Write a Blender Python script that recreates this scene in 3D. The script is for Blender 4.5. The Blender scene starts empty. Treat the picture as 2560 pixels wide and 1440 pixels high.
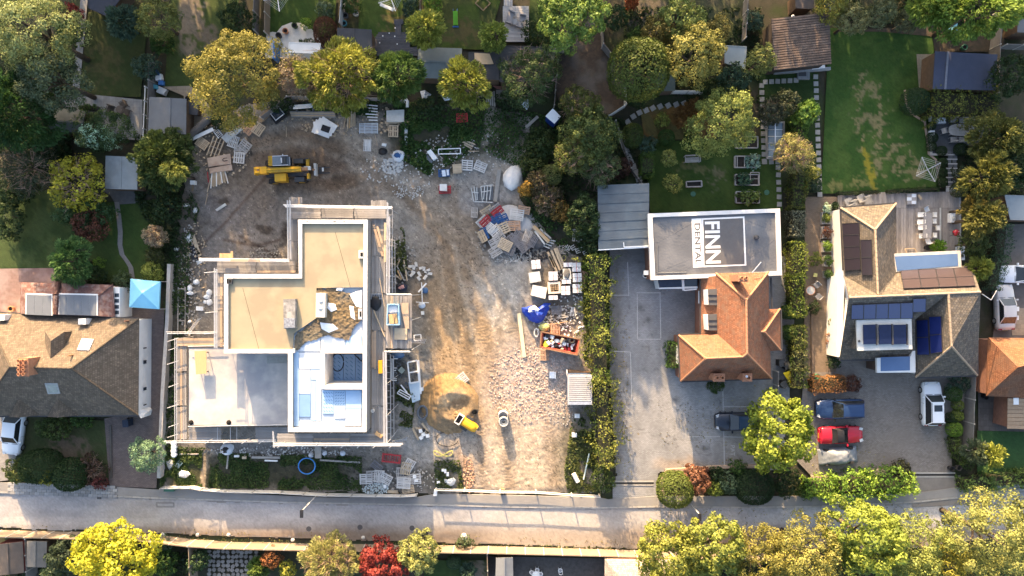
import bpy,math,random
import numpy as np
from mathutils import Vector,Matrix
R=math.radians
random.seed(7)
scn=bpy.context.scene
COL=scn.collection
# camera, sky, sun, exposure
H=70.0
S=25.0
cam_d=bpy.data.cameras.new('camera');cam=bpy.data.objects.new('camera',cam_d);COL.objects.link(cam)
cam.location=(0,0,H);cam.rotation_euler=(0,0,0)
cam_d.sensor_width=36;cam_d.lens=36*H/102.4;cam_d.clip_start=1;cam_d.clip_end=3000
scn.camera=cam
SUN_EL,SUN_AZ=16.3,13.0
world=bpy.data.worlds.new('World');scn.world=world;world.use_nodes=True
wn=world.node_tree
sky=wn.nodes.new('ShaderNodeTexSky');sky.sky_type='NISHITA';sky.sun_disc=False
sky.sun_elevation=R(SUN_EL);sky.sun_rotation=R(-SUN_AZ)
sky.air_density=0.9;sky.dust_density=4.0;sky.ozone_density=0.4
bg=wn.nodes['Background'];bg.inputs['Strength'].default_value=0.15
wn.links.new(sky.outputs[0],bg.inputs['Color'])
sd=bpy.data.lights.new('sun','SUN');so=bpy.data.objects.new('sun',sd);COL.objects.link(so)
sd.energy=4.8;sd.angle=R(0.5);sd.color=(1.0,0.68,0.37)
ce=math.cos(R(SUN_EL))
SUND=Vector((math.sin(R(SUN_AZ))*ce,-math.cos(R(SUN_AZ))*ce,-math.sin(R(SUN_EL))))
so.rotation_euler=SUND.to_track_quat('-Z','Y').to_euler();so.location=(-20,90,60)
scn.view_settings.view_transform='Standard';scn.view_settings.look='None'
scn.view_settings.gamma=1;scn.view_settings.use_curve_mapping=False
scn.view_settings.exposure=2.05
scn.render.engine='CYCLES'
scn.cycles.max_bounces=5;scn.cycles.diffuse_bounces=2;scn.cycles.glossy_bounces=2
scn.cycles.transmission_bounces=2;scn.cycles.transparent_max_bounces=4
scn.cycles.use_denoising=True
# helpers
def P(px,py,z=0.0):
 k=(1-z/H)/S
 return Vector(((px-1280)*k,(720-py)*k,z))
def LN(px,z=0.0):return px*(1-z/H)/S
def sstep(a,b,x):
 t=np.clip((x-a)/(b-a),0,1);return t*t*(3-2*t)
def vnoise(x,y,seed=0):
 xi=np.floor(x).astype(np.int64);yi=np.floor(y).astype(np.int64)
 fx=x-xi;fy=y-yi;fx=fx*fx*(3-2*fx);fy=fy*fy*(3-2*fy)
 def h(a,b):
  n=(a*374761393+b*668265263+seed*974711)&0x7fffffff
  n=((n^(n>>13))*1274126177)&0x7fffffff
  return((n^(n>>16))&0xffff)/65535.0
 return(h(xi,yi)*(1-fx)+h(xi+1,yi)*fx)*(1-fy)+(h(xi,yi+1)*(1-fx)+h(xi+1,yi+1)*fx)*fy
def fbm(x,y,seed=0,oct=4):
 s=0;a=.5;t=0
 for i in range(oct):
  s=s+a*vnoise(x,y,seed+i*17);t+=a;a*=.55;x=x*2.03+11.3;y=y*2.03+5.7
 return s/t
def in_poly(x,y,poly):
 r=np.zeros(x.shape,bool);n=len(poly)
 for i in range(n):
  x1,y1=poly[i];x2,y2=poly[(i+1)%n]
  if y1==y2:continue
  c=((y1>y)!=(y2>y))&(x<(x2-x1)*(y-y1)/(y2-y1)+x1);r^=c
 return r
class MB:
 """collects primitives that become ONE mesh"""
 def __init__(s):s.v=[];s.f=[]
 def add(s,vs,fs):
  b=len(s.v);s.v+=[tuple(v)for v in vs];s.f+=[tuple(i+b for i in f)for f in fs];return s
 def box(s,c,d,rz=0.0,rx=0.0,ry=0.0):
  hx,hy,hz=d[0]/2,d[1]/2,d[2]/2
  vs=[Vector((x,y,z))for z in(-hz,hz)for y in(-hy,hy)for x in(-hx,hx)]
  if rx or ry or rz:
   m=Matrix.Rotation(rz,3,'Z')@Matrix.Rotation(ry,3,'Y')@Matrix.Rotation(rx,3,'X')
   vs=[m@v for v in vs]
  c=Vector(c)
  return s.add([v+c for v in vs],[(0,2,3,1),(4,5,7,6),(0,1,5,4),(2,6,7,3),(0,4,6,2),(1,3,7,5)])
 def beam(s,a,b,w,h,up=Vector((0,0,1))):
  a=Vector(a);b=Vector(b);d=(b-a).normalized()
  u=d.cross(up)
  if u.length<1e-4:u=d.cross(Vector((1,0,0)))
  u.normalize();n=u.cross(d);u=u*w/2;n=n*h/2
  vs=[a-u-n,a+u-n,a+u+n,a-u+n,b-u-n,b+u-n,b+u+n,b-u+n]
  return s.add(vs,[(0,1,2,3),(4,7,6,5),(0,4,5,1),(1,5,6,2),(2,6,7,3),(3,7,4,0)])
 def tube(s,a,b,r,r2=None,n=8,cap=True):
  a=Vector(a);b=Vector(b);r2=r if r2 is None else r2;d=(b-a).normalized()
  u=d.orthogonal().normalized();w=d.cross(u)
  vs=[]
  for p,q in((a,r),(b,r2)):
   for i in range(n):
    t=2*math.pi*i/n;vs.append(p+(u*math.cos(t)+w*math.sin(t))*q)
  fs=[(i,(i+1)%n,n+(i+1)%n,n+i)for i in range(n)]
  if cap:fs+=[tuple(range(n-1,-1,-1)),tuple(range(n,2*n))]
  return s.add(vs,fs)
 def path(s,pts,r,n=6,closed=False):
  pts=[Vector(p)for p in pts];m=len(pts);vs=[]
  for i,p in enumerate(pts):
   a=pts[i-1]if(i or closed)else p;b=pts[(i+1)%m]if(i<m-1 or closed)else p
   d=(b-a).normalized();u=d.cross(Vector((0,0,1)))
   u=u.normalized()if u.length>1e-4 else Vector((1,0,0));w=u.cross(d)
   for k in range(n):
    t=2*math.pi*k/n;vs.append(p+(u*math.cos(t)+w*math.sin(t))*r)
  fs=[]
  for i in range(m if closed else m-1):
   j=(i+1)%m
   fs+=[(i*n+k,j*n+k,j*n+(k+1)%n,i*n+(k+1)%n)for k in range(n)]
  return s.add(vs,fs)
 def prism(s,pts,z0,z1=None):
  """pts: world points (top outline, any z if z1 None) extruded down to z0"""
  top=[Vector((p[0],p[1],p[2]if z1 is None else z1))for p in pts]
  ar=sum(top[i].x*top[(i+1)%len(top)].y-top[(i+1)%len(top)].x*top[i].y for i in range(len(top)))
  if ar<0:top.reverse()
  n=len(top);bot=[Vector((p.x,p.y,z0))for p in top]
  return s.add(top+bot,[tuple(range(n)),tuple(range(2*n-1,n-1,-1))]+[(i,n+i,n+(i+1)%n,(i+1)%n)for i in range(n)])
 def ring(s,outer,inner,z0,z1):
  """wall ring between two outlines with equal point counts"""
  n=len(outer);vs=[Vector((p[0],p[1],z))for z in(z0,z1)for q in(outer,inner)for p in q]
  fs=[]
  for i in range(n):
   j=(i+1)%n
   fs+=[(2*n+i,2*n+j,3*n+j,3*n+i),(i,j,2*n+j,2*n+i),(n+i,3*n+i,3*n+j,n+j),(i,n+i,n+j,j)]
  return s.add(vs,fs)
 def dome(s,c,rx,ry,rz,nu=12,nv=5,zmin=0.0,jit=0.0,rnd=random):
  vs=[];fs=[]
  for j in range(nv):
   t=(math.pi/2)*j/nv*(1-zmin)+zmin*math.pi/2
   for i in range(nu):
    p=2*math.pi*i/nu;q=1+rnd.uniform(-jit,jit)
    vs.append((c[0]+rx*math.cos(t)*math.cos(p)*q,c[1]+ry*math.cos(t)*math.sin(p)*q,c[2]+rz*math.sin(t)*q))
  vs.append((c[0],c[1],c[2]+rz))
  for j in range(nv-1):
   for i in range(nu):
    k=(i+1)%nu;fs.append((j*nu+i,j*nu+k,(j+1)*nu+k,(j+1)*nu+i))
  for i in range(nu):fs.append(((nv-1)*nu+i,(nv-1)*nu+(i+1)%nu,nv*nu))
  return s.add(vs,fs)
 def lathe(s,c,prof,n=16):
  vs=[];fs=[]
  for r,z in prof:
   for i in range(n):
    t=2*math.pi*i/n;vs.append((c[0]+r*math.cos(t),c[1]+r*math.sin(t),c[2]+z))
  m=len(prof)
  for j in range(m-1):
   for i in range(n):
    k=(i+1)%n;fs.append((j*n+i,j*n+k,(j+1)*n+k,(j+1)*n+i))
  return s.add(vs,fs)
 def mesh(s,name,mat=None,smooth=False,uv=False):
  me=bpy.data.meshes.new(name);me.from_pydata(s.v,[],s.f)
  if smooth:me.polygons.foreach_set('use_smooth',[True]*len(me.polygons))
  if mat is not None:me.materials.append(mat)
  if uv:
   lay=me.uv_layers.new(name='UVMap')
   for p in me.polygons:
    n=p.normal;u=Vector((0,0,1)).cross(n)
    u=u.normalized()if u.length>1e-3 else Vector((1,0,0));v=n.cross(u)
    for li in p.loop_indices:
     co=me.vertices[me.loops[li].vertex_index].co
     lay.data[li].uv=(co.dot(u),co.dot(v))
  me.update();return me
def link(name,data,parent=None,world=True):
 o=bpy.data.objects.new(name,data);COL.objects.link(o)
 if parent is not None:
  o.parent=parent
  if world:
   q=parent;t=Vector((0,0,0))
   while q is not None:t+=Vector(q.location);q=q.parent
   o.location=-t
 return o
def ob(name,mb,mat,parent=None,smooth=False,uv=False,kind=None):
 o=link(name,mb.mesh(name,mat,smooth,uv),parent)
 if kind:o['kind']=kind
 return o
def tag(o,label,cat,group=None):
 o['label']=label;o['category']=cat
 if group:o['group']=group
 return o
def thing(name,label,cat,loc=(0,0,0),rz=0.0,group=None):
 o=bpy.data.objects.new(name,None);COL.objects.link(o);o.empty_display_size=.3
 o.location=loc;o.rotation_euler=(0,0,rz);return tag(o,label,cat,group)
class Kit:
 """a kind of thing: its part meshes are built once in local coordinates and shared by every copy"""
 def __init__(s,name,cat):s.name=name;s.cat=cat;s.parts=[]
 def add(s,name,mb,mat,par=-1,smooth=False,loc=(0,0,0),rot=(0,0,0)):
  me=mb if isinstance(mb,bpy.types.Mesh)else mb.mesh(name,mat,smooth)
  s.parts.append((name,me,par,loc,rot));return len(s.parts)-1
 def place(s,loc,rz,label,group=None,tilt=(0,0),scale=1.0,mat=None):
  r=thing(s.name,label,s.cat,loc,rz,group);r.rotation_euler=(tilt[0],tilt[1],rz)
  r.scale=(scale,)*3 if not isinstance(scale,tuple)else scale
  made=[]
  for name,me,par,l,ro in s.parts:
   o=bpy.data.objects.new(name,me);COL.objects.link(o)
   o.parent=r if par<0 else made[par];o.location=l;o.rotation_euler=ro;made.append(o)
   if mat is not None:
    o.material_slots[0].link='OBJECT';o.material_slots[0].material=mat
  return r
  # materials
def nd(nt,t,**kw):
 n=nt.nodes.new(t)
 for k,v in kw.items():setattr(n,k,v)
 return n
def rgba(c):return(c[0],c[1],c[2],1.0)
_mats={}
def mat(name,c1,c2=None,scale=3.0,rough=.85,bump=.3,bscale=None,metal=0.0,detail=6.0,stain=None,sscale=.5,samt=.5,vary=0.0,brick=None,attr=None,wave=None,spec=.3,grain=.0,stretch=None):
 if name in _mats:return _mats[name]
 m=bpy.data.materials.new(name);m.use_nodes=True;nt=m.node_tree;L=nt.links.new
 b=nt.nodes['Principled BSDF'];b.inputs['Roughness'].default_value=rough;b.inputs['Metallic'].default_value=metal
 b.inputs['Specular IOR Level'].default_value=spec
 tc=nd(nt,'ShaderNodeTexCoord');co=tc.outputs['Object']
 if stretch:
  mp=nd(nt,'ShaderNodeMapping');mp.inputs['Scale'].default_value=stretch;L(co,mp.inputs['Vector']);co=mp.outputs[0]
 c2=c2 or tuple(x*.75 for x in c1)
 nz=nd(nt,'ShaderNodeTexNoise');nz.inputs['Scale'].default_value=scale;nz.inputs['Detail'].default_value=detail
 nz.inputs['Roughness'].default_value=.65;L(co,nz.inputs['Vector'])
 rp=nd(nt,'ShaderNodeMapRange');rp.inputs['From Min'].default_value=.32;rp.inputs['From Max'].default_value=.68
 L(nz.outputs['Fac'],rp.inputs['Value'])
 hsrc=nz.outputs['Fac']
 if attr:
  at=nd(nt,'ShaderNodeAttribute',attribute_name=attr)
  mx=nd(nt,'ShaderNodeMix',data_type='RGBA',blend_type='MULTIPLY');mx.inputs[0].default_value=1
  g=nd(nt,'ShaderNodeMapRange');g.inputs['From Min'].default_value=.3;g.inputs['From Max'].default_value=.7
  g.inputs['To Min'].default_value=1-grain;g.inputs['To Max'].default_value=1+grain
  L(nz.outputs['Fac'],g.inputs['Value']);L(at.outputs['Color'],mx.inputs[6]);L(g.outputs[0],mx.inputs[7]);cur=mx.outputs[2]
 else:
  mx=nd(nt,'ShaderNodeMix',data_type='RGBA');mx.inputs[6].default_value=rgba(c1);mx.inputs[7].default_value=rgba(c2)
  L(rp.outputs[0],mx.inputs[0]);cur=mx.outputs[2]
 if brick:
  uvn=nd(nt,'ShaderNodeUVMap')if brick.get('uv',True)else None
  src=uvn.outputs[0]if uvn else co
  bt=nd(nt,'ShaderNodeTexBrick');L(src,bt.inputs['Vector']);bt.inputs['Scale'].default_value=1
  bt.inputs['Brick Width'].default_value=brick['w'];bt.inputs['Row Height'].default_value=brick['h']
  bt.inputs['Mortar Size'].default_value=brick.get('m',.015);bt.inputs['Mortar Smooth'].default_value=.3
  bt.inputs['Color1'].default_value=(1,1,1,1);k=brick.get('v',.7);bt.inputs['Color2'].default_value=(k,k,k,1)
  mo=brick.get('mo',.45);bt.inputs['Mortar'].default_value=(mo,mo,mo,1);bt.offset=brick.get('off',.5)
  m2=nd(nt,'ShaderNodeMix',data_type='RGBA',blend_type='MULTIPLY');m2.inputs[0].default_value=1
  L(cur,m2.inputs[6]);L(bt.outputs['Color'],m2.inputs[7]);cur=m2.outputs[2]
  ad=nd(nt,'ShaderNodeMath',operation='MULTIPLY_ADD');ad.inputs[1].default_value=-1.2
  L(bt.outputs['Fac'],ad.inputs[0]);L(nz.outputs['Fac'],ad.inputs[2]);hsrc=ad.outputs[0]
 if stain:
  n2=nd(nt,'ShaderNodeTexNoise');n2.inputs['Scale'].default_value=sscale;n2.inputs['Detail'].default_value=5
  L(co,n2.inputs['Vector']);r2=nd(nt,'ShaderNodeMapRange');r2.inputs['From Min'].default_value=.47;r2.inputs['From Max'].default_value=.62
  r2.inputs['To Max'].default_value=samt;L(n2.outputs['Fac'],r2.inputs['Value'])
  m3=nd(nt,'ShaderNodeMix',data_type='RGBA');m3.inputs[7].default_value=rgba(stain);L(r2.outputs[0],m3.inputs[0]);L(cur,m3.inputs[6]);cur=m3.outputs[2]
 if vary:
  oi=nd(nt,'ShaderNodeObjectInfo');hv=nd(nt,'ShaderNodeHueSaturation');mr=nd(nt,'ShaderNodeMapRange')
  mr.inputs['To Min'].default_value=1-vary;mr.inputs['To Max'].default_value=1+vary
  L(oi.outputs['Random'],mr.inputs['Value']);L(mr.outputs[0],hv.inputs['Value']);L(cur,hv.inputs['Color']);cur=hv.outputs[0]
 L(cur,b.inputs['Base Color'])
 if wave:
  wv=nd(nt,'ShaderNodeTexWave',bands_direction=wave[0]);wv.inputs['Scale'].default_value=.314/wave[1];L(co,wv.inputs['Vector'])
  ad=nd(nt,'ShaderNodeMath',operation='MULTIPLY_ADD');ad.inputs[1].default_value=wave[2]
  L(wv.outputs['Fac'],ad.inputs[0]);L(hsrc,ad.inputs[2]);hsrc=ad.outputs[0]
 if bump:
  if bscale:
   n3=nd(nt,'ShaderNodeTexNoise');n3.inputs['Scale'].default_value=bscale;n3.inputs['Detail'].default_value=4;L(co,n3.inputs['Vector'])
   ad=nd(nt,'ShaderNodeMath',operation='ADD');L(hsrc,ad.inputs[0]);L(n3.outputs['Fac'],ad.inputs[1]);hsrc=ad.outputs[0]
  bp=nd(nt,'ShaderNodeBump');bp.inputs['Strength'].default_value=bump;bp.inputs['Distance'].default_value=.08
  L(hsrc,bp.inputs['Height']);L(bp.outputs[0],b.inputs['Normal'])
 _mats[name]=m;return m
def fol(c1,c2,trans=.35):
 c1,c2=[(c[0]*.90,c[1]*1.16,c[2])if c[1]>.6*c[0]else c for c in(c1,c2)];c1,c2=[tuple(v*.92+.08*(.3*c[0]+.6*c[1]+.1*c[2])for v in c)for c in(c1,c2)]
 key='leaves_%.3f_%.3f_%.3f_%.3f_%.3f_%.3f'%(*c1,*c2)
 if key in _mats:return _mats[key]
 m=bpy.data.materials.new('leaves');m.use_nodes=True;nt=m.node_tree;L=nt.links.new
 b=nt.nodes['Principled BSDF'];b.inputs['Roughness'].default_value=.6;b.inputs['Specular IOR Level'].default_value=.25
 at=nd(nt,'ShaderNodeAttribute',attribute_name='tone')
 mx=nd(nt,'ShaderNodeMix',data_type='RGBA');mx.inputs[6].default_value=rgba(c1);mx.inputs[7].default_value=rgba(c2)
 L(at.outputs['Fac'],mx.inputs[0])
 oi=nd(nt,'ShaderNodeNewGeometry');hv=nd(nt,'ShaderNodeHueSaturation');mr=nd(nt,'ShaderNodeMapRange')
 mr.inputs['To Min'].default_value=.7;mr.inputs['To Max'].default_value=1.25
 L(oi.outputs['Random Per Island'],mr.inputs['Value']);L(mr.outputs[0],hv.inputs['Value']);L(mx.outputs[2],hv.inputs['Color'])
 L(hv.outputs[0],b.inputs['Base Color'])
 tr=nd(nt,'ShaderNodeBsdfTranslucent');L(hv.outputs[0],tr.inputs['Color'])
 ms=nd(nt,'ShaderNodeMixShader');ms.inputs[0].default_value=trans
 L(b.outputs[0],ms.inputs[1]);L(tr.outputs[0],ms.inputs[2]);L(ms.outputs[0],nt.nodes['Material Output'].inputs['Surface'])
 _mats[key]=m;return m
 # foliage
def quadmesh(name,V,tone,material):
 n=len(V)//4;me=bpy.data.meshes.new(name)
 me.vertices.add(4*n);me.vertices.foreach_set('co',V.astype(np.float32).ravel())
 me.loops.add(4*n);me.loops.foreach_set('vertex_index',np.arange(4*n,dtype=np.int32))
 me.polygons.add(n);me.polygons.foreach_set('loop_start',np.arange(0,4*n,4,dtype=np.int32))
 try:me.polygons.foreach_set('loop_total',np.full(n,4,np.int32))
 except Exception:pass
 a=me.attributes.new('tone','FLOAT','FACE');a.data.foreach_set('value',np.clip(tone,0,1).astype(np.float32))
 me.materials.append(material);me.update(calc_edges=True);return me
def nrm(a):return a/(np.linalg.norm(a,axis=1,keepdims=True)+1e-9)
def leaf_quads(C,N,size,rng,jit=.6,w=.55,along=None,fold=.18):
 n=len(C);nr=nrm(N+rng.normal(0,jit,(n,3)))
 if along is None:t=nrm(np.cross(nr,rng.normal(size=(n,3))))
 else:
  t=nrm(along+rng.normal(0,.35,(n,3)));nr=nrm(nr-t*np.sum(nr*t,1,keepdims=True))
 b=np.cross(nr,t);s=size*rng.uniform(.6,1.35,(n,1))
 V=np.empty((n,4,3));V[:,0]=C+t*s*.5;V[:,2]=C-t*s*.5
 V[:,1]=C+b*s*.5*w+nr*s*fold;V[:,3]=C-b*s*.5*w+nr*s*fold
 return V.reshape(-1,3)
def fib_dirs(n,zmin,rng):
 i=np.arange(n)+.5;z=1-(1-zmin)*i/n;p=i*2.399963+rng.uniform(0,6.28);r=np.sqrt(np.maximum(0,1-z*z))
 d=np.stack([r*np.cos(p),r*np.sin(p),z],1);return nrm(d+rng.normal(0,.12,(n,3)))
def crown_arrays(rx,ry,rz,rng,style='b',leaf=.26,dens=1.0):
 r=(rx*ry)**.5
 if style=='d':
  n=int(dens*8*math.pi*2*rx*ry/(leaf*leaf));d=fib_dirs(n,-.35,rng)
  q=np.sign(d)*np.abs(d)**.86
  f=1+.03*rng.normal(size=(n,1));C=q*np.array([rx,ry,rz])*f
  return leaf_quads(C,d,leaf,rng,.55),.5+.3*rng.normal(size=n)*.6+.25*(rng.random(n)>.9)
 rc=max(.28,min(1.05,.22*r))if style!='f' else max(.25,.2*r)
 nc=max(10,int(1.55*2*math.pi*(r*(r+rz)/2)*1.2/(math.pi*rc*rc)))
 D=fib_dirs(nc,-.3,rng);lob=.90+.17*np.sin(D[:,0]*3.1+rng.uniform(0,6))*np.sin(D[:,1]*2.7+rng.uniform(0,6))
 f=(lob*rng.uniform(.70,1.12,nc))[:,None]
 C0=D*f*np.array([rx,ry,rz]);rcs=rc*rng.uniform(.65,1.3,nc)
 k=max(12,int(dens*10*rc*rc/(leaf*leaf)))
 if style=='s':k=int(k*.45)
 C=np.repeat(C0,k,0);rr=np.repeat(rcs,k)[:,None];o=np.repeat(D,k,0)
 e=nrm(rng.normal(size=(len(C),3))+o*.55+np.array([0,0,.25]));sh=rng.uniform(.35,1.05,(len(C),1))**.6
 pos=C+e*rr*sh*np.array([1,1,.8])
 tone=np.repeat(rng.uniform(.05,.95,nc),k)*.7+.3*rng.random(len(C))
 if style=='f':
  al=nrm(o*1.0+e*.5+np.array([0,0,-.15]));V=leaf_quads(pos,e*.6+np.array([0,0,.8]),leaf*2.0,rng,.35,.3,al,.1)
 elif style=='y':
  V=leaf_quads(pos,e,leaf*1.15,rng,.45,.8)
 else:V=leaf_quads(pos,e,leaf,rng,.40,.62)
 return V,tone
def limbs(mb,base,cz,rx,ry,rz,h,rng,n=6,tr=.16):
 mb.tube(base,base+Vector((0,0,max(.3,cz*.75))),tr,tr*.7,7)
 top=base+Vector((0,0,max(.3,cz*.75)))
 for i in range(n):
  a=2*math.pi*i/n+rng.uniform(-.4,.4);q=rng.uniform(.45,.8)
  e=base+Vector((rx*q*math.cos(a),ry*q*math.sin(a),cz+rz*rng.uniform(-.1,.5)))
  m=top.lerp(e,.5)+Vector((0,0,.25*rz*rng.uniform(0,1)))
  mb.tube(top-Vector((0,0,.15)),m,tr*.5,tr*.32,5,False);mb.tube(m,e,tr*.32,tr*.1,5,False)
BARK=mat('bark',(.13,.10,.075),(.06,.045,.035),6,.95,.6)
TWIG=mat('twig_bark',(.36,.25,.19),(.22,.15,.11),5,.9,.2)
_tid=[0]
def tree(label,px,py,r,h,c1,c2,style='b',ry=None,rz=None,leaf=.24,dens=1.0,name='tree',cat=None,group=None,twigs=0,rot=0,low=False):
 _tid[0]+=1;rng=np.random.default_rng(100+_tid[0]);leaf*=.82
 shrub=name!='tree' and not name.endswith('tree')
 k=(1-h*.6/H)/S;rx=r*k;ryy=(ry or r)*k
 if rz is None:rz=min(.47*h,1.15*(rx*ryy)**.5)if not shrub else h*.55
 cz=h-rz
 c=P(px,py,cz+rz*.3);base=Vector((c.x,c.y,0))
 root=thing(name,label,cat or('tree' if not shrub else 'shrub'),base,R(rot),group)
 tb=MB();limbs(tb,Vector((0,0,0)),cz,rx,ryy,rz,h,rng,6 if not shrub else 4,(.05+.022*h)if not shrub else .05)
 if twigs:
  n=twigs
  d=fib_dirs(n,-.1,rng);ln=rng.uniform(.85,1.12,n)
  tt=MB()
  for i in range(n):
   e=Vector(d[i]*ln[i]*np.array([rx,ryy,rz]))+Vector((0,0,cz));s0=Vector((e.x*.35,e.y*.35,cz-rz*.1+(e.z-cz)*.3))
   m=s0.lerp(e,.55)+Vector(rng.normal(0,.12*rx,3));tt.tube(s0,m,.045,.03,3,False);tt.tube(m,e,.03,.008,3,False)
   for q in range(2):
    e2=m.lerp(e,.6)+Vector(rng.normal(0,.16*rx,3));tt.tube(m.lerp(e,.25),e2,.02,.006,3,False)
  link('twigs',tt.mesh('twigs',TWIG),root,False)
 link('trunk' if not shrub else 'stem',tb.mesh('trunk',BARK,True),root,False)
 V,tone=crown_arrays(rx,ryy,rz,rng,style,leaf,dens);V=V+np.array([0,0,cz])
 if shrub or low:V[:,2]=np.maximum(V[:,2],.03+.02*rng.random(len(V)))
 link('crown' if not shrub else 'foliage',quadmesh('crown',V,tone,fol(c1,c2)),root,False)
 return root
def hedge(label,pts,w,h,c1,c2,leaf=.2,name='hedge',cat='hedge',group=None,rough=.12,dens=1.0,bumps=.0):
 """hedge along a pixel polyline (given at the hedge top), w = width px"""
 _tid[0]+=1;rng=np.random.default_rng(900+_tid[0])
 Q=[P(x,y,h*.8)for x,y in pts];w=w*(1-h*.8/H)/S
 base=Vector((Q[0].x,Q[0].y,0));root=thing(name,label,cat,base,0,group)
 segs=[(Q[i],Q[i+1])for i in range(len(Q)-1)];Ls=[max(.05,(b-a).length)for a,b in segs];Vs=[];Ts=[]
 core=MB()
 for i,(a,b)in enumerate(segs):
  d=(b-a).normalized();u=Vector((-d.y,d.x,0))
  n=int(dens*2.3*Ls[i]*(w+1.3*h)/(leaf*leaf))
  s=rng.random(n)*Ls[i];th=rng.uniform(-1,1,n)*(w/2+h*.65)
  if i==0 or i==len(segs)-1:
   ne=int(n*.5*w*h/(Ls[i]*(w+1.3*h)));ne=min(ne,n)
  wv=1+(fbm(s*.55+i*7,s*0+3.3,_tid[0]+4,3)-.5)*2.4*min(1,rough*2.6+bumps);hv=1+(fbm(s*.6+i*5,s*0+9.1,_tid[0]+6,3)-.5)*1.5*min(1,rough*2+bumps)
  top=np.abs(th)<w/2
  off=np.where(top,th,np.sign(th)*w/2);z=np.where(top,h,h-(np.abs(th)-w/2)*1.5)
  cl=(fbm(s*1.3+i*9,th*1.3,_tid[0],3)-.5)*2*(rough+bumps)*2.2
  rnd=np.where(top,np.clip((np.abs(off)/(w/2)-.6)/.4,0,1)**2*.22*min(w,h),0)
  z=np.maximum(.06,z*hv+np.where(top,cl,0)-rnd+rng.normal(0,rough*.4,n));off=off*wv+np.where(top,0,np.sign(off)*cl)+rng.normal(0,rough*.5,n)
  C=np.array(a)[None]*np.array([1,1,0])+s[:,None]*np.array([d.x,d.y,0])+off[:,None]*np.array([u.x,u.y,0])
  C[:,2]=z
  N=np.where(top[:,None],np.array([[0,0,1.]]),np.sign(off)[:,None]*np.array([[u.x,u.y,.2]]))
  Vs.append(leaf_quads(C,N,leaf,rng,.6));Ts.append(.5+(fbm(s*.9+i*5,th*.9,5+_tid[0],3)-.5)*2.6+rng.normal(0,.18,n))
  core.box(((a.x+b.x)/2,(a.y+b.y)/2,h*.36),(Ls[i],max(.1,w*.6),h*.72),math.atan2(d.y,d.x))
  for e,sg in((a,-1),(b,1)):
   m=int(dens*2.3*w*h/(leaf*leaf));Ce=np.array(e)[None]*np.array([1,1,0])+rng.uniform(-w/2,w/2,m)[:,None]*np.array([u.x,u.y,0])+sg*rng.normal(0,rough*.5,m)[:,None]*np.array([d.x,d.y,0])
   Ce[:,2]=rng.uniform(.05,h,m);Vs.append(leaf_quads(Ce,np.tile(np.array([[sg*d.x,sg*d.y,.3]]),(m,1)),leaf,rng,.6));Ts.append(rng.random(m))
 V=np.concatenate(Vs)-np.array(base);t=np.concatenate(Ts)
 V[:,2]=np.maximum(V[:,2],.02)
 link('foliage',quadmesh('foliage',V,t,fol(c1,c2)),root,False)
 o=ob('branches',core,mat('hedge_wood',(.035,.035,.02),(.02,.02,.012),8,.95,.5),root)
 return root
def weeds(name,label,polys,n,c1,c2,seed,size=.16,hgt=.3,clump=.35,avoid=()):
 """uncountable low ground cover scattered over pixel polygons"""
 rng=np.random.default_rng(seed);Vs=[];Ts=[]
 for poly,m in zip(polys,n):
  xs=[p[0]for p in poly];ys=[p[1]for p in poly]
  px=rng.uniform(min(xs),max(xs),m);py=rng.uniform(min(ys),max(ys),m)
  d=fbm(px/38,py/38,seed,4);keep=in_poly(px,py,poly)&(d>clump)
  for av in avoid:keep&=~in_poly(px,py,av)
  px=px[keep];py=py[keep];d=d[keep]
  x=(px-1280)/S;y=(720-py)/S;hh=hgt*np.clip((d-clump)*4,.15,1)*rng.random(len(x))
  C=np.stack([x,y,.05+hh],1);N=np.stack([rng.normal(0,.5,len(x)),rng.normal(0,.5,len(x)),np.ones(len(x))],1)
  Vs.append(leaf_quads(C,N,size,rng,.5,.6));Ts.append(fbm(px/25,py/25,seed+9,3)*1.6-.3+rng.normal(0,.15,len(x)))
 o=link(name,quadmesh(name,np.concatenate(Vs),np.concatenate(Ts),fol(c1,c2)))
 o['kind']='stuff';o['label']=label;o['category']='plants';return o
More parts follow.
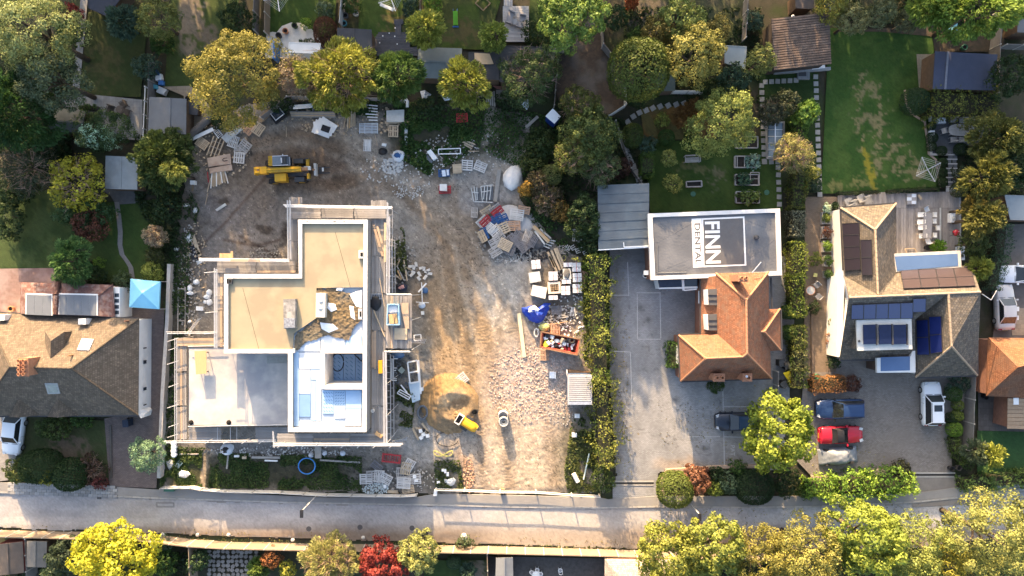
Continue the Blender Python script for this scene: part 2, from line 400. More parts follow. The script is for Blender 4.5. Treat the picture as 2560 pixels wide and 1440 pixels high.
 # SETTING: ground, lawns, paving, road
def grid_sheet(name,poly,res,z,hfun,cfun,m,quad=None,kind='structure',label=None):
 """a sheet with real relief and painted surface colours; poly in photo pixels at ground level"""
 if quad:
  q=[np.array(p,float)for p in poly]
  wx=max(np.linalg.norm(q[1]-q[0]),np.linalg.norm(q[2]-q[3]))/S;wy=max(np.linalg.norm(q[3]-q[0]),np.linalg.norm(q[2]-q[1]))/S
  nx=max(2,int(wx/res));ny=max(2,int(wy/res));u,v=np.meshgrid(np.linspace(0,1,nx+1),np.linspace(0,1,ny+1))
  px=(q[0][0]*(1-u)+q[1][0]*u)*(1-v)+(q[3][0]*(1-u)+q[2][0]*u)*v;py=(q[0][1]*(1-u)+q[1][1]*u)*(1-v)+(q[3][1]*(1-u)+q[2][1]*u)*v
  inside=np.ones((ny,nx),bool);keepz=None
 else:
  xs=[p[0]for p in poly];ys=[p[1]for p in poly]
  nx=int((max(xs)-min(xs))/S/res);ny=int((max(ys)-min(ys))/S/res)
  px,py=np.meshgrid(np.linspace(min(xs),max(xs),nx+1),np.linspace(min(ys),max(ys),ny+1))
  cx=(px[:-1,:-1]+px[1:,1:])/2;cy=(py[:-1,:-1]+py[1:,1:])/2
  wob=(fbm(cx/22,cy/22,31,3)-.5)*16
  inside=in_poly(cx+wob,cy+wob,poly)
 hz=z+hfun(px,py);c=cfun(px,py)
 V=np.stack([(px-1280)/S,(720-py)/S,hz],-1).reshape(-1,3)
 idx=np.arange((ny+1)*(nx+1)).reshape(ny+1,nx+1)
 F=np.stack([idx[:-1,:-1],idx[1:,:-1],idx[1:,1:],idx[:-1,1:]],-1)[inside]
 used=np.unique(F);mp=np.full(len(V),-1);mp[used]=np.arange(len(used));V=V[used];F=mp[F];c=c.reshape(-1,3)[used]
 me=bpy.data.meshes.new(name);n=len(F)
 me.vertices.add(len(V));me.vertices.foreach_set('co',V.astype(np.float32).ravel())
 me.loops.add(4*n);me.loops.foreach_set('vertex_index',F.astype(np.int32).ravel())
 me.polygons.add(n);me.polygons.foreach_set('loop_start',np.arange(0,4*n,4,dtype=np.int32))
 me.polygons.foreach_set('use_smooth',np.ones(n,bool))
 a=me.attributes.new('Col','FLOAT_COLOR','POINT');a.data.foreach_set('color',np.concatenate([c,np.ones((len(c),1))],1).astype(np.float32).ravel())
 me.materials.append(m);me.update(calc_edges=True)
 o=link(name,me);o['kind']=kind
 if label:o['label']=label
 return o
def blobs(px,py,base,items,seed=3,wob=26):
 """soil colours and some painted shade, laid as soft-edged patches"""
 wx=(fbm(px/40,py/40,seed,4)-.5)*wob*2;wy=(fbm(px/40,py/40,seed+50,4)-.5)*wob*2
 c=np.empty(px.shape+(3,));c[...]=base
 for(x,y,rx,ry,rot,col,amt,soft)in items:
  t=R(rot);dx=px+wx-x;dy=py+wy-y
  a=(dx*math.cos(t)+dy*math.sin(t))/rx;b=(-dx*math.sin(t)+dy*math.cos(t))/ry
  k=(amt*(1-sstep(1-soft,1+soft,np.sqrt(a*a+b*b))))[...,None];c=c*(1-k)+np.array(col)*k
 return c
def pl_dist(px,py,pts):
 d=np.full(px.shape,1e9);along=np.zeros(px.shape);acc=0
 for(x1,y1),(x2,y2)in zip(pts[:-1],pts[1:]):
  l2=(x2-x1)**2+(y2-y1)**2;t=np.clip(((px-x1)*(x2-x1)+(py-y1)*(y2-y1))/l2,0,1)
  dd=np.hypot(px-x1-t*(x2-x1),py-y1-t*(y2-y1));s=acc+t*l2**.5
  along=np.where(dd<d,s,along);d=np.minimum(d,dd);acc+=l2**.5
 return d,along
M_ATTR=mat('soil',(1,1,1),None,14,.95,.5,60,attr='Col',grain=.32,detail=10)
M_LAWN=mat('lawn',(1,1,1),None,22,.95,.6,80,attr='Col',grain=.38,detail=10)
gm=MB().add([(-260,-260,-.16),(260,-260,-.16),(260,260,-.16),(-260,260,-.16)],[(0,1,2,3)])
ob('ground',gm,mat('garden_soil',(.055,.048,.034),(.028,.030,.018),1.2,.95,.6,18,stain=(.035,.05,.018),sscale=.3,samt=.8),kind='structure')
def sheet(name,pts,z,m,uv=False):
 mb=MB();vs=[((x-1280)/S,(720-y)/S,z)for x,y in pts]
 ar=sum(vs[i][0]*vs[(i+1)%len(vs)][1]-vs[(i+1)%len(vs)][0]*vs[i][1]for i in range(len(vs)))
 if ar<0:vs.reverse()
 mb.add(vs,[tuple(range(len(vs)))])
 return ob(name,mb,m,None,uv=uv,kind='structure')
 # building site earth
SITE=[(500,330),(610,262),(700,248),(860,262),(1010,262),(1200,262),(1330,290),(1320,400),(1300,500),(1400,620),(1470,650),(1490,900),(1512,1236),(1300,1236),(1080,1232),(760,1232),(560,1226),(400,1218),(412,1000),(420,800),(430,640),(440,560),(470,440)]
TRK=[[(640,350),(760,330),(880,380),(990,470),(1080,540),(1150,640),(1200,780),(1230,900),(1260,1060),(1280,1236)],[(700,470),(800,470),(920,440),(1010,490),(1110,600),(1140,760),(1170,900),(1200,1080),(1210,1236)],[(1040,470),(1170,620),(1260,760),(1330,900),(1370,1060),(1390,1236)]]
GREY=(.30,.265,.225);PALE=(.46,.405,.335);BRN=(.17,.125,.09);DRK=(.115,.09,.07);SAND=(.47,.34,.20);PINK=(.45,.37,.32);WARM=(.50,.41,.31)
GRN=(.05,.05,.028)
def site_col(px,py):
 c=blobs(px,py,GREY,[(700,560,250,200,0,(.27,.235,.20),.9,.5),(600,600,130,120,0,(.25,.22,.195),.8,.5),(780,400,240,80,5,BRN,.95,.45),(840,440,60,30,0,(.2,.14,.10),.8,.5),(640,480,120,60,-30,(.2,.16,.125),.8,.5),(560,520,60,50,0,(.22,.2,.19),.7,.5),(690,330,110,50,0,(.23,.2,.17),.8,.5),(930,360,90,60,30,PALE,.8,.5),(1000,460,110,40,25,(.42,.38,.33),.8,.5),(1020,560,70,90,0,(.38,.345,.30),.6,.5),(1190,380,60,40,10,PALE,.85,.4),(1250,400,70,30,-20,PALE,.8,.4),(1180,480,90,60,0,(.38,.35,.315),.7,.5),(1120,560,70,110,-25,(.27,.20,.14),.75,.5),(1150,650,90,120,-15,(.27,.22,.17),.6,.5),(1080,530,40,60,-30,PALE,.4,.6),(1120,790,90,130,-15,(.38,.27,.165),.85,.5),(1160,900,100,120,-8,(.43,.31,.185),.85,.5),(1240,740,70,60,0,(.46,.44,.40),.75,.4),(1290,640,60,50,0,(.42,.40,.37),.6,.5),(1330,690,50,160,0,(.40,.375,.34),.5,.5),(1030,900,50,100,0,(.33,.31,.27),.7,.5),(1340,960,120,110,0,PINK,.9,.45),(1400,1010,60,90,10,(.40,.35,.31),.8,.5),(1300,1060,110,60,0,(.5,.38,.27),.7,.5),(1290,1150,130,110,0,WARM,.9,.4),(1140,1000,70,70,0,SAND,.8,.5),(1060,1110,90,70,0,(.40,.375,.34),.9,.4),(1170,1150,60,90,-12,(.40,.345,.29),.8,.5),(1170,1190,16,60,-10,(.42,.27,.17),.7,.5),(650,1180,270,48,0,GRN,.95,.35),(470,1180,60,50,0,(.06,.065,.03),.9,.4),(517,1170,9,70,5,(.36,.29,.21),.9,.5),(640,1118,210,16,0,(.27,.26,.245),.8,.4),(1110,1200,60,30,0,(.14,.13,.10),.8,.5),(1150,320,170,80,5,GRN,.95,.45),(1090,400,90,40,0,(.10,.095,.06),.7,.5),(1020,330,50,60,0,GRN,.8,.4),(880,270,190,20,0,GRN,.8,.4),(1230,300,20,60,10,PALE,.75,.5),(1345,260,20,60,40,PALE,.8,.5),(1300,400,14,60,25,PALE,.8,.4),(1220,505,60,40,0,(.38,.36,.34),.8,.5),(1290,560,60,30,0,(.36,.345,.33),.8,.5),(445,760,40,300,0,(.10,.085,.06),.85,.5),(470,560,40,120,-10,(.16,.13,.10),.8,.5),(1440,1120,50,110,8,(.12,.11,.07),.8,.5),(1440,700,50,90,0,(.22,.2,.17),.6,.5),(1250,575,66,62,-30,(.09,.08,.075),.92,.35),(1400,690,50,70,0,(.14,.12,.10),.7,.5),(1380,790,50,40,0,(.17,.12,.085),.8,.5),(560,400,60,70,0,(.15,.125,.10),.75,.5),(980,1195,80,34,0,(.16,.15,.14),.8,.5),(980,900,24,170,0,(.075,.075,.07),.85,.4),(1000,690,30,60,0,(.09,.085,.075),.85,.4),(838,448,14,20,-20,(.08,.06,.045),.95,.3),(662,574,18,16,0,(.09,.07,.055),.9,.4),(555,495,14,10,0,(.09,.07,.055),.9,.4),(706,585,14,30,0,(.07,.055,.045),.9,.4)])  # dark patch under the pallet heap paints in the shade between slats
 for i,t in enumerate(TRK):
  d,s=pl_dist(px,py,t);k=(np.exp(-(d/16)**2)*(.55 if i<2 else .38)*(.4+fbm(px/30,py/30,8+i,3)))[...,None]
  c=c*(1-k)+np.array((.235,.165,.105))*k
  e_=(np.exp(-((d-24)/7)**2)*.5*fbm(px/14,py/14,28+i,3))[...,None];c=c*(1-e_)+np.array((.50,.43,.34))*e_
 for pts in([(475,640),(560,560),(640,470),(700,400)],[(560,600),(640,615),(700,600)],[(600,590),(690,640)]):
  d,s=pl_dist(px,py,pts);k=(np.exp(-(d/4)**2)*.8)[...,None];c=c*(1-k)+np.array((.12,.085,.065))*k
 f=fbm(px/9,py/9,77,5)[...,None];g=fbm(px/3.2,py/3.2,78,3)[...,None]
 c=c*(.40+.66*f)*(.68+.60*g)
 sp=(vnoise(px/2.6,py/2.6,91)>.86)&(fbm(px/30,py/30,92,3)>.47)
 c=np.where(sp[...,None],c*.45,c)
 sp=(vnoise(px/2.4,py/2.4,93)>.88)&(fbm(px/26,py/26,94,3)>.5)
 c=np.where(sp[...,None],np.minimum(c*1.7,.62),c)
 rub=np.exp(-(((px-1345)/125)**2+((py-960)/120)**2)**2);v=vnoise(px/3.4,py/3.4,61);w=vnoise(px/3.4,py/3.4,62)
 rc=np.where((v>.62)[...,None],np.array((.50,.44,.39)),np.where((w>.66)[...,None],np.array((.36,.22,.165)),np.array((.30,.27,.25))))
 k=(rub*.55)[...,None]
 return np.clip(c*(1-k)+rc*k,.02,.8)
def site_h(px,py):
 h=fbm(px/50,py/50,11,3)*.09+fbm(px/7,py/7,12,3)*.06+vnoise(px/2.8,py/2.8,13)*.03
 rub=np.exp(-(((px-1345)/125)**2+((py-960)/120)**2)**2)
 h=h+rub*vnoise(px/3.4,py/3.4,61)*.06
 for i,t in enumerate(TRK):
  d,s=pl_dist(px,py,t);e=np.exp(-(d/15)**2)
  h=h-e*.03+np.exp(-((d-20)/6)**2)*.04
  if i<3:h=h+np.exp(-(d/24)**4)*.022*np.sin(s/1.15+np.abs(d)*.25+fbm(px/20,py/20,5+i,2)*9)*(fbm(px/60,py/60,41,2)>.4)*sstep(600,720,py)
 ex=sstep(1238,1215,py)
 return h*ex-.075
grid_sheet('building_site_earth',SITE,.105,.0,site_h,site_col,M_ATTR)
# sand heap
def heap_h(px,py):
 a=np.hypot((px-1122)/74,(py-1008)/76);k=np.clip(1-a,0,1)
 cut=np.clip(1-np.hypot((px-1138)/44,(py-1012)/34),0,1)
 return-.04+1.15*k**.85*(.8+.4*fbm(px/18,py/18,21,3))-1.0*cut*(k>0)+.10*(fbm(px/6,py/6,22,2)-.5)*(k>0)
o=grid_sheet('sand_heap',[(1046,1010),(1062,956),(1100,930),(1150,934),(1190,980),(1196,1030),(1180,1072),(1120,1088),(1070,1060)],.11,.05,heap_h,lambda px,py:blobs(px,py,(.30,.195,.095),[(1140,1035,60,40,-30,(.20,.15,.095),.9,.5),(1085,970,40,40,0,(.25,.16,.075),.7,.6),(1130,990,40,12,-35,(.42,.31,.19),.7,.5)])*(.6+.8*fbm(px/4,py/4,23,3))[...,None],M_ATTR,kind='stuff',label='heap of orange building sand beside the yellow cement mixer')  # darker patch on the south side is shade painted into the sand
o['category']='sand'
# lawns
def lawn(name,quad,c1,c2,items=(),seed=1,res=.2,z=.004):
 def cf(px,py):
  f=fbm(px/34,py/34,seed,4);t=sstep(.38,.62,f)[...,None];c=np.array(c1)*(1-t)+np.array(c2)*t
  for(x,y,rx,ry,rot,col,thr)in items:
   a=R(rot);dx=px-x;dy=py-y;e=np.hypot((dx*math.cos(a)+dy*math.sin(a))/rx,(-dx*math.sin(a)+dy*math.cos(a))/ry)
   k=(sstep(thr,thr+.16,fbm(px/11,py/11,seed+7,5)+.30*(1-e))*(1-sstep(.75,1.15,e)))[...,None];c=c*(1-k)+np.array(col)*k
  return c*(.72+.56*fbm(px/3,py/3,seed+3,2))[...,None]
 return grid_sheet(name,quad,res,z,lambda px,py:.012+.05*fbm(px/8,py/8,seed,3)+.03*vnoise(px/2.6,py/2.6,seed+1),cf,M_LAWN,quad=True)
G1,G2=(.028,.062,.010),(.045,.078,.014);DG1,DG2=(.022,.046,.010),(.032,.056,.013);STRAW=(.16,.145,.07)
lawn('lawn',[(222,30),(372,30),(352,243),(199,238)],(.026,.044,.011),(.038,.050,.014),[(260,160,60,90,0,(.055,.055,.02),.6)],1)
lawn('lawn',[(428,-12),(600,-12),(560,215),(412,218)],(.034,.056,.013),(.046,.068,.017),[(482,45,40,110,5,(.17,.14,.105),.45),(510,90,40,40,0,(.12,.10,.075),.5)],2)
lawn('lawn',[(664,-12),(842,-12),(835,92),(660,88)],G1,G2,[],3)
lawn('lawn',[(900,-12),(1046,-12),(1040,112),(895,112)],G1,G2,[(990,60,50,50,0,(.09,.08,.03),.55)],4)
lawn('lawn',[(1075,-12),(1256,-12),(1215,125),(1050,120)],(.046,.062,.018),G2,[(1150,80,80,40,0,(.085,.075,.03),.5)],5)
lawn('lawn',[(1325,-12),(1400,-12),(1392,110),(1322,108)],DG1,DG2,[],6)
lawn('lawn',[(1575,-12),(1860,-12),(1855,150),(1560,130)],(.055,.062,.03),(.07,.066,.04),[(1620,50,60,70,0,(.12,.10,.07),.45)],7)
lawn('lawn',[(1612,352),(1950,352),(1956,528),(1626,532)],(.028,.058,.010),(.042,.072,.014),[(1735,420,60,30,0,(.10,.10,.04),.62),(1790,445,30,40,0,(.11,.105,.06),.62)],8)
lawn('lawn',[(1895,178),(2046,182),(2050,486),(1900,348)],DG1,DG2,[],9)
lawn('lawn',[(2072,70),(2332,78),(2348,482),(2052,484)],(.026,.068,.011),(.046,.090,.017),[(2185,330,60,170,-8,STRAW,.66),(2165,220,40,40,0,STRAW,.62),(2250,400,90,70,10,STRAW,.66),(2150,460,100,30,0,(.14,.14,.05),.62),(2173,420,12,62,-14,(.20,.18,.02),.46),(2290,440,60,50,0,STRAW,.66)],10,.16)
lawn('lawn',[(-20,470),(190,480),(190,674),(-20,674)],DG1,(.044,.07,.02),[],11)
lawn('lawn',[(226,508),(412,498),(410,706),(226,706)],(.028,.056,.011),(.04,.066,.014),[],12)
lawn('front_lawn',[(52,1040),(268,1052),(280,1196),(20,1196)],(.044,.058,.02),(.06,.064,.026),[(170,1120,60,40,0,(.12,.09,.06),.45)],13)
lawn('artificial_lawn',[(2442,1076),(2580,1080),(2580,1198),(2442,1190)],(.03,.075,.022),(.034,.085,.026),[],14)
lawn('lawn',[(1060,1400),(1218,1400),(1218,1460),(1060,1460)],DG1,DG2,[(1190,1425,30,40,20,(.15,.13,.10),.4)],15)
lawn('flower_bed',[(1600,268),(1790,262),(1790,345),(1610,352)],(.10,.085,.03),(.15,.085,.03),[(1725,285,70,40,0,(.19,.10,.03),.42)],16)
# hard surfaces
M_PAVE=mat('grey_paving',(.26,.265,.27),(.20,.205,.21),2.5,.85,.25,brick=dict(w=.6,h=.6,m=.01,v=.85,mo=.6,off=0,uv=False))
M_TAN=mat('tan_paving',(.34,.28,.21),(.27,.22,.16),3,.9,.3,brick=dict(w=.45,h=.45,m=.012,v=.85,mo=.6,uv=False))
M_PINKP=mat('red_terrace',(.26,.17,.15),(.20,.135,.12),2,.85,.25,brick=dict(w=.5,h=.3,m=.01,v=.85,mo=.7,uv=False),stain=(.34,.27,.25),sscale=.6,samt=.5)
M_CREAM=mat('cream_paving',(.56,.53,.48),(.48,.45,.40),4,.8,.2)
M_SHALE=mat('burnt_earth',(.075,.055,.042),(.035,.03,.026),2.2,.95,.8,22,stain=(.11,.105,.10),sscale=.35,samt=.6)
M_BLOCK=mat('block_paving',(.27,.245,.225),(.205,.185,.17),1.4,.85,.35,brick=dict(w=.22,h=.11,m=.012,v=.72,mo=.5,uv=False),stain=(.18,.16,.145),sscale=.3,samt=.6)
M_LOT=mat('grey_block_paving',(.30,.30,.31),(.235,.24,.245),.7,.85,.35,brick=dict(w=.22,h=.11,m=.012,v=.78,mo=.6,uv=False),attr='Col',grain=.10,detail=9)
M_DRIVE=mat('brown_block_drive',(.17,.135,.125),(.13,.105,.10),1.2,.85,.3,brick=dict(w=.24,h=.12,m=.012,v=.75,mo=.55,uv=False))
M_BRICKP=mat('brick_path',(.26,.19,.135),(.19,.145,.105),1.5,.9,.35,brick=dict(w=.22,h=.11,m=.012,v=.75,mo=.55,uv=False),stain=(.15,.12,.09),sscale=.4,samt=.5)
M_ASPH=mat('asphalt',(.285,.262,.245),(.235,.218,.205),.8,.9,.35,50,stain=(.20,.18,.165),sscale=.22,samt=.55,detail=9)
M_FOOT=mat('footway_asphalt',(.245,.24,.235),(.20,.195,.19),1.0,.9,.3,40,stain=(.30,.285,.26),sscale=.5,samt=.4)
M_KERB=mat('kerb_concrete',(.36,.345,.32),(.27,.26,.245),3,.9,.3,vary=.12)
M_DARKP=mat('charcoal_slate',(.10,.105,.115),(.075,.08,.09),2,.7,.2,brick=dict(w=.9,h=.6,m=.01,v=.85,mo=.6,off=.5,uv=False))
M_DECKG=mat('grey_deck',(.40,.39,.39),(.33,.325,.325),4,.8,.2,vary=.1)
sheet('patio',[(160,236),(203,234),(357,250),(357,352),(310,348),(186,268),(160,268)],.075,M_PAVE)
sheet('garden_path',[(204,-20),(222,-20),(199,236),(181,236)],.079,M_PAVE)
sheet('paved_corner',[(405,217),(478,215),(545,285),(468,348),(460,240)],.075,M_TAN)
pts=[(664,146),(664,100),(668,84),(682,80),(692,82),(705,66),(728,57),(752,58),(778,72),(792,86),(800,104),(806,146)]
sheet('patio',pts,.08,M_CREAM)
sheet('bare_plot',[(1382,205),(1395,120),(1420,110),(1480,40),(1508,40),(1512,108),(1536,140),(1538,190),(1566,215),(1566,262),(1520,286),(1470,300),(1400,262)],.06,M_SHALE)
sheet('bare_plot',[(2080,80),(2350,62),(2510,85),(2510,130),(2335,130),(2330,92),(2200,80)],.10,mat('bare_bed',(.09,.065,.045),(.05,.045,.03),3,.95,.7,20))
sheet('terrace',[(-20,672),(140,670),(140,730),(60,800),(-20,800)],.085,M_PINKP)
sheet('side_path',[(282,790),(330,770),(412,770),(402,1040),(392,1220),(275,1215),(262,1046),(345,1030)],.085,M_DRIVE)
sheet('crazy_paving',[(-20,1040),(62,1040),(45,1130),(22,1200),(-20,1205)],.081,mat('crazy_paving',(.27,.26,.25),(.20,.19,.185),2.5,.9,.4))
def lot_col(px,py):
 c=blobs(px,py,(.275,.28,.29),[(1690,790,70,60,0,(.17,.165,.16),.7,.5),(1560,640,60,40,0,(.15,.15,.155),.7,.5),(1620,850,90,160,0,(.27,.275,.29),.7,.5),(1640,690,40,40,0,(.19,.19,.19),.6,.5),(1730,1040,90,80,0,(.345,.345,.345),.6,.5),(1850,990,90,40,0,(.22,.22,.215),.6,.5),(1880,1120,70,60,0,(.23,.21,.19),.7,.5),(1540,900,22,280,0,(.19,.175,.155),.7,.5),(1580,1220,70,30,0,(.31,.31,.31),.5,.5),(1700,1160,60,14,0,(.33,.27,.22),.6,.5)],5)
 c=c*(.74+.52*fbm(px/26,py/44,121,5))[...,None]
 s=np.exp(-((fbm(px/70,py/70,124,3)-.5)/.006)**2);c=c*(1-.35*s)[...,None]
 for x,y,r_ in((1562,831,4),(1596,838,3),(1630,838,3),(1600,770,9),(1620,800,7),(1570,960,8),(1690,1000,10),(1760,1120,8)):c=c*(1-.5*np.exp(-((px-x)**2+(py-y)**2)/(r_*r_)))[...,None]
 lit=(vnoise(px/1.9,py/1.9,125)>.965)&(fbm(px/40,py/40,126,2)>.5);return np.where(lit[...,None],np.array((.25,.19,.07)),c)
grid_sheet('car_park',[(1524,610),(1760,630),(1960,640),(1985,700),(1975,960),(1950,1172),(1650,1176),(1640,1200),(1640,1262),(1530,1262),(1538,1180),(1524,900)],.15,.03,lambda px,py:0*px,lot_col,M_LOT)
sheet('brick_path',[(2012,492),(2100,492),(2094,940),(2010,945)],.04,M_BRICKP)
sheet('forecourt',[(2010,930),(2090,930),(2090,880),(2300,880),(2300,930),(2445,930),(2420,1010),(2375,1060),(2380,1190),(2030,1192),(1990,1150)],.045,M_BLOCK)
sheet('forecourt_exit',[(2280,1188),(2400,1188),(2450,1260),(2280,1268)],.049,mat('exit_paving',(.20,.185,.17),(.16,.15,.14),1.5,.9,.3))
sheet('patio',[(2330,286),(2460,286),(2450,384),(2326,384)],.08,M_DARKP)
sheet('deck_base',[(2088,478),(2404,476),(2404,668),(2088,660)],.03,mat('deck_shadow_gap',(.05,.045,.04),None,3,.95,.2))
sheet('gravel_strip',[(2290,136),(2340,136),(2340,230),(2296,222)],.085,mat('bare_gravel',(.26,.23,.18),(.18,.16,.12),6,.95,.5))
sheet('side_yard',[(2445,930),(2580,930),(2580,1085),(2445,1076)],.03,mat('dark_slabs',(.12,.105,.095),(.085,.075,.07),1.5,.9,.3,brick=dict(w=.6,h=.6,m=.015,v=.8,mo=.5,uv=False)))
sheet('side_drive',[(2490,560),(2580,560),(2580,930),(2470,930),(2500,700)],.03,mat('side_drive',(.15,.13,.12),(.11,.10,.09),1.5,.9,.3))
# road and footway
KERB=[(-60,1229),(0,1232),(200,1238),(400,1247),(560,1252),(700,1257),(900,1261),(1100,1264),(1300,1269),(1500,1271),(1640,1268),(1850,1270),(2030,1268),(2280,1257),(2420,1243),(2620,1218)]
ROADS=[(2620,1325),(2300,1370),(1800,1375),(1620,1372),(1300,1362),(1000,1352),(760,1345),(560,1340),(340,1328),(0,1318),(-60,1316)]
def road_col(px,py):
 f=fbm(px/60,py/30,71,4)[...,None];c=np.array((.305,.298,.300))*(.74+.52*f)
 e=sstep(1298,1345,py)[...,None]*sstep(200,420,px)[...,None]*(.5+fbm(px/30,py/14,72,4)[...,None]*.9)
 c=c*(1-np.clip(e,0,.85))+np.array((.17,.13,.10))*np.clip(e,0,.85)
 k=(sstep(1180,1260,px)*(1-sstep(1520,1640,px))*.45)[...,None];c=c*(1-k)+np.array((.36,.325,.285))*k
 for x in(648,740,800,850,928):
  d=np.abs(np.hypot(px-x,(py-1311)*1.05)-12);k=(np.exp(-(d/2.4)**2)*.16*(px<x+4))[...,None];c=c*(1-k)
 t=(np.abs(py-(1288+4*np.sin(px/200)))<26)[...,None]*.04;c=c*(1+t)
 k=((np.abs(py-1300+px*-.012)<9)&(px<400))[...,None]*.10;c=c*(1+k)
 k=((px>392)&(px<436)&(py>1256)&(py<1268))[...,None];c=np.where(k&((px<394)|(px>433)|(py<1258)|(py>1266))[...,None],c*.55,c)
 return c*(.86+.28*vnoise(px/2.2,py/2.2,73))[...,None]*(.9+.2*fbm(px/5,py/5,74,3))[...,None]
grid_sheet('road',KERB+ROADS,.13,.004,lambda px,py:.012*fbm(px/30,py/30,75,3),road_col,mat('asphalt_road',(1,1,1),None,18,.9,.3,70,attr='Col',grain=.12,detail=8))
sheet('road_base',[(x,y)for x,y in KERB]+ROADS,-.012,M_ASPH)
FOOT_N=[(2620,1190),(2410,1215),(2290,1232),(2040,1240),(1680,1240),(1636,1240),(1520,1248),(1500,1244),(1300,1238),(1090,1234),(1040,1243),(820,1243),(700,1238),(560,1232),(490,1220),(400,1224),(270,1215),(20,1206),(-60,1204)]
k_in=[(x,y-4)for x,y in KERB]
mb=MB();mb.prism([P(x,y)for x,y in k_in+FOOT_N],-.05,.10);ob('footway',mb,M_FOOT,kind='structure')
kr=thing('kerb','row of grey kerbstones between the road and the footway','kerb',P(0,1232));kr['kind']='structure';del kr['label'];del kr['category']
kk=MB();kk.box((0,0,.055),(.90,.15,.13));kme=kk.mesh('kerbstone',M_KERB)
for(x1,y1),(x2,y2)in zip(KERB[:-1],KERB[1:]):
 a=P(x1,y1-2);b=P(x2,y2-2);n=max(1,round((b-a).length/.92))
 for i in range(n):
  if-30<x1+(x2-x1)*(i+.5)/n<2590:
   p=a.lerp(b,(i+.5)/n);o=bpy.data.objects.new('kerbstone',kme);COL.objects.link(o);o.parent=kr
   o.location=p-kr.location;o.rotation_euler=(0,0,math.atan2((b-a).y,(b-a).x));o.scale=((b-a).length/n/.92,1,random.uniform(.97,1.05))
pv=thing('block_pavement','','',P(100,1218));pv['kind']='structure';del pv['label'];del pv['category']
M_PST=mat('paving_stone',(.30,.30,.30),(.24,.24,.24),4,.9,.3,vary=.22)
k2=MB();k2.box((0,0,.05),(.46,.28,.12));k2m=k2.mesh('paving_stone',M_PST)
for r in range(4):
 for i in range(22):
  x=26+i*12.2+(6 if r%2 else 0);y=1208.5+r*7.4+x*.032
  p=P(x,y,.1);o=bpy.data.objects.new('paving_stone',k2m);COL.objects.link(o);o.parent=pv
  o.location=Vector((p.x,p.y,.058+random.uniform(0,.008)))-pv.location;o.rotation_euler=(0,0,-.032+random.uniform(-.015,.015))
M_PAINT=mat('worn_white_paint',(.42,.42,.42),(.29,.295,.30),9,.8,.1)
def lines(segs,w=.09,z=.036,name='parking_line'):
 for i,(x1,y1,x2,y2)in enumerate(segs):
  a=P(x1,y1,z);b=P(x2,y2,z);d=(b-a).normalized();u=Vector((-d.y,d.x,0))*w/2;zz=Vector((0,0,.0015*(i%3)))
  ob(name,MB().add([a-u+zz,b-u+zz,b+u+zz,a+u+zz],[(0,1,2,3)]),M_PAINT,kind='structure')
lines([(1522,738,1571,738),(1569,655,1572,740),(1591,732,1652,732),(1650,732,1652,846),(1594,848,1652,848),(1593,735,1594,848),(1532,878,1576,880),(1576,880,1580,1010),(1807,968,1811,1166),(1808,1016,1880,1017),(1720,1092,1800,1092),(1808,1092,1860,1093)])
def text_mesh(body,size,ext=.0,off=.0):
 cu=bpy.data.curves.new('lettering','FONT');cu.body=body;cu.size=size;cu.extrude=ext;cu.offset=off;cu.align_x='CENTER';cu.align_y='CENTER'
 t=bpy.data.objects.new('lettering',cu);COL.objects.link(t);bpy.context.view_layer.update()
 me=bpy.data.meshes.new_from_object(t.evaluated_get(bpy.context.evaluated_depsgraph_get()));bpy.data.objects.remove(t);me.materials.clear();return me
me=text_mesh('PAT',.62);me.materials.append(M_PAINT);o=link('bay_lettering',me);o.location=P(1831,1126,.037);o.rotation_euler=(0,0,R(-90));o['kind']='structure'
M_SLAB=mat('stepping_stone',(.32,.31,.285),(.25,.24,.225),5,.9,.3,vary=.12)
sk=MB();sk.box((0,0,0),(.46,.46,.07));skm=sk.mesh('stepping_stone',M_SLAB)
def stones(name,pts,step,rz=0,sc=1.0,zz=.085):
 r=thing(name,'','',P(*pts[0]));r['kind']='structure';del r['label'];del r['category']
 for(x1,y1),(x2,y2)in zip(pts[:-1],pts[1:]):
  n=max(1,round(math.hypot(x2-x1,y2-y1)/step))
  for i in range(n):
   p=P(x1+(x2-x1)*(i+.5)/n,y1+(y2-y1)*(i+.5)/n);o=bpy.data.objects.new('stepping_stone',skm);COL.objects.link(o);o.parent=r
   o.location=Vector((p.x,p.y,zz))-r.location;o.rotation_euler=(0,0,rz+random.uniform(-.07,.07));o.scale=(sc,sc,1)
stones('stepping_stone_path',[(2038,184),(2049,495)],17.2,.03)
stones('stepping_stone_path',[(1905,206),(1997,201)],15.8)
stones('stepping_stone_path',[(1903,206),(1910,412)],17.6)
stones('stepping_stone_path',[(1903,405),(1952,405)],16)
stones('stepping_stone_path',[(1944,410),(1948,520)],17.8)
stones('stepping_stone_path',[(1562,312),(1590,285),(1640,268),(1720,258)],21,.5,1.1)
stones('stepping_stone_path',[(1548,330),(1572,395),(1600,455)],15,.3,1.3)
wp=[(293,505),(298,540),(302,580),(301,612),(306,636),(318,652),(328,668),(333,700)]
L_=[(x-6,y)for x,y in wp]+[(x+6,y)for x,y in reversed(wp)];sheet('garden_path',L_,.085,mat('winding_path',(.19,.18,.175),(.14,.135,.13),5,.9,.4))
sheet('patio',[(255,475),(345,470),(345,508),(290,512),(278,490)],.08,mat('dark_patio',(.11,.105,.105),(.08,.08,.08),3,.9,.3))
sp=thing('slab_path','','',P(2378,430));sp['kind']='structure';del sp['label'];del sp['category']
M_SLD=mat('dark_slab',(.14,.15,.17),(.11,.12,.13),4,.8,.2,vary=.1);M_SLP=mat('pale_slab',(.50,.50,.50),(.42,.42,.42),4,.8,.2)
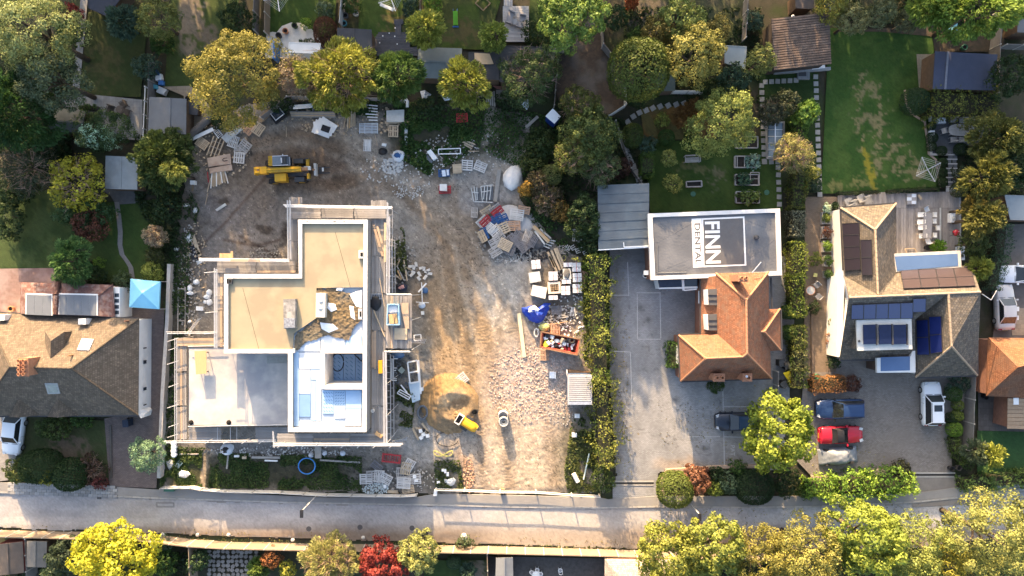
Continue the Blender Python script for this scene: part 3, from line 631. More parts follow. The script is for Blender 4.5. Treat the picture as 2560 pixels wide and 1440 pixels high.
for r in range(8):
 y=381+r*11.4
 for j,(x,w,m)in enumerate(((2372+(r%2)*4,11,M_SLD),(2386+(r%2)*2,9,M_SLD))):
  ob('slab',MB().box(P(x,y,.08),(w/S,.30,.07)),m,sp)
 ob('slab',MB().box(P(2379,y+5.7,.08),(28/S,.11,.075)),M_SLP,sp)
ob('slab',MB().box(P(2380,474,.08),(30/S,.42,.08)),M_SLP,sp)
M_WALLP=mat('pale_render_wall',(.42,.40,.37),(.33,.31,.29),2,.9,.3)
M_BRICKW=mat('brick_wall',(.36,.28,.22),(.28,.21,.165),3,.9,.3)
def wall(label,pts,w,h,m,name='garden_wall',cat='wall',z0=-.02):
 root=thing(name,label,cat,P(*pts[0]));k=0
 for a,b in zip(pts[:-1],pts[1:]):
  A=P(a[0],a[1],h);B=P(b[0],b[1],h);d=(B-A).normalized();A=A-d*(w/2 if k else 0);k+=1
  mb=MB();mb.beam((A.x,A.y,(z0+h)/2),(B.x,B.y,(z0+h)/2),w-.004*k,h-z0-.003*k);ob('wall_run',mb,m,root)
  cb=MB();cb.beam((A.x,A.y,h+.025),(B.x,B.y,h+.025),w+.08-.004*k,.05-.003*k);ob('coping',cb,m,root)
 return root
wall('pale boundary wall between the left drive and the building site',[(423,660),(418,800),(406,990),(397,1195)],.28,.9,M_WALLP)
wall('dark retaining wall edging the left front garden bushes',[(276,1062),(278,1195)],.14,.15,mat('dark_edging',(.10,.09,.08),None,4,.9,.2))
wall('sunlit low brick wall around the car park planting bed',[(1660,1238),(1652,1212),(1668,1177),(1790,1168),(1905,1166)],.22,.45,M_BRICKW)
wall('pale low wall behind the forecourt hedge',[(2030,1194),(2282,1192)],.2,.4,M_BRICKW)
wall('pale curved kerb wall beside the oval table patio',[(2262,225),(2266,262),(2280,285),(2312,305),(2318,350),(2322,385),(2340,400),(2350,470)],.12,.15,M_BRICKW)
wall('pale edging wall round the oval table patio',[(2326,290),(2328,386),(2368,386)],.14,.3,M_WALLP)
wall('brown edging wall along the brick path',[(2030,760),(2032,935)],.14,.3,mat('timber_edge',(.16,.12,.09),None,4,.9,.3))
for x1,x2,y,lab in((1530,1634,1208,'car park'),(2284,2388,1187,'forecourt')):
 r=thing('drain_channel','dark slot drain across the %s entrance'%lab,'drain',P((x1+x2)/2,y))
 ob('channel',MB().box(P((x1+x2)/2,y,.05),((x2-x1)/S,.16,.03)),mat('drain_metal',(.03,.03,.03),None,4,.6,.1),r)
 for dy in(-4.5,5.0):ob('edging',MB().box(P((x1+x2)/2,y+dy,.056),((x2-x1)/S,.14,.03)),M_KERB,r)
for x,y in((772,1322),(900,1318),(1030,1320)):p=P(x,y);tag(ob('manhole_cover',MB().tube((p.x,p.y,-.01),(p.x,p.y,.022),.26,n=18),mat('cast_iron',(.06,.06,.065),(.09,.09,.095),12,.6,.3)),'small round iron cover in the road, '+{772:'left',900:'middle',1030:'right'}[x]+' of three','manhole cover')
for x,y in((248,1244.5),(287,1220)):
 o=ob('drain_cover',MB().box(P(x,y,.02 if y>1230 else .105),(.42,.26,.03)),mat('cast_iron',(.06,.06,.065),(.09,.09,.095),12,.6,.3));tag(o,'dark iron gully grate in the road by the kerb' if y>1230 else 'small square iron cover in the left footway','drain cover')
 # BUILDINGS
def plane_hit(px,py,pl,off=0.0):
 """where the line of sight through a photo pixel meets the plane through three points (used to stand things on slopes)"""
 a,b,c=[Vector(q)for q in pl];n=(b-a).cross(c-a).normalized()
 if n.z<0:n=-n
 o=Vector((0,0,H));d=P(px,py,0)-o;t=(a-o).dot(n)/d.dot(n)
 return o+d*t+n*off
def flat_on(pts,pl,off,th=.05):
 top=[plane_hit(x,y,pl,off)for x,y in pts];low=[plane_hit(x,y,pl,off-th)for x,y in pts];n=len(top)
 ar=sum(top[i].x*top[(i+1)%n].y-top[(i+1)%n].x*top[i].y for i in range(n))
 if ar<0:top.reverse();low.reverse()
 return MB().add(top+low,[tuple(range(n)),tuple(range(2*n-1,n-1,-1))]+[(i,n+i,n+(i+1)%n,(i+1)%n)for i in range(n)])
def faces3(faces,th=.10):
 """roof faces given as lists of (px,py,z); each becomes a slab of real thickness"""
 mb=MB()
 for f in faces:
  v=[P(*q)for q in f]
  nv=(v[1]-v[0]).cross(v[2]-v[0])
  if nv.z<0:v.reverse()
  n=len(v);lo=[q-Vector((0,0,th))for q in v]
  mb.add(v+lo,[tuple(range(n)),tuple(range(2*n-1,n-1,-1))]+[(i,n+i,n+(i+1)%n,(i+1)%n)for i in range(n)])
 return mb
def ridge(name,segs,m,root,r=.11,seg=.42):
 mb=MB()
 for a,b in segs:
  a=P(*a);b=P(*b);n=max(1,int((b-a).length/seg))
  for i in range(n):
   p=a.lerp(b,i/n);q=a.lerp(b,(i+.94)/n);mb.tube(p+Vector((0,0,-.02)),q+Vector((0,0,.015)),r,r*.92,8)
 return ob(name,mb,m,root)
def quadgrid(pts,nu,nv,gap=.04):
 q=[np.array(p,float)for p in pts];out=[]
 f=lambda u,v:tuple((q[0]*(1-u)+q[1]*u)*(1-v)+(q[3]*(1-u)+q[2]*u)*v)
 for j in range(nv):
  for i in range(nu):
   u0,u1,v0,v1=(i+gap)/nu,(i+1-gap)/nu,(j+gap)/nv,(j+1-gap)/nv
   out.append([f(u0,v0),f(u1,v0),f(u1,v1),f(u0,v1)])
 return out
TB=dict(w=.17,h=.21,m=.016,v=.62,mo=.45)
M_RLEFT=mat('mossy_plain_tiles',(.23,.182,.14),(.155,.125,.10),1.1,.9,.7,30,brick=TB,stain=(.095,.08,.062),sscale=2.4,samt=.75)
M_RORANGE=mat('orange_clay_tiles',(.36,.165,.095),(.29,.125,.075),1.4,.85,.7,30,brick=TB,stain=(.19,.12,.085),sscale=2.0,samt=.6)
M_RGREY=mat('weathered_shingles',(.26,.215,.165),(.15,.135,.12),2.6,.9,.8,26,brick=dict(w=.25,h=.22,m=.02,v=.5,mo=.4),stain=(.10,.095,.09),sscale=3.2,samt=.6)
M_RRED=mat('red_brown_tiles',(.21,.105,.09),(.15,.08,.07),1.5,.85,.5,30,brick=dict(w=.3,h=.3,m=.015,v=.8,mo=.6),stain=(.36,.31,.29),sscale=2.2,samt=.35)
M_RTERR=mat('terracotta_tiles',(.30,.135,.07),(.24,.105,.06),1.2,.9,.6,30,brick=TB,stain=(.16,.10,.07),sscale=.8,samt=.5)
M_WHITEW=mat('white_render',(.78,.78,.77),(.70,.70,.69),1.2,.8,.15)
M_BLOCKW=mat('blockwork',(.34,.33,.32),(.27,.265,.26),2,.9,.4,brick=dict(w=.45,h=.22,m=.015,v=.85,mo=.7))
M_BRICKH=mat('house_brick',(.27,.135,.09),(.21,.105,.075),2,.9,.4,brick=dict(w=.22,h=.075,m=.012,v=.75,mo=1.2))
M_FELT=mat('grey_roof_felt',(.14,.15,.165),(.115,.125,.14),1.5,.85,.25,60,stain=(.12,.125,.13),sscale=.6,samt=.5)
M_FELTD=mat('dark_roof_felt',(.055,.058,.068),(.042,.045,.052),2,.8,.2,50,stain=(.075,.078,.085),sscale=.5,samt=.6)
M_WOODW=mat('shed_boards',(.13,.085,.055),(.09,.06,.04),3,.9,.3,wave=('Z',.12,.8))
M_GLASS=mat('window_glass',(.03,.045,.06),(.025,.035,.05),1,.06,0,spec=.8)
M_FRAMEW=mat('white_frame',(.75,.75,.75),(.70,.70,.70),3,.5,.05)
M_SOLAR=mat('solar_cells',(.028,.024,.034),(.024,.021,.030),3,.18,0,spec=.5)
M_SOLARB=mat('blue_solar_cells',(.012,.022,.11),(.010,.018,.095),3,.15,0,spec=.5)
M_ALU=mat('aluminium',(.62,.62,.64),(.55,.55,.57),6,.35,.05,metal=.8)
M_LEAD=mat('lead_flashing',(.55,.55,.56),(.45,.45,.46),3,.6,.1)
M_CHIM=mat('chimney_brick',(.40,.20,.12),(.32,.16,.10),4,.9,.4,brick=dict(w=.22,h=.075,m=.012,v=.75,mo=1.3))
M_POT=mat('terracotta_pot',(.42,.20,.11),(.34,.16,.09),6,.8,.2)
M_MATTBLK=mat('matt_black',(.012,.012,.012),None,5,1,0)  # plain matt black for openings, outlets, cut marks and pot soil
M_BLUEG=mat('blue_roof_glass',(.10,.17,.32),(.085,.15,.29),.8,.22,.05,spec=.6)
M_CREAMP=mat('pale_parapet',(.72,.70,.67),(.62,.60,.57),2.2,.85,.25,stain=(.52,.47,.42),sscale=1.2,samt=.45)
def house_walls(root,pts,z,m,z0=-.02,inset=.0,name='wall'):
 mb=MB();mb.prism([P(x,y,z)for x,y in pts],z0,z);return ob(name,mb,m,root,uv=True)
def panel_array(root,cells,pl,m,off=.16):
 for c in cells:
  o=ob('solar_panel',flat_on(c,pl,off,.05),m,root)
  cc=[np.array(p)for p in c]
  mb=MB()
  for i in range(4):
   a=plane_hit(*c[i],pl,off+.004);b=plane_hit(*c[(i+1)%4],pl,off+.004);mb.beam(a,b,.04,.03)
  ob('panel_frame',mb,mat('black_frame',(.035,.035,.04),None,5,.4,.0),o)
def rooflight(root,pts,pl,glass,name='rooflight'):
 o=ob(name,flat_on(pts,pl,.12,.16),mat('grey_rooflight_frame',(.30,.32,.33),None,5,.5,.05)if glass is M_GLASS else glass,root)
 c=np.mean(np.array(pts,float),0);ins=[tuple(c+(np.array(p)-c)*.72)for p in pts]
 ob('pane',flat_on(ins,pl,.135,.02),glass if glass is not M_GLASS else mat('pale_rooflight_glass',(.25,.30,.31),None,3,.12,0,spec=.6),o);return o
def chimney(root,px,py,w,d,z0,z1,m,pots=(1,1),name='chimney'):
 c=P(px,py,z1);W=LN(w,z1);D=LN(d,z1)
 o=ob(name,MB().box((c.x,c.y,(z0+z1)/2),(W,D,z1-z0)).box((c.x,c.y,z1-.1),(W+.1,D+.1,.14)),m,root,uv=True)
 nx,ny=pots
 for i in range(nx):
  for j in range(ny):
   x=c.x+W*((i+.5)/nx-.5);y=c.y+D*((j+.5)/ny-.5);s=min(W/nx,D/ny)*.36
   p=ob('chimney_pot',MB().lathe((x,y,z1-.04),[(s*1.1,0),(s*.9,.3),(s,.34),(s*.72,.34),(s*.68,.1)],10),M_POT,o)
 return o
 # detached house on the left
root=thing('house','large house with a mossy hipped tile roof, white side wall and eight pot chimney','house',P(160,920))
E0,RZ=2.7,7.0
NW,NE,SE,SW,RW,RE=(-38,781,E0),(347,797,E0),(345,1038,E0),(-58,1040,E0),(25,917,RZ),(178,921,RZ)
house_walls(root,[(-34,786),(346,800),(344,1033),(-52,1034)],E0-.12,M_WHITEW)
ob('roof',faces3([[NW,NE,RE,RW],[NE,SE,RE],[SE,SW,RW,RE],[SW,NW,RW]]),M_RLEFT,root,uv=True)
ridge('ridge_tiles',[(RW,RE),(RE,NE),(RE,SE),(RW,NW),(RW,SW)],M_RLEFT,root,.10)
plN=[P(*q)for q in(NW,NE,RE)];plS=[P(*q)for q in(SE,SW,RW)];plE=[P(*q)for q in(NE,SE,RE)]
dn=ob('dormer',MB().prism([P(113,829,5.2),P(160,830,5.2),P(160,872,5.2),P(113,870,5.2)],3.2),M_RLEFT,root,uv=True)
q=plane_hit(125,897,plN,.05)
ob('dormer_roof',faces3([[(112,827,5.3),(161,829,5.3),(127,852,6.3)],[(112,827,5.3),(127,852,6.3),(126,898,6.3),(113,876,5.3)],[(161,829,5.3),(161,868,5.3),(126,898,6.3),(127,852,6.3)]],.08),M_RLEFT,dn,uv=True)
chimney(root,57,918,24,44,5.5,7.85,M_CHIM,(2,4))
ob('chimney_flashing',MB().add([P(70,896,7.6),P(72,938,7.6),plane_hit(86,937,plS,.03),plane_hit(76,917,plS,.05),plane_hit(84,890,plN,.03)],[(0,1,2,3,4)]),M_LEAD,root)
rooflight(root,[(206,848),(235,850),(223,877),(194,876)],plN,mat('white_roof_panel',(.72,.72,.72),None,3,.4,.05))
rooflight(root,[(113,956),(145,956),(152,982),(121,983)],plS,M_GLASS)
for x0,x1,x2,a in((22,47,102,46),(118,145,196,144)):
 t=plane_hit(a+1,996,plS,.06)
 v=[t,P(x1,1044,4.1),P(x0,1042,2.75),P(x2,1038,2.75)]
 g=MB().add(v+[p-Vector((0,0,.1))for p in v],[(0,2,1),(0,1,3),(2,6,5,1),(1,5,7,3),(4,5,6),(4,7,5)])
 ob('gablet',g,M_RLEFT,root,uv=True)
for x,y in((16,793),(217,803)):
 b=plane_hit(x,y,plN);ob('flue_box',MB().box((b.x,b.y,b.z+.25),(.72,.55,1.0)),M_FRAMEW,root)
for x,y in((182,887),(322,802)):
 b=plane_hit(x,y,plN);ob('vent_pipe',MB().tube(b,b+Vector((0,0,.7)),.07),M_POT,root)
for y,s in((905,.35),(972,.3),(1012,.12),(870,.12)):
 p=P(366,y,1.6);ob('window',MB().box((P(346.5,918,E0).x+.01,p.y,1.55),(.06,s,.5)),M_GLASS,root)
ob('wall_plinth',MB().prism([P(346,1036,2.3),P(352,1046,2.3),P(370,1028,1.2),P(346,1022,2.3)],.4),M_WHITEW,root)
root=thing('extension','low red tiled rear extension with two grey glazed roof panels','extension',P(165,750))
house_walls(root,[(53,709),(279,715),(284,792),(53,785)],2.5,M_BRICKH)
O=[(50,705,2.6),(282,712,2.6),(287,793,2.6),(50,786,2.6)];I=[(66,736,3.1),(245,741,3.1),(246,790,3.3),(64,784,3.3)]
ob('roof',faces3([[O[0],O[1],I[1],I[0]],[O[1],O[2],I[2],I[1]],[O[3],O[0],I[0],I[3]],[I[0],I[1],I[2],I[3]]]),M_RRED,root,uv=True)
ridge('ridge_tiles',[((144,707,2.72),(141,738,3.26))],M_RRED,root,.26);ridge('ridge_tiles',[((141,739.5,3.26),(139,787,3.4))],M_RRED,root,.26)
ridge('hip_tiles',[(O[1],I[1])],M_RRED,root,.08)
for x0,x1 in((66,132),(148,245)):
 pl=[P(66,736,3.12),P(245,741,3.12),P(246,790,3.32)]
 g=ob('roof_glazing',flat_on([(x0,733),(x1,735),(x1,789),(x0-1,786)],pl,.08,.12),M_FRAMEW,root)
 for c in quadgrid([(x0+2,736),(x1-2,738),(x1-2,790),(x0+1,787)],3 if x0<100 else 5,1,.012):ob('pane',flat_on(c,pl,.10,.02),mat('blue_grey_glazing',(.135,.15,.175),(.12,.135,.155),2,.3,.05,spec=.5),g)
ob('side_glazing',MB().prism([P(283,717,2.3),P(299,719,2.3),P(299,793,2.3),P(284,793,2.3)],.0),M_FRAMEW,root)
for y in(738,752,767,781):ob('window',MB().box(P(292,y,2.31)-Vector((0,0,.0)),(.42,.36,.03)),M_GLASS,root)
M_GUT=mat('dark_gutter',(.05,.05,.055),None,4,.6,.05)
def gutter(root,segs):
 for a,b in segs:ob('gutter',MB().beam(P(*a)-Vector((0,0,.06)),P(*b)-Vector((0,0,.06)),.13,.11),M_GUT,root)
gutter(bpy.data.objects['house'],[((-30,780.5,2.7),(347,796,2.7)),((345,1039.5,2.7),(-50,1041.5,2.7))])
# blue gazebo
root=thing('gazebo','pale blue pyramid gazebo canopy beside the white wall','gazebo',P(361,735))
C4=[(326,697,2.1),(400,704,2.1),(397,773,2.1),(323,768,2.1)];A=(355,733,2.95)
mb=MB();v=[P(*c)for c in C4]+[P(*A)];lo=[q-Vector((0,0,.22))for q in v[:4]]
mb.add(v+lo,[(0,1,4),(1,2,4),(2,3,4),(3,0,4)]+[(i,5+i,5+(i+1)%4,(i+1)%4)for i in range(4)])
ob('canopy',mb,mat('pale_blue_canvas',(.26,.62,.82),(.22,.55,.75),1.2,.7,.1),root)
for c in C4:
 p=P(*c);ob('pole',MB().tube((p.x*.997,p.y,0),(p.x*.997,p.y,2.0),.03),M_ALU,root)
 # sheds
def shed(label,q,ze,zr,axis=None,at=.5,roofm=None,wallm=None,name='shed',over=3,cat='shed',group=None,slope=0.0,strips=0):
 c=np.mean(np.array(q,float),0);root=thing(name,label,cat,P(c[0],c[1]),0,group);roofm=roofm or M_FELT
 ins=[tuple(np.array(p)+(c-np.array(p))/np.linalg.norm(c-np.array(p))*over)for p in q]
 house_walls(root,ins,ze-.05,wallm or M_WOODW)
 a,b,cc,d=q;lerp=lambda p,r,t:(p[0]*(1-t)+r[0]*t,p[1]*(1-t)+r[1]*t)
 if axis=='v':
  t,u=lerp(a,b,at),lerp(d,cc,at)
  for nm,f in(('roof_slope',[(*a,ze),(*t,zr),(*u,zr),(*d,ze)]),('roof_slope',[(*t,zr),(*b,ze),(*cc,ze),(*u,zr)])):ob(nm,faces3([f],.06),roofm,root,uv=True)
  mb=MB();mb.beam(P(*t,zr+.02),P(*u,zr+.02),.16,.05);ob('ridge_cap',mb,roofm,root)
 elif axis=='h':
  t,u=lerp(a,d,at),lerp(b,cc,at)
  for nm,f in(('roof_slope',[(*a,ze),(*b,ze),(*u,zr),(*t,zr)]),('roof_slope',[(*t,zr),(*u,zr),(*cc,ze),(*d,ze)])):ob(nm,faces3([f],.06),roofm,root,uv=True)
  mb=MB();mb.beam(P(*t,zr+.02),P(*u,zr+.02),.16,.05);ob('ridge_cap',mb,roofm,root)
 else:
  ob('roof',faces3([[(*a,ze+slope),(*b,ze+slope),(*cc,ze),(*d,ze)]],.08),roofm,root,uv=True)
  mb=MB();e=[P(*a,ze+slope+.02),P(*b,ze+slope+.02),P(*cc,ze+.02),P(*d,ze+.02)]
  for i in range(4):mb.beam(e[i],e[(i+1)%4],.07,.06)
  ob('edge_trim',mb,roofm,root)
 return root
shed('grey felt shed with a lengthwise ridge beside the trellis fence',[(373,242),(466,247),(465,336),(370,331)],2.0,2.5,'v',.56)
shed('olive felt shed half hidden by the white flowered bush',[(126,269),(214,276),(204,330),(120,330)],2.0,2.5,'h',.55,mat('olive_felt',(.13,.135,.125),(.10,.105,.10),2,.9,.3))
shed('small black garden store beside the grey ridged shed',[(470,253),(496,257),(493,287),(468,284)],1.2,1.3,None,.5,M_FELTD,name='garden_store',cat='garden store')
shed('blue grey square shed above the winding path',[(264,389),(344,393),(343,474),(262,472)],2.0,2.3,'v',.48,mat('blue_grey_felt',(.20,.23,.25),(.16,.19,.21),1.2,.85,.3,40,stain=(.12,.13,.15),sscale=.5,samt=.6))
shed('black felt shed next to the red brown dome bush',[(843,69),(929,74),(931,128),(842,120)],2.3,2.6,'v',.48,M_FELTD)
shed('white plastic roofed shelter on the cream patio',[(723,106),(801,109),(799,134),(721,131)],2.1,2.2,None,.5,mat('white_sheet',(.74,.74,.73),(.68,.68,.67),2,.6,.1),M_FRAMEW,'shelter',cat='shelter')
shed('wide grey green felt shed with a crosswise ridge',[(1046,117),(1155,121),(1152,198),(1041,194)],2.1,2.6,'h',.46,mat('grey_green_felt',(.15,.18,.185),(.125,.15,.158),1.5,.85,.2,50))
s8=shed('dark flat roofed shed with a sunlit patch painted on its roof',[(1172,131),(1249,132),(1249,199),(1170,196)],2.2,2.3,None,.5,M_FELTD)
o=ob('painted_sun_patch',MB().prism([P(1186,132,2.32),P(1224,134,2.32),P(1234,160,2.32),P(1187,161,2.32)],2.29),mat('painted_sun_patch',(.52,.40,.27),(.46,.35,.23),3,.8,.2),s8)  # cream plate painted as the sunlit patch on the shed roof
shed('dark boarded flat roof under the dull green tree',[(1251,115),(1386,117),(1383,204),(1249,204)],2.2,2.3,None,.5,mat('dark_boards',(.085,.088,.098),(.06,.062,.07),2,.85,.3,wave=('Y',.14,1.0)))
shed('pale grey sheet shed beside the golden garden tree',[(1812,114),(1866,117),(1862,172),(1812,157)],2.1,2.2,None,.5,mat('pale_grey_sheet',(.27,.31,.325),(.24,.275,.29),1,.7,.1),slope=.2)
shed('greenish roof corner showing under the dense round tree',[(1648,178),(1688,180),(1687,226),(1640,228)],2.0,2.1,None,.5,mat('greenish_felt',(.10,.125,.115),(.08,.10,.095),2,.9,.3))
r12=shed('navy blue felt summerhouse with a pale grey seam',[(2338,128),(2494,136),(2488,226),(2332,222)],2.5,2.75,'v',.2,mat('navy_felt',(.055,.065,.105),(.045,.055,.09),1.5,.8,.15,60),name='summerhouse',cat='summerhouse')
o=ob('roof_seam',MB().beam(P(2370,129,2.8),P(2363,223,2.8),.20,.06),mat('seam_grey',(.17,.18,.22),None,4,.8,.1),r12)
shed('red and brown ridged shed in the bottom left corner',[(-14,1362),(56,1354),(60,1432),(-12,1440)],2.0,2.6,'v',.45,mat('brown_felt',(.11,.09,.078),(.085,.07,.06),2,.9,.3),mat('red_boards',(.25,.06,.05),None,3,.8,.3))
shed('grey ridged shed beside the red and brown shed',[(67,1353),(117,1354),(116,1419),(66,1417)],2.0,2.4,'v',.42,mat('grey_shed_felt',(.13,.13,.125),(.10,.10,.10),1.5,.9,.25))
shed('slate grey ridged shed by the bottom fence corner',[(1240,1395),(1282,1394),(1284,1470),(1238,1470)],2.0,2.4,'v',.5,mat('slate_felt',(.17,.185,.20),(.14,.15,.165),1.5,.9,.25))
shed('brown cabin roof at the top edge by the brown barn',[(1988,-20),(2034,-20),(2034,22),(1990,20)],2.2,2.3,None,.5,mat('brown_roof_felt',(.11,.09,.08),(.08,.07,.065),2,.9,.3))
shed('pale grey roof edge in the top right corner',[(2546,26),(2600,26),(2600,82),(2544,80)],2.2,2.3,None,.5,M_FELT)
shed('dark navy flat roof at the top edge by the narrow path',[(216,-30),(322,-30),(268,40),(222,20)],2.0,2.1,None,.5,mat('navy_flat_roof',(.045,.05,.07),(.035,.04,.055),2,.7,.15))
root=thing('bungalow','pale hipped roof below the end of the long fence','house',P(1570,1450))
house_walls(root,[(1518,1402),(1690,1402),(1690,1560),(1518,1560)],2.4,M_BRICKH)
ob('roof',faces3([[(1512,1398,2.5),(1700,1400,2.5),(1640,1480,4.8),(1580,1480,4.8)],[(1512,1398,2.5),(1580,1480,4.8),(1512,1562,2.5)],[(1700,1400,2.5),(1700,1562,2.5),(1640,1480,4.8)],[(1512,1562,2.5),(1580,1480,4.8),(1640,1480,4.8),(1700,1562,2.5)]]),mat('pale_tiles',(.42,.37,.32),(.35,.31,.27),1.5,.9,.5,brick=TB),root,uv=True)
root=thing('outbuilding','large brown corrugated roof outbuilding beside the patchy lawn','outbuilding',P(2002,105))
q=[(1928,47),(2073,31),(2078,160),(1935,176)]
house_walls(root,[(1932,52),(2068,38),(2072,152),(1938,166)],2.75,mat('dark_stained_boards',(.07,.055,.045),(.05,.04,.035),4,.9,.3))
M_CORR=mat('brown_corrugated',(.135,.098,.078),(.085,.066,.056),2.5,.9,.4,40,stain=(.20,.15,.12),sscale=1.5,samt=.5,vary=.14)
ob('roof',faces3([[(q[0][0],q[0][1],3.2),(q[1][0],q[1][1],3.2),(q[2][0],q[2][1],2.9),(q[3][0],q[3][1],2.9)]],.05),M_CORR,root)
for i in range(21):
 t=(i+.5)/21;a=P(q[0][0]*(1-t)+q[3][0]*t,q[0][1]*(1-t)+q[3][1]*t,3.23-.3*t);b=P(q[1][0]*(1-t)+q[2][0]*t,q[1][1]*(1-t)+q[2][1]*t,3.23-.3*t)
 ob('roof_rib',MB().beam(a,b,.15,.10+random.uniform(0,.03)),M_CORR,root)
ob('step',MB().box(P(2008,188,.15),(1.2,.9,.3)),M_PAVE,root);ob('sill',MB().beam(P(1935,182,.3),P(2075,172,.3),.3,.35),mat('sill_grey',(.30,.31,.32),None,4,.8,.2),root)
ob('doormat',MB().box(P(2006,184,.32),(.75,.5,.04)),M_FELTD,root);ob('bench_seat',MB().beam(P(2030,170,.5),P(2062,166,.5),.3,.1),M_FRAMEW,root)
root=thing('portable_toilet','blue portable toilet with a ribbed white roof','portable toilet',P(1381,292))
T4=[(1382,271),(1402,291),(1386,309),(1364,290)]
house_walls(root,[tuple(np.array(p)*.93+np.array((1383,290))*.07)for p in T4],2.15,mat('blue_plastic',(.015,.06,.30),(.012,.05,.26),3,.4,.05),name='cabin')
ob('roof',MB().prism([P(x,y,2.3)for x,y in T4],2.15),mat('white_plastic',(.78,.79,.80),(.74,.75,.76),3,.4,.05),root)
for t in(.2,.4,.6,.8):
 a=P(1382*(1-t)+1402*t,271*(1-t)+291*t,2.32);b=P(1364*(1-t)+1386*t,290*(1-t)+309*t,2.32);ob('roof_rib',MB().beam(a,b,.07,.05),mat('white_plastic',(1,1,1)),root)
ob('vent_pipe',MB().tube(P(1397,294,2.3),P(1397,294,2.5),.06),M_FELTD,root)
root=thing('container','white corrugated steel site container beside the yellow hedge','container',P(1450,975))
M_STEEL=mat('white_steel',(.42,.42,.43),(.34,.33,.33),2,.5,.15,stain=(.42,.38,.34),sscale=1.5,samt=.3)
house_walls(root,[(1421,938),(1479,938),(1479,1009),(1421,1010)],2.5,mat('blue_steel',(.05,.08,.16),(.04,.065,.13),2,.5,.1),name='body')
ob('roof_rail',MB().prism([P(1419,937,2.6),P(1480,937,2.6),P(1480,1012,2.6),P(1419,1012,2.6)],2.48),M_STEEL,root)
for i in range(13):ob('roof_rib',MB().beam(P(1422,942+i*4.9,2.63),P(1477,942+i*4.9,2.63),.115,.08),M_STEEL,root)
ob('end_plate',MB().beam(P(1422,1008,2.63),P(1478,1008,2.63),.28,.05),mat('blue_grey_steel',(.32,.36,.44),None,3,.5,.1),root)
# carport
root=thing('carport','grey carport with seven sloping roof sheets beside the sign roof','carport',P(1560,543))
M_CARP=mat('grey_fibre_sheet',(.145,.165,.18),(.11,.13,.145),.8,.55,.15,30,stain=(.08,.09,.10),sscale=.5,samt=.6,vary=.07)
qd=[(1494,464),(1623,459),(1622,616),(1496,624)]
for i,c in enumerate(quadgrid(qd,1,7,.0)):
 za=2.75+.012*(i%2);ob('roof_sheet',faces3([[(c[0][0],c[0][1]-1,za-.03),(c[1][0],c[1][1]-1,za-.03),(c[2][0],c[2][1],za+.03),(c[3][0],c[3][1],za+.03)]],.05),M_CARP,root)
for x,y in((1499,470),(1618,466),(1617,610),(1500,618),(1558,614)):p=P(x,y,2.6);ob('post',MB().box((p.x,p.y,1.35),(.12,.12,2.66)),mat('dark_post',(.05,.05,.055),None,4,.8,.1),root)
ob('gutter',MB().beam(P(1560,618,2.80),P(1622,615,2.80),.12,.12),M_FRAMEW,root);ob('edge_trim',MB().beam(P(1496,625,2.74),P(1622,618,2.74),.1,.14),M_FRAMEW,root);ob('downpipe',MB().tube(P(1559,606,2.80),P(1560,618,2.80),.05),M_FRAMEW,root)
# practice building with the roof sign
root=thing('flat_roof_building','flat roofed building with a white rim and a large painted roof sign','building',P(1790,610))
OUT=[(1620,534),(1950,521),(1955,688),(1628,700)];INN=[(1631,543),(1939,531),(1944,678),(1638,690)]
house_walls(root,[(1623,537),(1947,524),(1952,685),(1631,697)],3.3,M_BRICKH)
M_MEMB=mat('dark_membrane',(.115,.12,.13),(.085,.09,.10),.9,.42,.35,5,stain=(.17,.175,.185),sscale=.45,samt=.6,spec=.45)
ob('roof_membrane',MB().prism([P(x,y,3.45)for x,y in INN],3.28),M_MEMB,root)
ob('parapet',MB().ring([P(x,y,3.62)for x,y in OUT],[P(x,y,3.62)for x,y in INN],3.1,3.62),mat('pale_rim',(.62,.62,.62),(.55,.55,.55),2,.7,.15),root)
def zz(x,y,z=3.453):return P(x,y,z)
M_SIGNW=mat('white_sign_paint',(.74,.74,.74),(.68,.68,.68),4,.7,.05);M_SIGND=mat('charcoal_sign_panel',(.105,.105,.11),(.09,.09,.095),3,.6,.1)
sg=ob('roof_sign',MB().prism([zz(1729,547,3.47),zz(1861,541,3.47),zz(1866,664,3.47),zz(1733,669,3.47)],3.45),M_SIGNW,root)
ob('sign_panel',MB().prism([zz(1758,549.5,3.476),zz(1857.5,545,3.476),zz(1861.5,660.5,3.476),zz(1761,664,3.476)],3.4705),M_SIGND,sg)
for x in(1754.5,):ob('sign_line',MB().beam(zz(x,547,3.4715),zz(x+3,668,3.4715),.03,.004),M_SIGND,sg)
me=text_mesh('FINN',2.0,.002,.045)
def fit_text(me,name,m,parent,cx,cy,wpx,hpx,z):
 xs=[v.co.x for v in me.vertices];ys=[v.co.y for v in me.vertices];w=max(xs)-min(xs);h=max(ys)-min(ys);mx=(max(xs)+min(xs))/2;my=(max(ys)+min(ys))/2
 for v in me.vertices:v.co.x=(v.co.x-mx)*LN(hpx,z)/w;v.co.y=(v.co.y-my)*LN(wpx,z)/h
 me.materials.append(m);o=link(name,me,parent);p=P(cx,cy,z);o.location=p+o.location;o.rotation_euler=(0,0,R(-88.3));return o
fit_text(me,'lettering',M_SIGNW,sg,1782,606,37,105,3.480)
fit_text(text_mesh('DENTAL',1.0,.002,.022),'lettering',M_SIGND,sg,1744.5,610,14.5,104,3.474)
mb=MB()
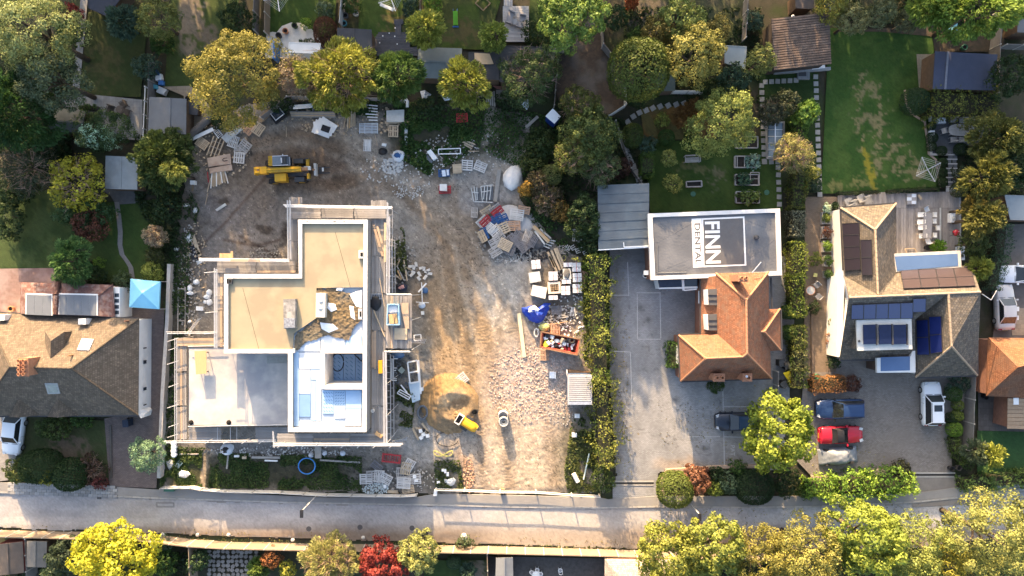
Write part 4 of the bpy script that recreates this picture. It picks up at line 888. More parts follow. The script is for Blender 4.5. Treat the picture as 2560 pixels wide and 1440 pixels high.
for a,b in(((1640,607),(1736,555)),((1866,650),(1938,598)),((1866,550),(1930,575)),((1640,560),(1700,590)),((1640,680),(1720,650)),((1700,682),(1735,660)),((1640,545),(1668,575))):
 mb.path([zz(a[0]+(b[0]-a[0])*t,a[1]+(b[1]-a[1])*t+.8*math.sin(t*5),3.452)for t in(0,.25,.5,.75,1)],.016,5)
ob('membrane_crease',mb,M_MEMB,root)
ob('roof_pipe',MB().path([zz(1643,611,3.5),zz(1644,683,3.5),zz(1716,681,3.5)],.06,6),M_FELT,root)
ob('vent',MB().lathe(zz(1890,594,3.45),[(.22,0),(.22,.25),(.12,.3),(0,.3)],12),M_FELTD,root)
for x,y in((1615,682),):ob('wall_lamp',MB().box(P(x,y,2.6),(.42,.42,.3)),M_FRAMEW,root)
root=thing('porch','low blue glass porch under the flat roofed building','porch',P(1692,712))
house_walls(root,[(1645,700),(1742,697),(1743,722),(1650,722)],2.2,M_FRAMEW)
ob('roof_glass',MB().prism([P(1645,700,2.3),P(1703,699,2.3),P(1704,718,2.3),P(1649,720,2.3)],2.2),mat('dark_blue_glass',(.035,.05,.085),None,2,.2,0),root);ob('roof_glass',MB().prism([P(1711,698,2.3),P(1745,697,2.3),P(1744,716,2.3),P(1712,716,2.3)],2.2),M_GLASS,root)
ob('frame',MB().beam(P(1647,721,2.33),P(1744,718,2.33),.14,.14).beam(P(1707,700,2.33),P(1709,726,2.33),.2,.12).beam(P(1710,726,2.3),P(1742,723,2.3),.1,.1),M_FRAMEW,root)
# orange tiled house
root=thing('house','orange clay tiled house with several hips, dormers and chimneys','house',P(1830,830))
E,ME,RG,WR=2.8,4.5,7.3,5.3
nW,nE,ap,rS,wE,wW=(1790,683,ME),(1921,680,ME),(1866,750,RG),(1868,884,RG),(1857,892,7.0),(1764,896,7.0)
W1,V1,W2,S2=(1697,838,E),(1794,836,ME),(1702,953,E),(1929,946,E)
eN,eS=(1926,690,E+.3),(1928,880,E)
house_walls(root,[(1700,842),(1755,838),(1756,696),(1922,690),(1924,942),(1705,948)],E-.1,M_BRICKH)
house_walls(root,[(1793,690),(1915,688),(1915,800),(1793,830)],ME-.1,M_BRICKH)
house_walls(root,[(1925,776),(1946,776),(1947,871),(1925,873)],E-.1,M_BRICKH)
ob('roof',faces3([[nW,nE,ap],[nW,ap,rS,wE,V1],[nE,(1926,946,E),S2,rS,ap],[W1,V1,wE,wW],[W1,wW,W2],[W2,wW,wE,rS,S2]],.12),M_RORANGE,root,uv=True)
ob('roof_catslide',faces3([[(1752,694,E),(1791,690,ME-.06),(1795,836,ME-.06),(1753,838,E)]],.1),M_RORANGE,root,uv=True)
g0,g1=(1884,830,5.0),(1911,829,5.0)
ob('roof_wing',faces3([[(1920,773,E+.4),(1950,772,E),g1,g0],[(1950,772,E),(1952,876,E),g1],[g0,g1,(1952,876,E),(1926,878,E+.3)]],.1),M_RORANGE,root,uv=True)
M_RID=mat('ridge_clay',(.42,.22,.13),(.34,.17,.10),5,.85,.2,vary=.08)
ridge('ridge_tiles',[(nW,ap),(nE,ap),(ap,rS),(rS,wE),(wE,wW),(wW,W1),(wW,W2),(rS,S2)],M_RID,root,.10,.36);ridge('ridge_tiles',[(g0,g1),(g1,(1950,772,E)),(g1,(1952,876,E))],M_RID,root,.10,.36)
gutter(root,[((1750.5,694,E),(1751.5,838,E)),((1702,954.5,E),(1929,947.5,E)),((1928,694,E+.2),(1931,770,E+.2)),((1953,772,E),(1955,877,E)),((1695.5,838,E),(1700.5,953,E)),((1697,836,E),(1750,834.5,E))])
for y in(743,806):
 d=ob('dormer',MB().prism([P(1767,y-19,4.35),P(1790,y-20,4.35),P(1791,y+19,4.35),P(1769,y+19,4.35)],3.0),M_FRAMEW,root)
 ob('dormer_roof',MB().prism([P(1770,y-20,4.45),P(1792,y-21,4.55),P(1793,y+20,4.55),P(1772,y+20,4.45)],4.36),mat('dormer_lead',(.085,.085,.09),(.07,.07,.075),3,.7,.1),d)
 for t in(.33,.66):ob('roof_roll',MB().beam(P(1770,y-20+40*t,4.5),P(1792,y-20+40*t,4.6),.05,.06),mat('dormer_lead',(1,1,1)),d)
chimney(root,1858,695,22,16,4.6,7.6,M_CHIM,(2,1));chimney(root,1798,944,26,18,2.6,5.2,M_CHIM,(2,1));chimney(root,1869,944,21,18,2.6,5.0,M_CHIM,(1,1))
ob('flue',MB().tube(P(1867,941,5.0),P(1867,941,5.5),.12),M_ALU,root)
ob('aerial_mast',MB().tube(P(1880,682,5.5),P(1903,655,5.5),.05),M_ALU,root)
ob('window',MB().box(P(1694,887,1.6),(.2,1.7,1.0)),M_FRAMEW,root);ob('window',MB().box(P(1750,743,2.3),(.2,1.2,.6)),M_FRAMEW,root)
# house on the right
root=thing('house','big grey and orange weathered shingle house with many solar panels','house',P(2260,740))
e=2.6
house_walls(root,[(2104,522),(2236,514),(2239,676),(2424,668),(2438,738),(2436,932),(2292,936),(2292,892),(2102,893),(2121,745),(2110,690)],e-.1,M_WHITEW)
a1,a2,a3,a4=(2103,520,e),(2240,509,e),(2188,574,6.0),(2195,737,6.3)
m0,m1=(2123,744,6.6),(2452,730,6.6)
plW=[P(*a1),P(*a3),P(*a4)];plS2=[P(*m0),P(2370,734,6.6),P(2099,899,e)];plW3=[P(2370,734,6.6),P(2379,866,6.4),P(2289,943,e)];plN2=[P(2247,676,e),P(2428,663,e),P(*m1)]
def on(x,y,pl):return(x,y,plane_hit(x,y,pl).z)
qw=on(2111,690,plW)
faces=[[a1,a2,a3],[a1,a3,a4,qw],[qw,a4,(2196,741,6.5),m0],[a2,(2242,650,e),(2246,676,e),a4,a3],[(2247,676,e),(2428,663,e),m1,on(2200,742,plN2)],[(2246,676,e),on(2200,742,plN2),a4],[m0,(2370,734,6.6),on(2288,799,plS2),on(2288,899,plS2),(2099,899,e)],[(2370,734,6.6),(2379,866,6.4),(2289,943,e),on(2288,799,plW3)],[(2379,866,6.4),(2443,938,e),(2289,943,e)],[(2372,734,6.6),m1,(2443,938,e),(2379,866,6.4)]]
ob('roof',faces3(faces,.1),M_RGREY,root,uv=True)
gutter(root,[((2101.5,520,e),(2108.5,676,e)),((2103,518.5,e),(2240,507.5,e)),((2099,900.5,e),(2288,900.5,e)),((2444.5,740,e),(2445,938,e)),((2289,944.5,e),(2443,939.5,e))])
M_RIDG=mat('ridge_shingle',(.36,.28,.20),(.28,.22,.165),5,.9,.2)
ridge('ridge_tiles',[(a1,a3),(a2,a3),(a3,a4),(m0,m1),((2371,735,6.62),(2379,866,6.42)),((2379,866,6.42),(2443,938,e)),((2379,866,6.42),(2289,943,e))],M_RIDG,root,.11)
panel_array(root,quadgrid([(2108,559),(2151,557),(2155,674),(2115,677)],1,4,.012),plW,M_SOLAR);panel_array(root,quadgrid([(2154,600),(2182,599),(2184,688),(2158,688)],1,2,.012),plW,M_SOLAR)
panel_array(root,quadgrid([(2250,679),(2426,672),(2438,718),(2258,725)],4,2,.012),plN2,mat('brown_solar_cells',(.055,.042,.045),(.048,.036,.04),3,.25,0,spec=.5))
panel_array(root,quadgrid([(2127,760),(2281,754),(2280,794),(2126,796)],5,1,.012),plS2,M_SOLARB);panel_array(root,quadgrid([(2281,745),(2313,744),(2312,777),(2280,778)],1,1,.0),plS2,M_SOLARB)
panel_array(root,quadgrid([(2294,800),(2323,798),(2327,887),(2296,887)],1,2,.012),plW3,M_SOLARB);panel_array(root,quadgrid([(2325,791),(2356,790),(2359,880),(2329,884)],1,2,.012),plW3,M_SOLARB)
d=ob('flat_dormer',MB().prism([P(2141,800,5.3),P(2279,795,5.3),P(2281,873,5.3),P(2144,877,5.3)],5.12),mat('white_membrane',(.50,.51,.50),(.42,.43,.42),2,.7,.15),root)
ob('dormer_cheek',MB().prism([P(2145,803,5.1),P(2276,798,5.1),P(2278,870,5.1),P(2147,874,5.1)],2.8),M_RGREY,d,uv=True)
for x0 in(2158,2197,2234):
 p=ob('solar_panel',MB().prism([P(x0,812,5.52),P(x0+31,811,5.52),P(x0+32,860,5.52),P(x0+1,861,5.52)],5.44),mat('dark_blue_cells',(.008,.014,.05),None,3,.15,0,spec=.5),d)
 ob('panel_bracket',MB().beam(P(x0+33.5,810,5.42),P(x0+34.5,862,5.42),.1,.2),M_FELTD,p)
ob('roof_outlet',MB().tube(P(2148,853,5.3),P(2148,853,5.42),.12),M_FELTD,d)
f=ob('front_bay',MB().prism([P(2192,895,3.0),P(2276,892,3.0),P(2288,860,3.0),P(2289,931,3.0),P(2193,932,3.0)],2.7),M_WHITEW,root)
ob('bay_wall',MB().prism([P(2200,897,2.68),P(2284,866,2.68),P(2284,926,2.68),P(2200,928,2.68)],0),mat('shade_dark_brick',(.10,.07,.06),(.075,.055,.045),2,.9,.3),f)  # bay walls coloured dark to stand in for shade on them
ob('bay_roof',MB().prism([P(2202,893,3.03),P(2275,891,3.03),P(2275,926,3.03),P(2202,928,3.03)],3.002),M_BLUEG,f)
b=ob('rear_flat_roof',MB().prism([P(2233,634,3.0),P(2401,626,3.0),P(2404,668,3.0),P(2240,680,3.0)],0),mat('pale_trim',(.55,.52,.49),None,2,.8,.1),root)
ob('roof_glass',MB().prism([P(2237,641,3.03),P(2394,634,3.03),P(2396,664,3.03),P(2243,677,3.03)],3.002),M_BLUEG,b)
ob('wall_plinth',MB().prism([P(2094,690,2.3),P(2112,690,2.3),P(2104,892,2.3),P(2092,892,2.3)],0),M_WHITEW,root);ob('aerial',MB().tube(P(2455,735,5.5),P(2478,750,5.0),.04).tube(P(2478,750,5.0),P(2492,726,5.0),.04),M_ALU,root)
# neighbours on the right edge
root=thing('house','orange terracotta roofed house cut by the right edge','house',P(2540,915))
house_walls(root,[(2474,850),(2680,852),(2680,985),(2470,985)],2.5,M_BRICKH)
ob('roof',faces3([[(2471,844,2.6),(2620,846,2.6),(2620,900,5.5),(2545,918,5.5)],[(2471,844,2.6),(2545,918,5.5),(2466,990,2.6)],[(2466,990,2.6),(2545,918,5.5),(2620,900,5.5),(2620,998,2.6)]],.1),M_RTERR,root,uv=True)
root=thing('timber_annex','low tan annex with a boarded roof below the terracotta roof','annex',P(2545,1035))
house_walls(root,[(2524,992),(2620,995),(2620,1084),(2520,1068)],2.2,M_BRICKH)
for i in range(8):
 y=996+i*9.6;ob('roof_board',MB().beam(P(2519-i*.2,y+4,2.3),P(2600,y+5,2.3),.34,.06),mat('tan_roof_board',(.30,.22,.15),(.25,.18,.12),3,.85,.3,vary=.1),root)
ob('rooflight',MB().box(P(2540,1003,2.36),(.5,.65,.06)),M_FRAMEW,root)
shed('pale grey flat roofed garage at the right edge',[(2512,488),(2620,492),(2620,551),(2526,549)],2.5,2.6,None,.5,mat('pale_garage_felt',(.30,.32,.33),(.26,.28,.29),1,.8,.15),name='garage',cat='garage')
# the house under construction
root=thing('building_shell','unfinished building with white parapets, cream screed roof and blue insulation','building',P(740,820));BS=root
ZP=6.6
OUTL=[(745,549),(919,549),(916,1080),(720,1080),(720,883),(560,883),(560,685),(747,685)]
INL=[(755,559),(909,559),(906,1070),(731,1070),(731,873),(570,873),(570,696),(755,696)]
ob('outer_wall',MB().ring([P(x,y,ZP)for x,y in OUTL],[P(x,y,ZP)for x,y in INL],-.05,ZP-.06),M_BLOCKW,root,uv=True)
ob('parapet_coping',MB().ring([P(x+(1 if x<800 else 0)*-.0,y,ZP)for x,y in OUTL],[P(x,y,ZP)for x,y in INL],ZP-.055,ZP),M_CREAMP,root)
for a,b in(((731,877),(736,877)),((802,878),(908,878)),((806,882),(807,972)),((812,968),(907,968))):
 A=P(*a,ZP-.01);B=P(*b,ZP-.01);mb=MB();mb.beam(A-Vector((0,0,1.6)),B-Vector((0,0,1.6)),.38,3.2);ob('inner_wall',mb,M_CREAMP,root)
SCR=[(752,556),(911,556),(911,718),(791,720),(791,795),(734,834),(731,877),(567,877),(567,692),(752,692)]
M_SCR=mat('cream_screed',(.335,.285,.19),(.295,.25,.17),.7,.7,.12,25,stain=(.25,.205,.14),sscale=.55,samt=.7,detail=9)
def inset_poly(poly,z,z0,m,name):return ob(name,MB().prism([P(x,y,z)for x,y in poly],z0),m,root)
inset_poly(SCR,6.36,6.1,M_SCR,'roof_screed')
for a,b in(((838,580),(876,718)),((607,720),(648,876))):ob('painted_shadow',MB().beam(P(*a,6.363),P(*b,6.363),.035,.006),mat('shadow_line',(.10,.085,.06),None,4,.9,0),root)  # thin dark lines painted as scaffold shadows across the screed
M_INSW=mat('white_insulation',(.47,.53,.61),(.41,.48,.57),2,.6,.1);M_INSB=mat('blue_insulation',(.20,.34,.56),(.17,.30,.51),1.6,.55,.1,vary=.10);M_INSL=mat('pale_blue_insulation',(.31,.45,.63),(.27,.41,.60),1.6,.55,.1,vary=.06)
for q_ in([(728,718),(911,718),(911,876),(728,876)],[(728,876),(804,876),(804,1074),(728,1074)],[(804,970),(911,970),(911,1074),(804,1074)]):inset_poly(q_,6.06,5.9,M_INSW,'insulation_base')
def board(x0,y0,x1,y1,z,m,nm='insulation_board',p=None):return ob(nm,MB().prism([P(x0,y0,z),P(x1,y0,z),P(x1,y1,z),P(x0,y1,z)],z-.09),m,p or root)
k=0
for(x0,y0,x1,y1,m)in((733,880,747,1066,M_INSL),(748,882,800,922,M_INSW),(748,924,776,984,M_INSW),(748,986,776,1042,M_INSB),(777,952,790,1052,M_INSL),(791,950,803,1052,M_INSW),(777,924,801,950,M_INSL),(806,976,834,1034,M_INSL),(835,976,863,1014,M_INSL),(864,976,904,1022,M_INSL),(835,1015,863,1046,M_INSW),(864,1023,903,1064,M_INSW),(748,1054,862,1067,M_INSW),(733,838,800,878,M_INSW),(802,838,862,875,M_INSW),(864,838,904,875,M_INSL)):
 k+=1;b=board(x0,y0,x1,y1,6.16+.004*(k%3),m)
mb=MB()
for i in range(6):
 for j in range(4):
  x=808+j*6.4+(i%2)*1;y=980+i*9.2;mb.beam(P(x,y,6.174),P(x+4,y+4,6.174),.045,.004)
for i in range(5):
 for j in range(4):
  x=838+j*6.2;y=980+i*7.2;mb.beam(P(x,y+3,6.174),P(x+4,y,6.174),.045,.004)
ob('printed_dashes',mb,mat('blue_ink',(.06,.16,.30),None,4,.8,0),root)
ob('recess_floor',MB().prism([P(804,880,3.4),P(925,880,3.4),P(925,975,3.4),P(804,975,3.4)],3.2),mat('recess_floor',(.05,.05,.055),None,3,.9,.3),root)
for x0,x1 in((828,858),(859,888),(889,917)):
 b=ob('insulation_board',MB().prism([P(x0,886,3.5),P(x1,886,3.5),P(x1,957,3.5),P(x0,957,3.5)],3.41),M_INSB,root);mb=MB()
 for i in range(6):
  for j in range(2):mb.beam(P(x0+5+j*12,892+i*10,3.505),P(x0+11+j*12,898+i*10,3.505),.05,.006)
 ob('printed_dashes',mb,mat('blue_ink',(1,1,1)),b)
o=ob('hose',MB().path([P(844+15*math.cos(t),906+22*math.sin(t),3.55)for t in np.linspace(0,6.1,22)],.05,6).path([P(886,886,3.7),P(900,900,3.6),P(916,908,3.8),P(918,914,5.0)],.05,6),mat('black_hose',(.015,.015,.017),None,4,.6,0));tag(o,'black hose coiled on the blue boards in the deep recess','hose')
def rough(px,py):return 6.14+.16*fbm(px/7,py/7,51,4)+.06*vnoise(px/2.5,py/2.5,52)
o=grid_sheet('unspread_screed',[(793,724),(822,720),(905,742),(902,800),(870,850),(820,838),(780,850),(742,876),(734,872),(736,838),(793,800)],.07,.0,lambda px,py:.0*px,lambda px,py:blobs(px,py,(.13,.105,.075),[(850,770,60,50,0,(.17,.12,.06),.7,.6),(760,860,50,30,0,(.13,.115,.085),.9,.5),(880,745,40,20,0,(.15,.13,.10),.8,.5)])*(.55+.9*fbm(px/3.5,py/3.5,53,3))[...,None],M_ATTR,kind='stuff')
me=o.data;co=np.empty(len(me.vertices)*3,np.float32);me.vertices.foreach_get('co',co);co=co.reshape(-1,3)
pxx=co[:,0]*S+1280;pyy=720-co[:,1]*S;z=rough(pxx,pyy);co[:,0]*=(1-z/H);co[:,1]*=(1-z/H);co[:,2]=z;me.vertices.foreach_set('co',co.ravel());me.update()
o.parent=root;o.location=-Vector(root.location)
M_FOIL=mat('white_foil',(.78,.79,.82),(.70,.72,.76),3,.5,.4)
for i,pl in enumerate(([(874,736),(892,728),(905,726),(904,770),(890,766),(882,752)],[(820,757),(838,760),(842,774),(828,780),(818,770)],[(800,806),(832,810),(846,822),(822,832),(804,822)],[(842,718),(860,720),(854,728),(840,726)],[(873,764),(884,766),(888,800),(876,792)])):
 mb=MB();r_=random.Random(i);c=P(sum(p[0]for p in pl)/len(pl),sum(p[1]for p in pl)/len(pl),6.36);vs=[P(x,y,6.27+r_.uniform(0,.06))for x,y in pl]
 mb.add([c]+vs+[v-Vector((0,0,.03))for v in vs],[(0,1+j,1+(j+1)%len(pl))for j in range(len(pl))]+[(1+j,1+len(pl)+j,1+len(pl)+(j+1)%len(pl),1+(j+1)%len(pl))for j in range(len(pl))]);ob('foil_sheet',mb,M_FOIL,root)
u=ob('upstand',MB().prism([P(708,748,6.95),P(738,747,6.95),P(738,821,6.95),P(709,822,6.95)],6.3),mat('rough_concrete',(.25,.245,.24),(.15,.145,.14),4,.95,.7,20,stain=(.42,.41,.40),sscale=1.4,samt=.6),root)
ob('cap',MB().prism([P(710,795,7.02),P(737,795,7.02),P(737,819,7.02),P(710,820,7.02)],6.952),mat('blotched_cap',(.30,.33,.38),(.10,.11,.14),5,.8,.3),u)
u=ob('upstand',MB().prism([P(790,732,6.9),P(814,733,6.9),P(812,794,6.9),P(789,793,6.9)],6.1),mat('pale_concrete',(.50,.49,.45),(.43,.42,.39),2,.85,.2),root)
for x,y in((802,752),(801,770)):ob('lump',MB().dome(P(x,y,6.9),.2,.18,.1,8,3),M_CREAMP,u)
for x,y,w,h_,m in((575,703,12,12,M_FELTD),(904,636,12,18,M_CREAMP),(901,785,8,24,M_LEAD)):ob('roof_outlet',MB().box(P(x,y,6.45),(w/S,h_/S,.3)),m,root);ob('opening',MB().box(P(x,y,6.61),(w/S*.5,h_/S*.5,.02)),M_MATTBLK,root)
for x in(768,835,838,860):ob('fixing',MB().box(P(x,554,ZP+.01),(.18,.07,.02)),M_FELT,root)
root2=thing('flat_roof_extension','low concrete flat roof of the garage beside the unfinished building','garage',P(596,965))
house_walls(root2,[(476,872),(728,872),(728,1058),(476,1058)],3.05,M_BLOCKW)
M_CONC=mat('wet_concrete_roof',(.50,.47,.44),(.36,.345,.335),.7,.5,.15,30,stain=(.27,.27,.29),sscale=.45,samt=.8,spec=.4,detail=10)
ob('roof_deck',MB().prism([P(470,868,3.25),P(726,868,3.25),P(726,1064,3.25),P(470,1064,3.25)],3.0),M_CONC,root2)
ob('edge_trim',MB().ring([P(x,y,3.3)for x,y in((468,866),(727,866),(727,1066),(468,1066))],[P(x,y,3.3)for x,y in((471,869),(725,869),(725,1063),(471,1063))],3.1,3.3),mat('dark_edge',(.07,.065,.06),None,4,.8,.1),root2)
for x in(478,572):ob('outlet',MB().dome(P(x,1056,3.25),.24,.24,.2,10,3),M_MATTBLK,root2)
o=ob('concrete_sheet',MB().prism([P(667,890,3.29),P(718,891,3.29),P(717,908,3.29),P(667,909,3.29)],3.253),mat('grey_sheet',(.36,.37,.35),None,3,.8,.2));tag(o,'pale grey board lying on the garage roof by the parapet','board')
r=thing('plywood_table','orange plywood sheet raised on legs above the garage roof','board',P(501,907,3.25))
ob('sheet',MB().prism([P(486,878,4.0),P(516,877,4.0),P(516,934,4.0),P(490,936,4.0)],3.97),mat('plywood',(.52,.33,.17),(.46,.28,.145),2,.8,.15,stretch=(8,1,1)),r)
for x,y in((490,882),(513,882),(513,930),(493,931)):p=P(x,y,3.97);ob('leg',MB().tube((p.x,p.y,3.25),(p.x,p.y,3.97),.04),M_WOODW,r)
# TREES, SHRUBS, HEDGES
DKG=((.020,.034,.013),(.048,.070,.024));GRNF=((.034,.062,.014),(.080,.125,.026));YG=((.085,.105,.016),(.24,.235,.032));YEL=((.25,.19,.012),(.50,.39,.02))
OLV=((.070,.070,.018),(.19,.155,.038));ORG=((.16,.085,.016),(.36,.20,.030));RED=((.13,.016,.018),(.32,.055,.05));BLU=((.035,.058,.044),(.095,.13,.095))
PAL=((.15,.15,.055),(.34,.31,.13));GOLD=((.14,.115,.02),(.40,.29,.05));LIME=((.10,.16,.016),(.24,.30,.03));SAGE=((.12,.17,.11),(.24,.31,.21));BRNR=((.075,.028,.02),(.17,.07,.042));PNK=((.26,.16,.12),(.45,.29,.21))
TG='garden trees'
def T(label,px,py,r,h,c,style='b',**k):return tree(label,px,py,r,h,c[0],c[1],style,**k)
T('big pale flowering tree filling the top left corner',72,70,105,11.5,PAL,'b',ry=95)
T('blue green tree below the pale corner tree',118,190,78,9.5,((.045,.06,.04),(.15,.15,.085)),'b')
T('dark conifer at the left edge with bright sunny shoots',28,275,92,9.0,((.02,.045,.014),(.06,.11,.026)),'f',ry=100)
T('grey bare branched tree near the left edge',62,415,72,5.0,((.035,.04,.025),(.075,.075,.045)),'s',twigs=70,leaf=.2)
T('spiky grey green palm tree beside the top left lawn',303,52,40,4.5,BLU,'f',leaf=.3)
T('yellow green garden tree touching the spiky palm',388,42,50,6.0,((.10,.10,.03),(.26,.22,.06)),'b')
T('small fern like green shrub under the yellow green tree',402,106,27,1.6,GRNF,'f',name='shrub')
T('bluish garden shrub beside the patio trellis',362,165,33,2.6,BLU,'b',name='shrub')
T('dark round bush against the upper grey fence',592,45,38,3.4,DKG,'b',name='shrub')
T('red leaved shrub at the top by the narrow path',182,32,20,2.2,RED,'b',name='shrub')
T('green shrub below the red leaved one',172,82,30,2.6,GRNF,'b',name='shrub')
T('low shrub at the end of the pale fence',628,150,22,2.2,BLU,'b',name='shrub')
T('large rounded tree with orange tinted crown over the timber pile',585,185,108,10.5,((.115,.095,.022),(.33,.23,.045)),'b',ry=112)
T('pinkish half bare tree next to the cream patio',742,190,50,6.2,PNK,'s',twigs=190,leaf=.16)
T('airy bright yellow tree above the white board stack',845,188,96,8.2,((.16,.14,.018),(.40,.32,.04)),'f',ry=80,twigs=110,leaf=.22)
T('mid green feathery tree right of the airy yellow tree',990,188,62,7.2,((.04,.07,.014),(.11,.15,.03)),'f',leaf=.22)
T('golden conifer beside the round dark deck',1062,72,47,6.4,((.15,.14,.02),(.42,.36,.05)),'f',leaf=.24)
T('yellow and green tree in front of the wide green shed',1160,205,60,6.4,((.10,.11,.018),(.36,.30,.035)),'f',leaf=.22,twigs=40)
T('bright yellow green tree left of the grey deck chairs',1234,88,36,5.2,((.10,.12,.02),(.32,.31,.05)),'f',leaf=.22)
T('dull green spreading tree over the dark boarded roof',1325,182,70,6.0,((.045,.062,.022),(.11,.13,.045)),'s',twigs=60,leaf=.2,dens=2.2)
T('dark green bush at the corner of the grey deck',1345,88,38,3.0,DKG,'b',name='shrub')
T('tall bright green tree at the top centre by the bare plot',1435,30,76,10.5,((.08,.12,.02),(.25,.28,.055)),'y',ry=78)
T('dark holly bush at the top beside the bare plot fence',1540,42,30,4.0,((.02,.04,.016),(.06,.085,.03)),'b')
T('dense round olive tree right of the bare plot',1600,168,74,7.6,((.055,.065,.012),(.14,.145,.028)),'d',ry=72,leaf=.26)
T('golden topped tree standing between the round tree and grey shed',1740,132,70,8.6,((.12,.105,.028),(.38,.28,.07)),'b')
T('pale lemon tree at the top behind the golden tree',1702,42,50,7.4,((.12,.13,.03),(.34,.31,.085)),'b')
T('rusty brown tree between the lemon and dense trees',1645,78,40,6.4,((.12,.085,.022),(.28,.17,.045)),'b')
T('small tan tree at the top right of the golden tree',1800,70,34,6.0,((.13,.10,.03),(.34,.23,.07)),'s',leaf=.2,dens=2)
T('lime shrub tucked under the rusty tree',1590,90,20,3.0,GRNF,'b',name='shrub')
T('yellow green tree at the corner of the brown barn',1902,150,36,5.6,((.10,.10,.03),(.27,.235,.07)),'b')
T('blue green tree below the pale grey shed',1832,196,38,4.0,((.022,.045,.032),(.065,.10,.07)),'b')
T('dark undergrowth tree behind the flower bed',1790,225,34,3.0,DKG,'b',name='shrub')
T('big yellow green tree over the garden bench lawn',1808,302,80,7.6,((.10,.115,.03),(.33,.30,.075)),'b',ry=76)
T('bare tipped brown shrub between big tree and stepping stones',1930,280,34,3.6,((.045,.042,.03),(.095,.085,.055)),'s',dens=2.4,twigs=30)
T('dark brown round bush beside the glossy lime bush',1962,258,34,3.6,((.03,.034,.022),(.08,.08,.045)),'b')
T('glossy lime leaved bush beside the stepping stones',2016,284,32,3.2,((.06,.12,.014),(.22,.28,.05)),'y',name='shrub',leaf=.32)
T('straggly yellow tree at the end of the narrow hedge',1988,382,46,4.8,((.18,.145,.05),(.42,.31,.10)),'s',twigs=110,leaf=.18,dens=1.7)
T('leafy lilac bush at the left of the brown barn',1888,50,22,2.2,BLU,'b',name='shrub')
T('orange yellow tree at the top by the barn',2082,16,42,5.0,GOLD,'b')
T('grey leaved sunlit tree right of the barn',2134,46,36,5.0,((.12,.11,.055),(.36,.27,.12)),'s',dens=2.4,leaf=.2)
T('silvery bush in the middle of the top right border',2208,28,34,4.2,((.09,.10,.06),(.26,.22,.11)),'s',dens=2.6,leaf=.2)
T('grey bush left of the bright feathery tree',2268,50,28,3.6,((.08,.085,.055),(.22,.18,.09)),'s',dens=2.6,leaf=.2)
T('bright feathery tree along the top right edge',2450,18,118,9.5,((.07,.115,.016),(.26,.30,.04)),'f',ry=62,leaf=.26)
T('bushy feathery tree beside the bright one at the top edge',2340,12,62,8.0,((.07,.11,.016),(.25,.28,.04)),'f',ry=48,leaf=.25)
hedge('yellow green clipped hedge in front of the navy summerhouse',[(2330,254),(2490,260)],82,2.6,(.075,.08,.014),(.19,.165,.028),leaf=.22,rough=.2,bumps=.1)
T('dark green dome bush left of the yellow green clipped hedge',2292,252,32,2.4,((.025,.048,.022),(.05,.08,.035)),'d',name='shrub',leaf=.16)
T('large dark tree at the upper right edge',2535,190,52,6.0,DKG,'b')
T('olive tree right of the oval table patio',2492,345,62,6.2,OLV,'f',leaf=.24)
T('golden olive conifer below the olive tree',2478,440,54,6.6,((.085,.08,.016),(.22,.17,.035)),'f',leaf=.24)
T('green and gold conifer beside the timber deck',2462,545,46,6.2,((.08,.075,.018),(.22,.165,.04)),'f',leaf=.24)
T('rusty tipped conifer at the corner of the deck',2440,520,32,5.0,((.11,.08,.02),(.28,.17,.035)),'f',leaf=.22)
T('dark green tree at the right edge beyond the conifers',2540,400,44,5.6,DKG,'b',ry=70)
T('yellow conifer beside the far end of the house roof',2452,672,30,4.4,((.14,.13,.02),(.34,.30,.04)),'f',leaf=.22)
T('olive shrub at the end of the deck planter',2440,610,34,4.2,((.04,.062,.018),(.12,.115,.03)),'b')
hedge('grey green hedge beside the right hand drive',[(2510,560),(2502,640),(2482,722)],34,2.4,(.035,.06,.035),(.085,.12,.065),leaf=.18)
T('dark shrub with red flowers by the slab path',2412,440,26,1.8,((.035,.05,.03),(.09,.09,.06)),'b',name='shrub')
T('clump of red flowers by the slab path',2404,448,10,1.3,RED,'b',name='flower_clump',cat='flowers')
T('olive round bush at the top corner of the deck',2400,474,18,1.4,((.06,.065,.03),(.11,.11,.05)),'d',name='shrub',leaf=.14)
for i,(x,y,r,w)in enumerate(((2330,388-22,11,'box ball at the left corner of the oval table patio'),(2332,344,13,'box ball left of the patio below the white cube'),(2355,377,12,'box ball at the lower edge of the oval table patio'),(2403,373,15,'box ball at the right side of the patio exit'),(2357,407,12,'uppermost box ball left of the slab path'),(2356,431,12,'middle box ball left of the slab path'),(2357,455,12,'lowest box ball left of the slab path'),(2330,314,10,'box ball beside the white cube and wall'))):
 T(w,x,y,r,.9,((.02,.036,.014),(.036,.058,.02)),'d',name='box_ball',cat='topiary',leaf=.10,group='clipped box balls around the patio')
SC=((.045,.055,.018),(.14,.13,.038))
T('scrubby olive tree below the bare plot',1452,265,48,5.2,((.06,.07,.018),(.18,.15,.036)),'s',dens=2.6,leaf=.2,twigs=40)
T('tall mixed scrub tree right of the portable toilet',1475,335,68,6.6,((.045,.062,.02),(.14,.145,.04)),'b')
T('yellow twigged scrub tree at the site boundary',1440,385,50,5.4,((.08,.085,.02),(.26,.22,.055)),'s',twigs=70,dens=2.2,leaf=.2)
T('grey green scrub tree above the carport',1500,415,44,5.0,((.05,.065,.03),(.15,.15,.06)),'s',twigs=60,dens=2.4,leaf=.2)
T('dark green thicket tree left of the carport',1462,545,44,4.0,((.026,.045,.016),(.07,.09,.03)),'b',ry=62)
T('brown scrub bush by the white sand pile',1345,455,30,2.4,((.09,.06,.03),(.2,.125,.055)),'s',name='shrub',twigs=60,dens=2)
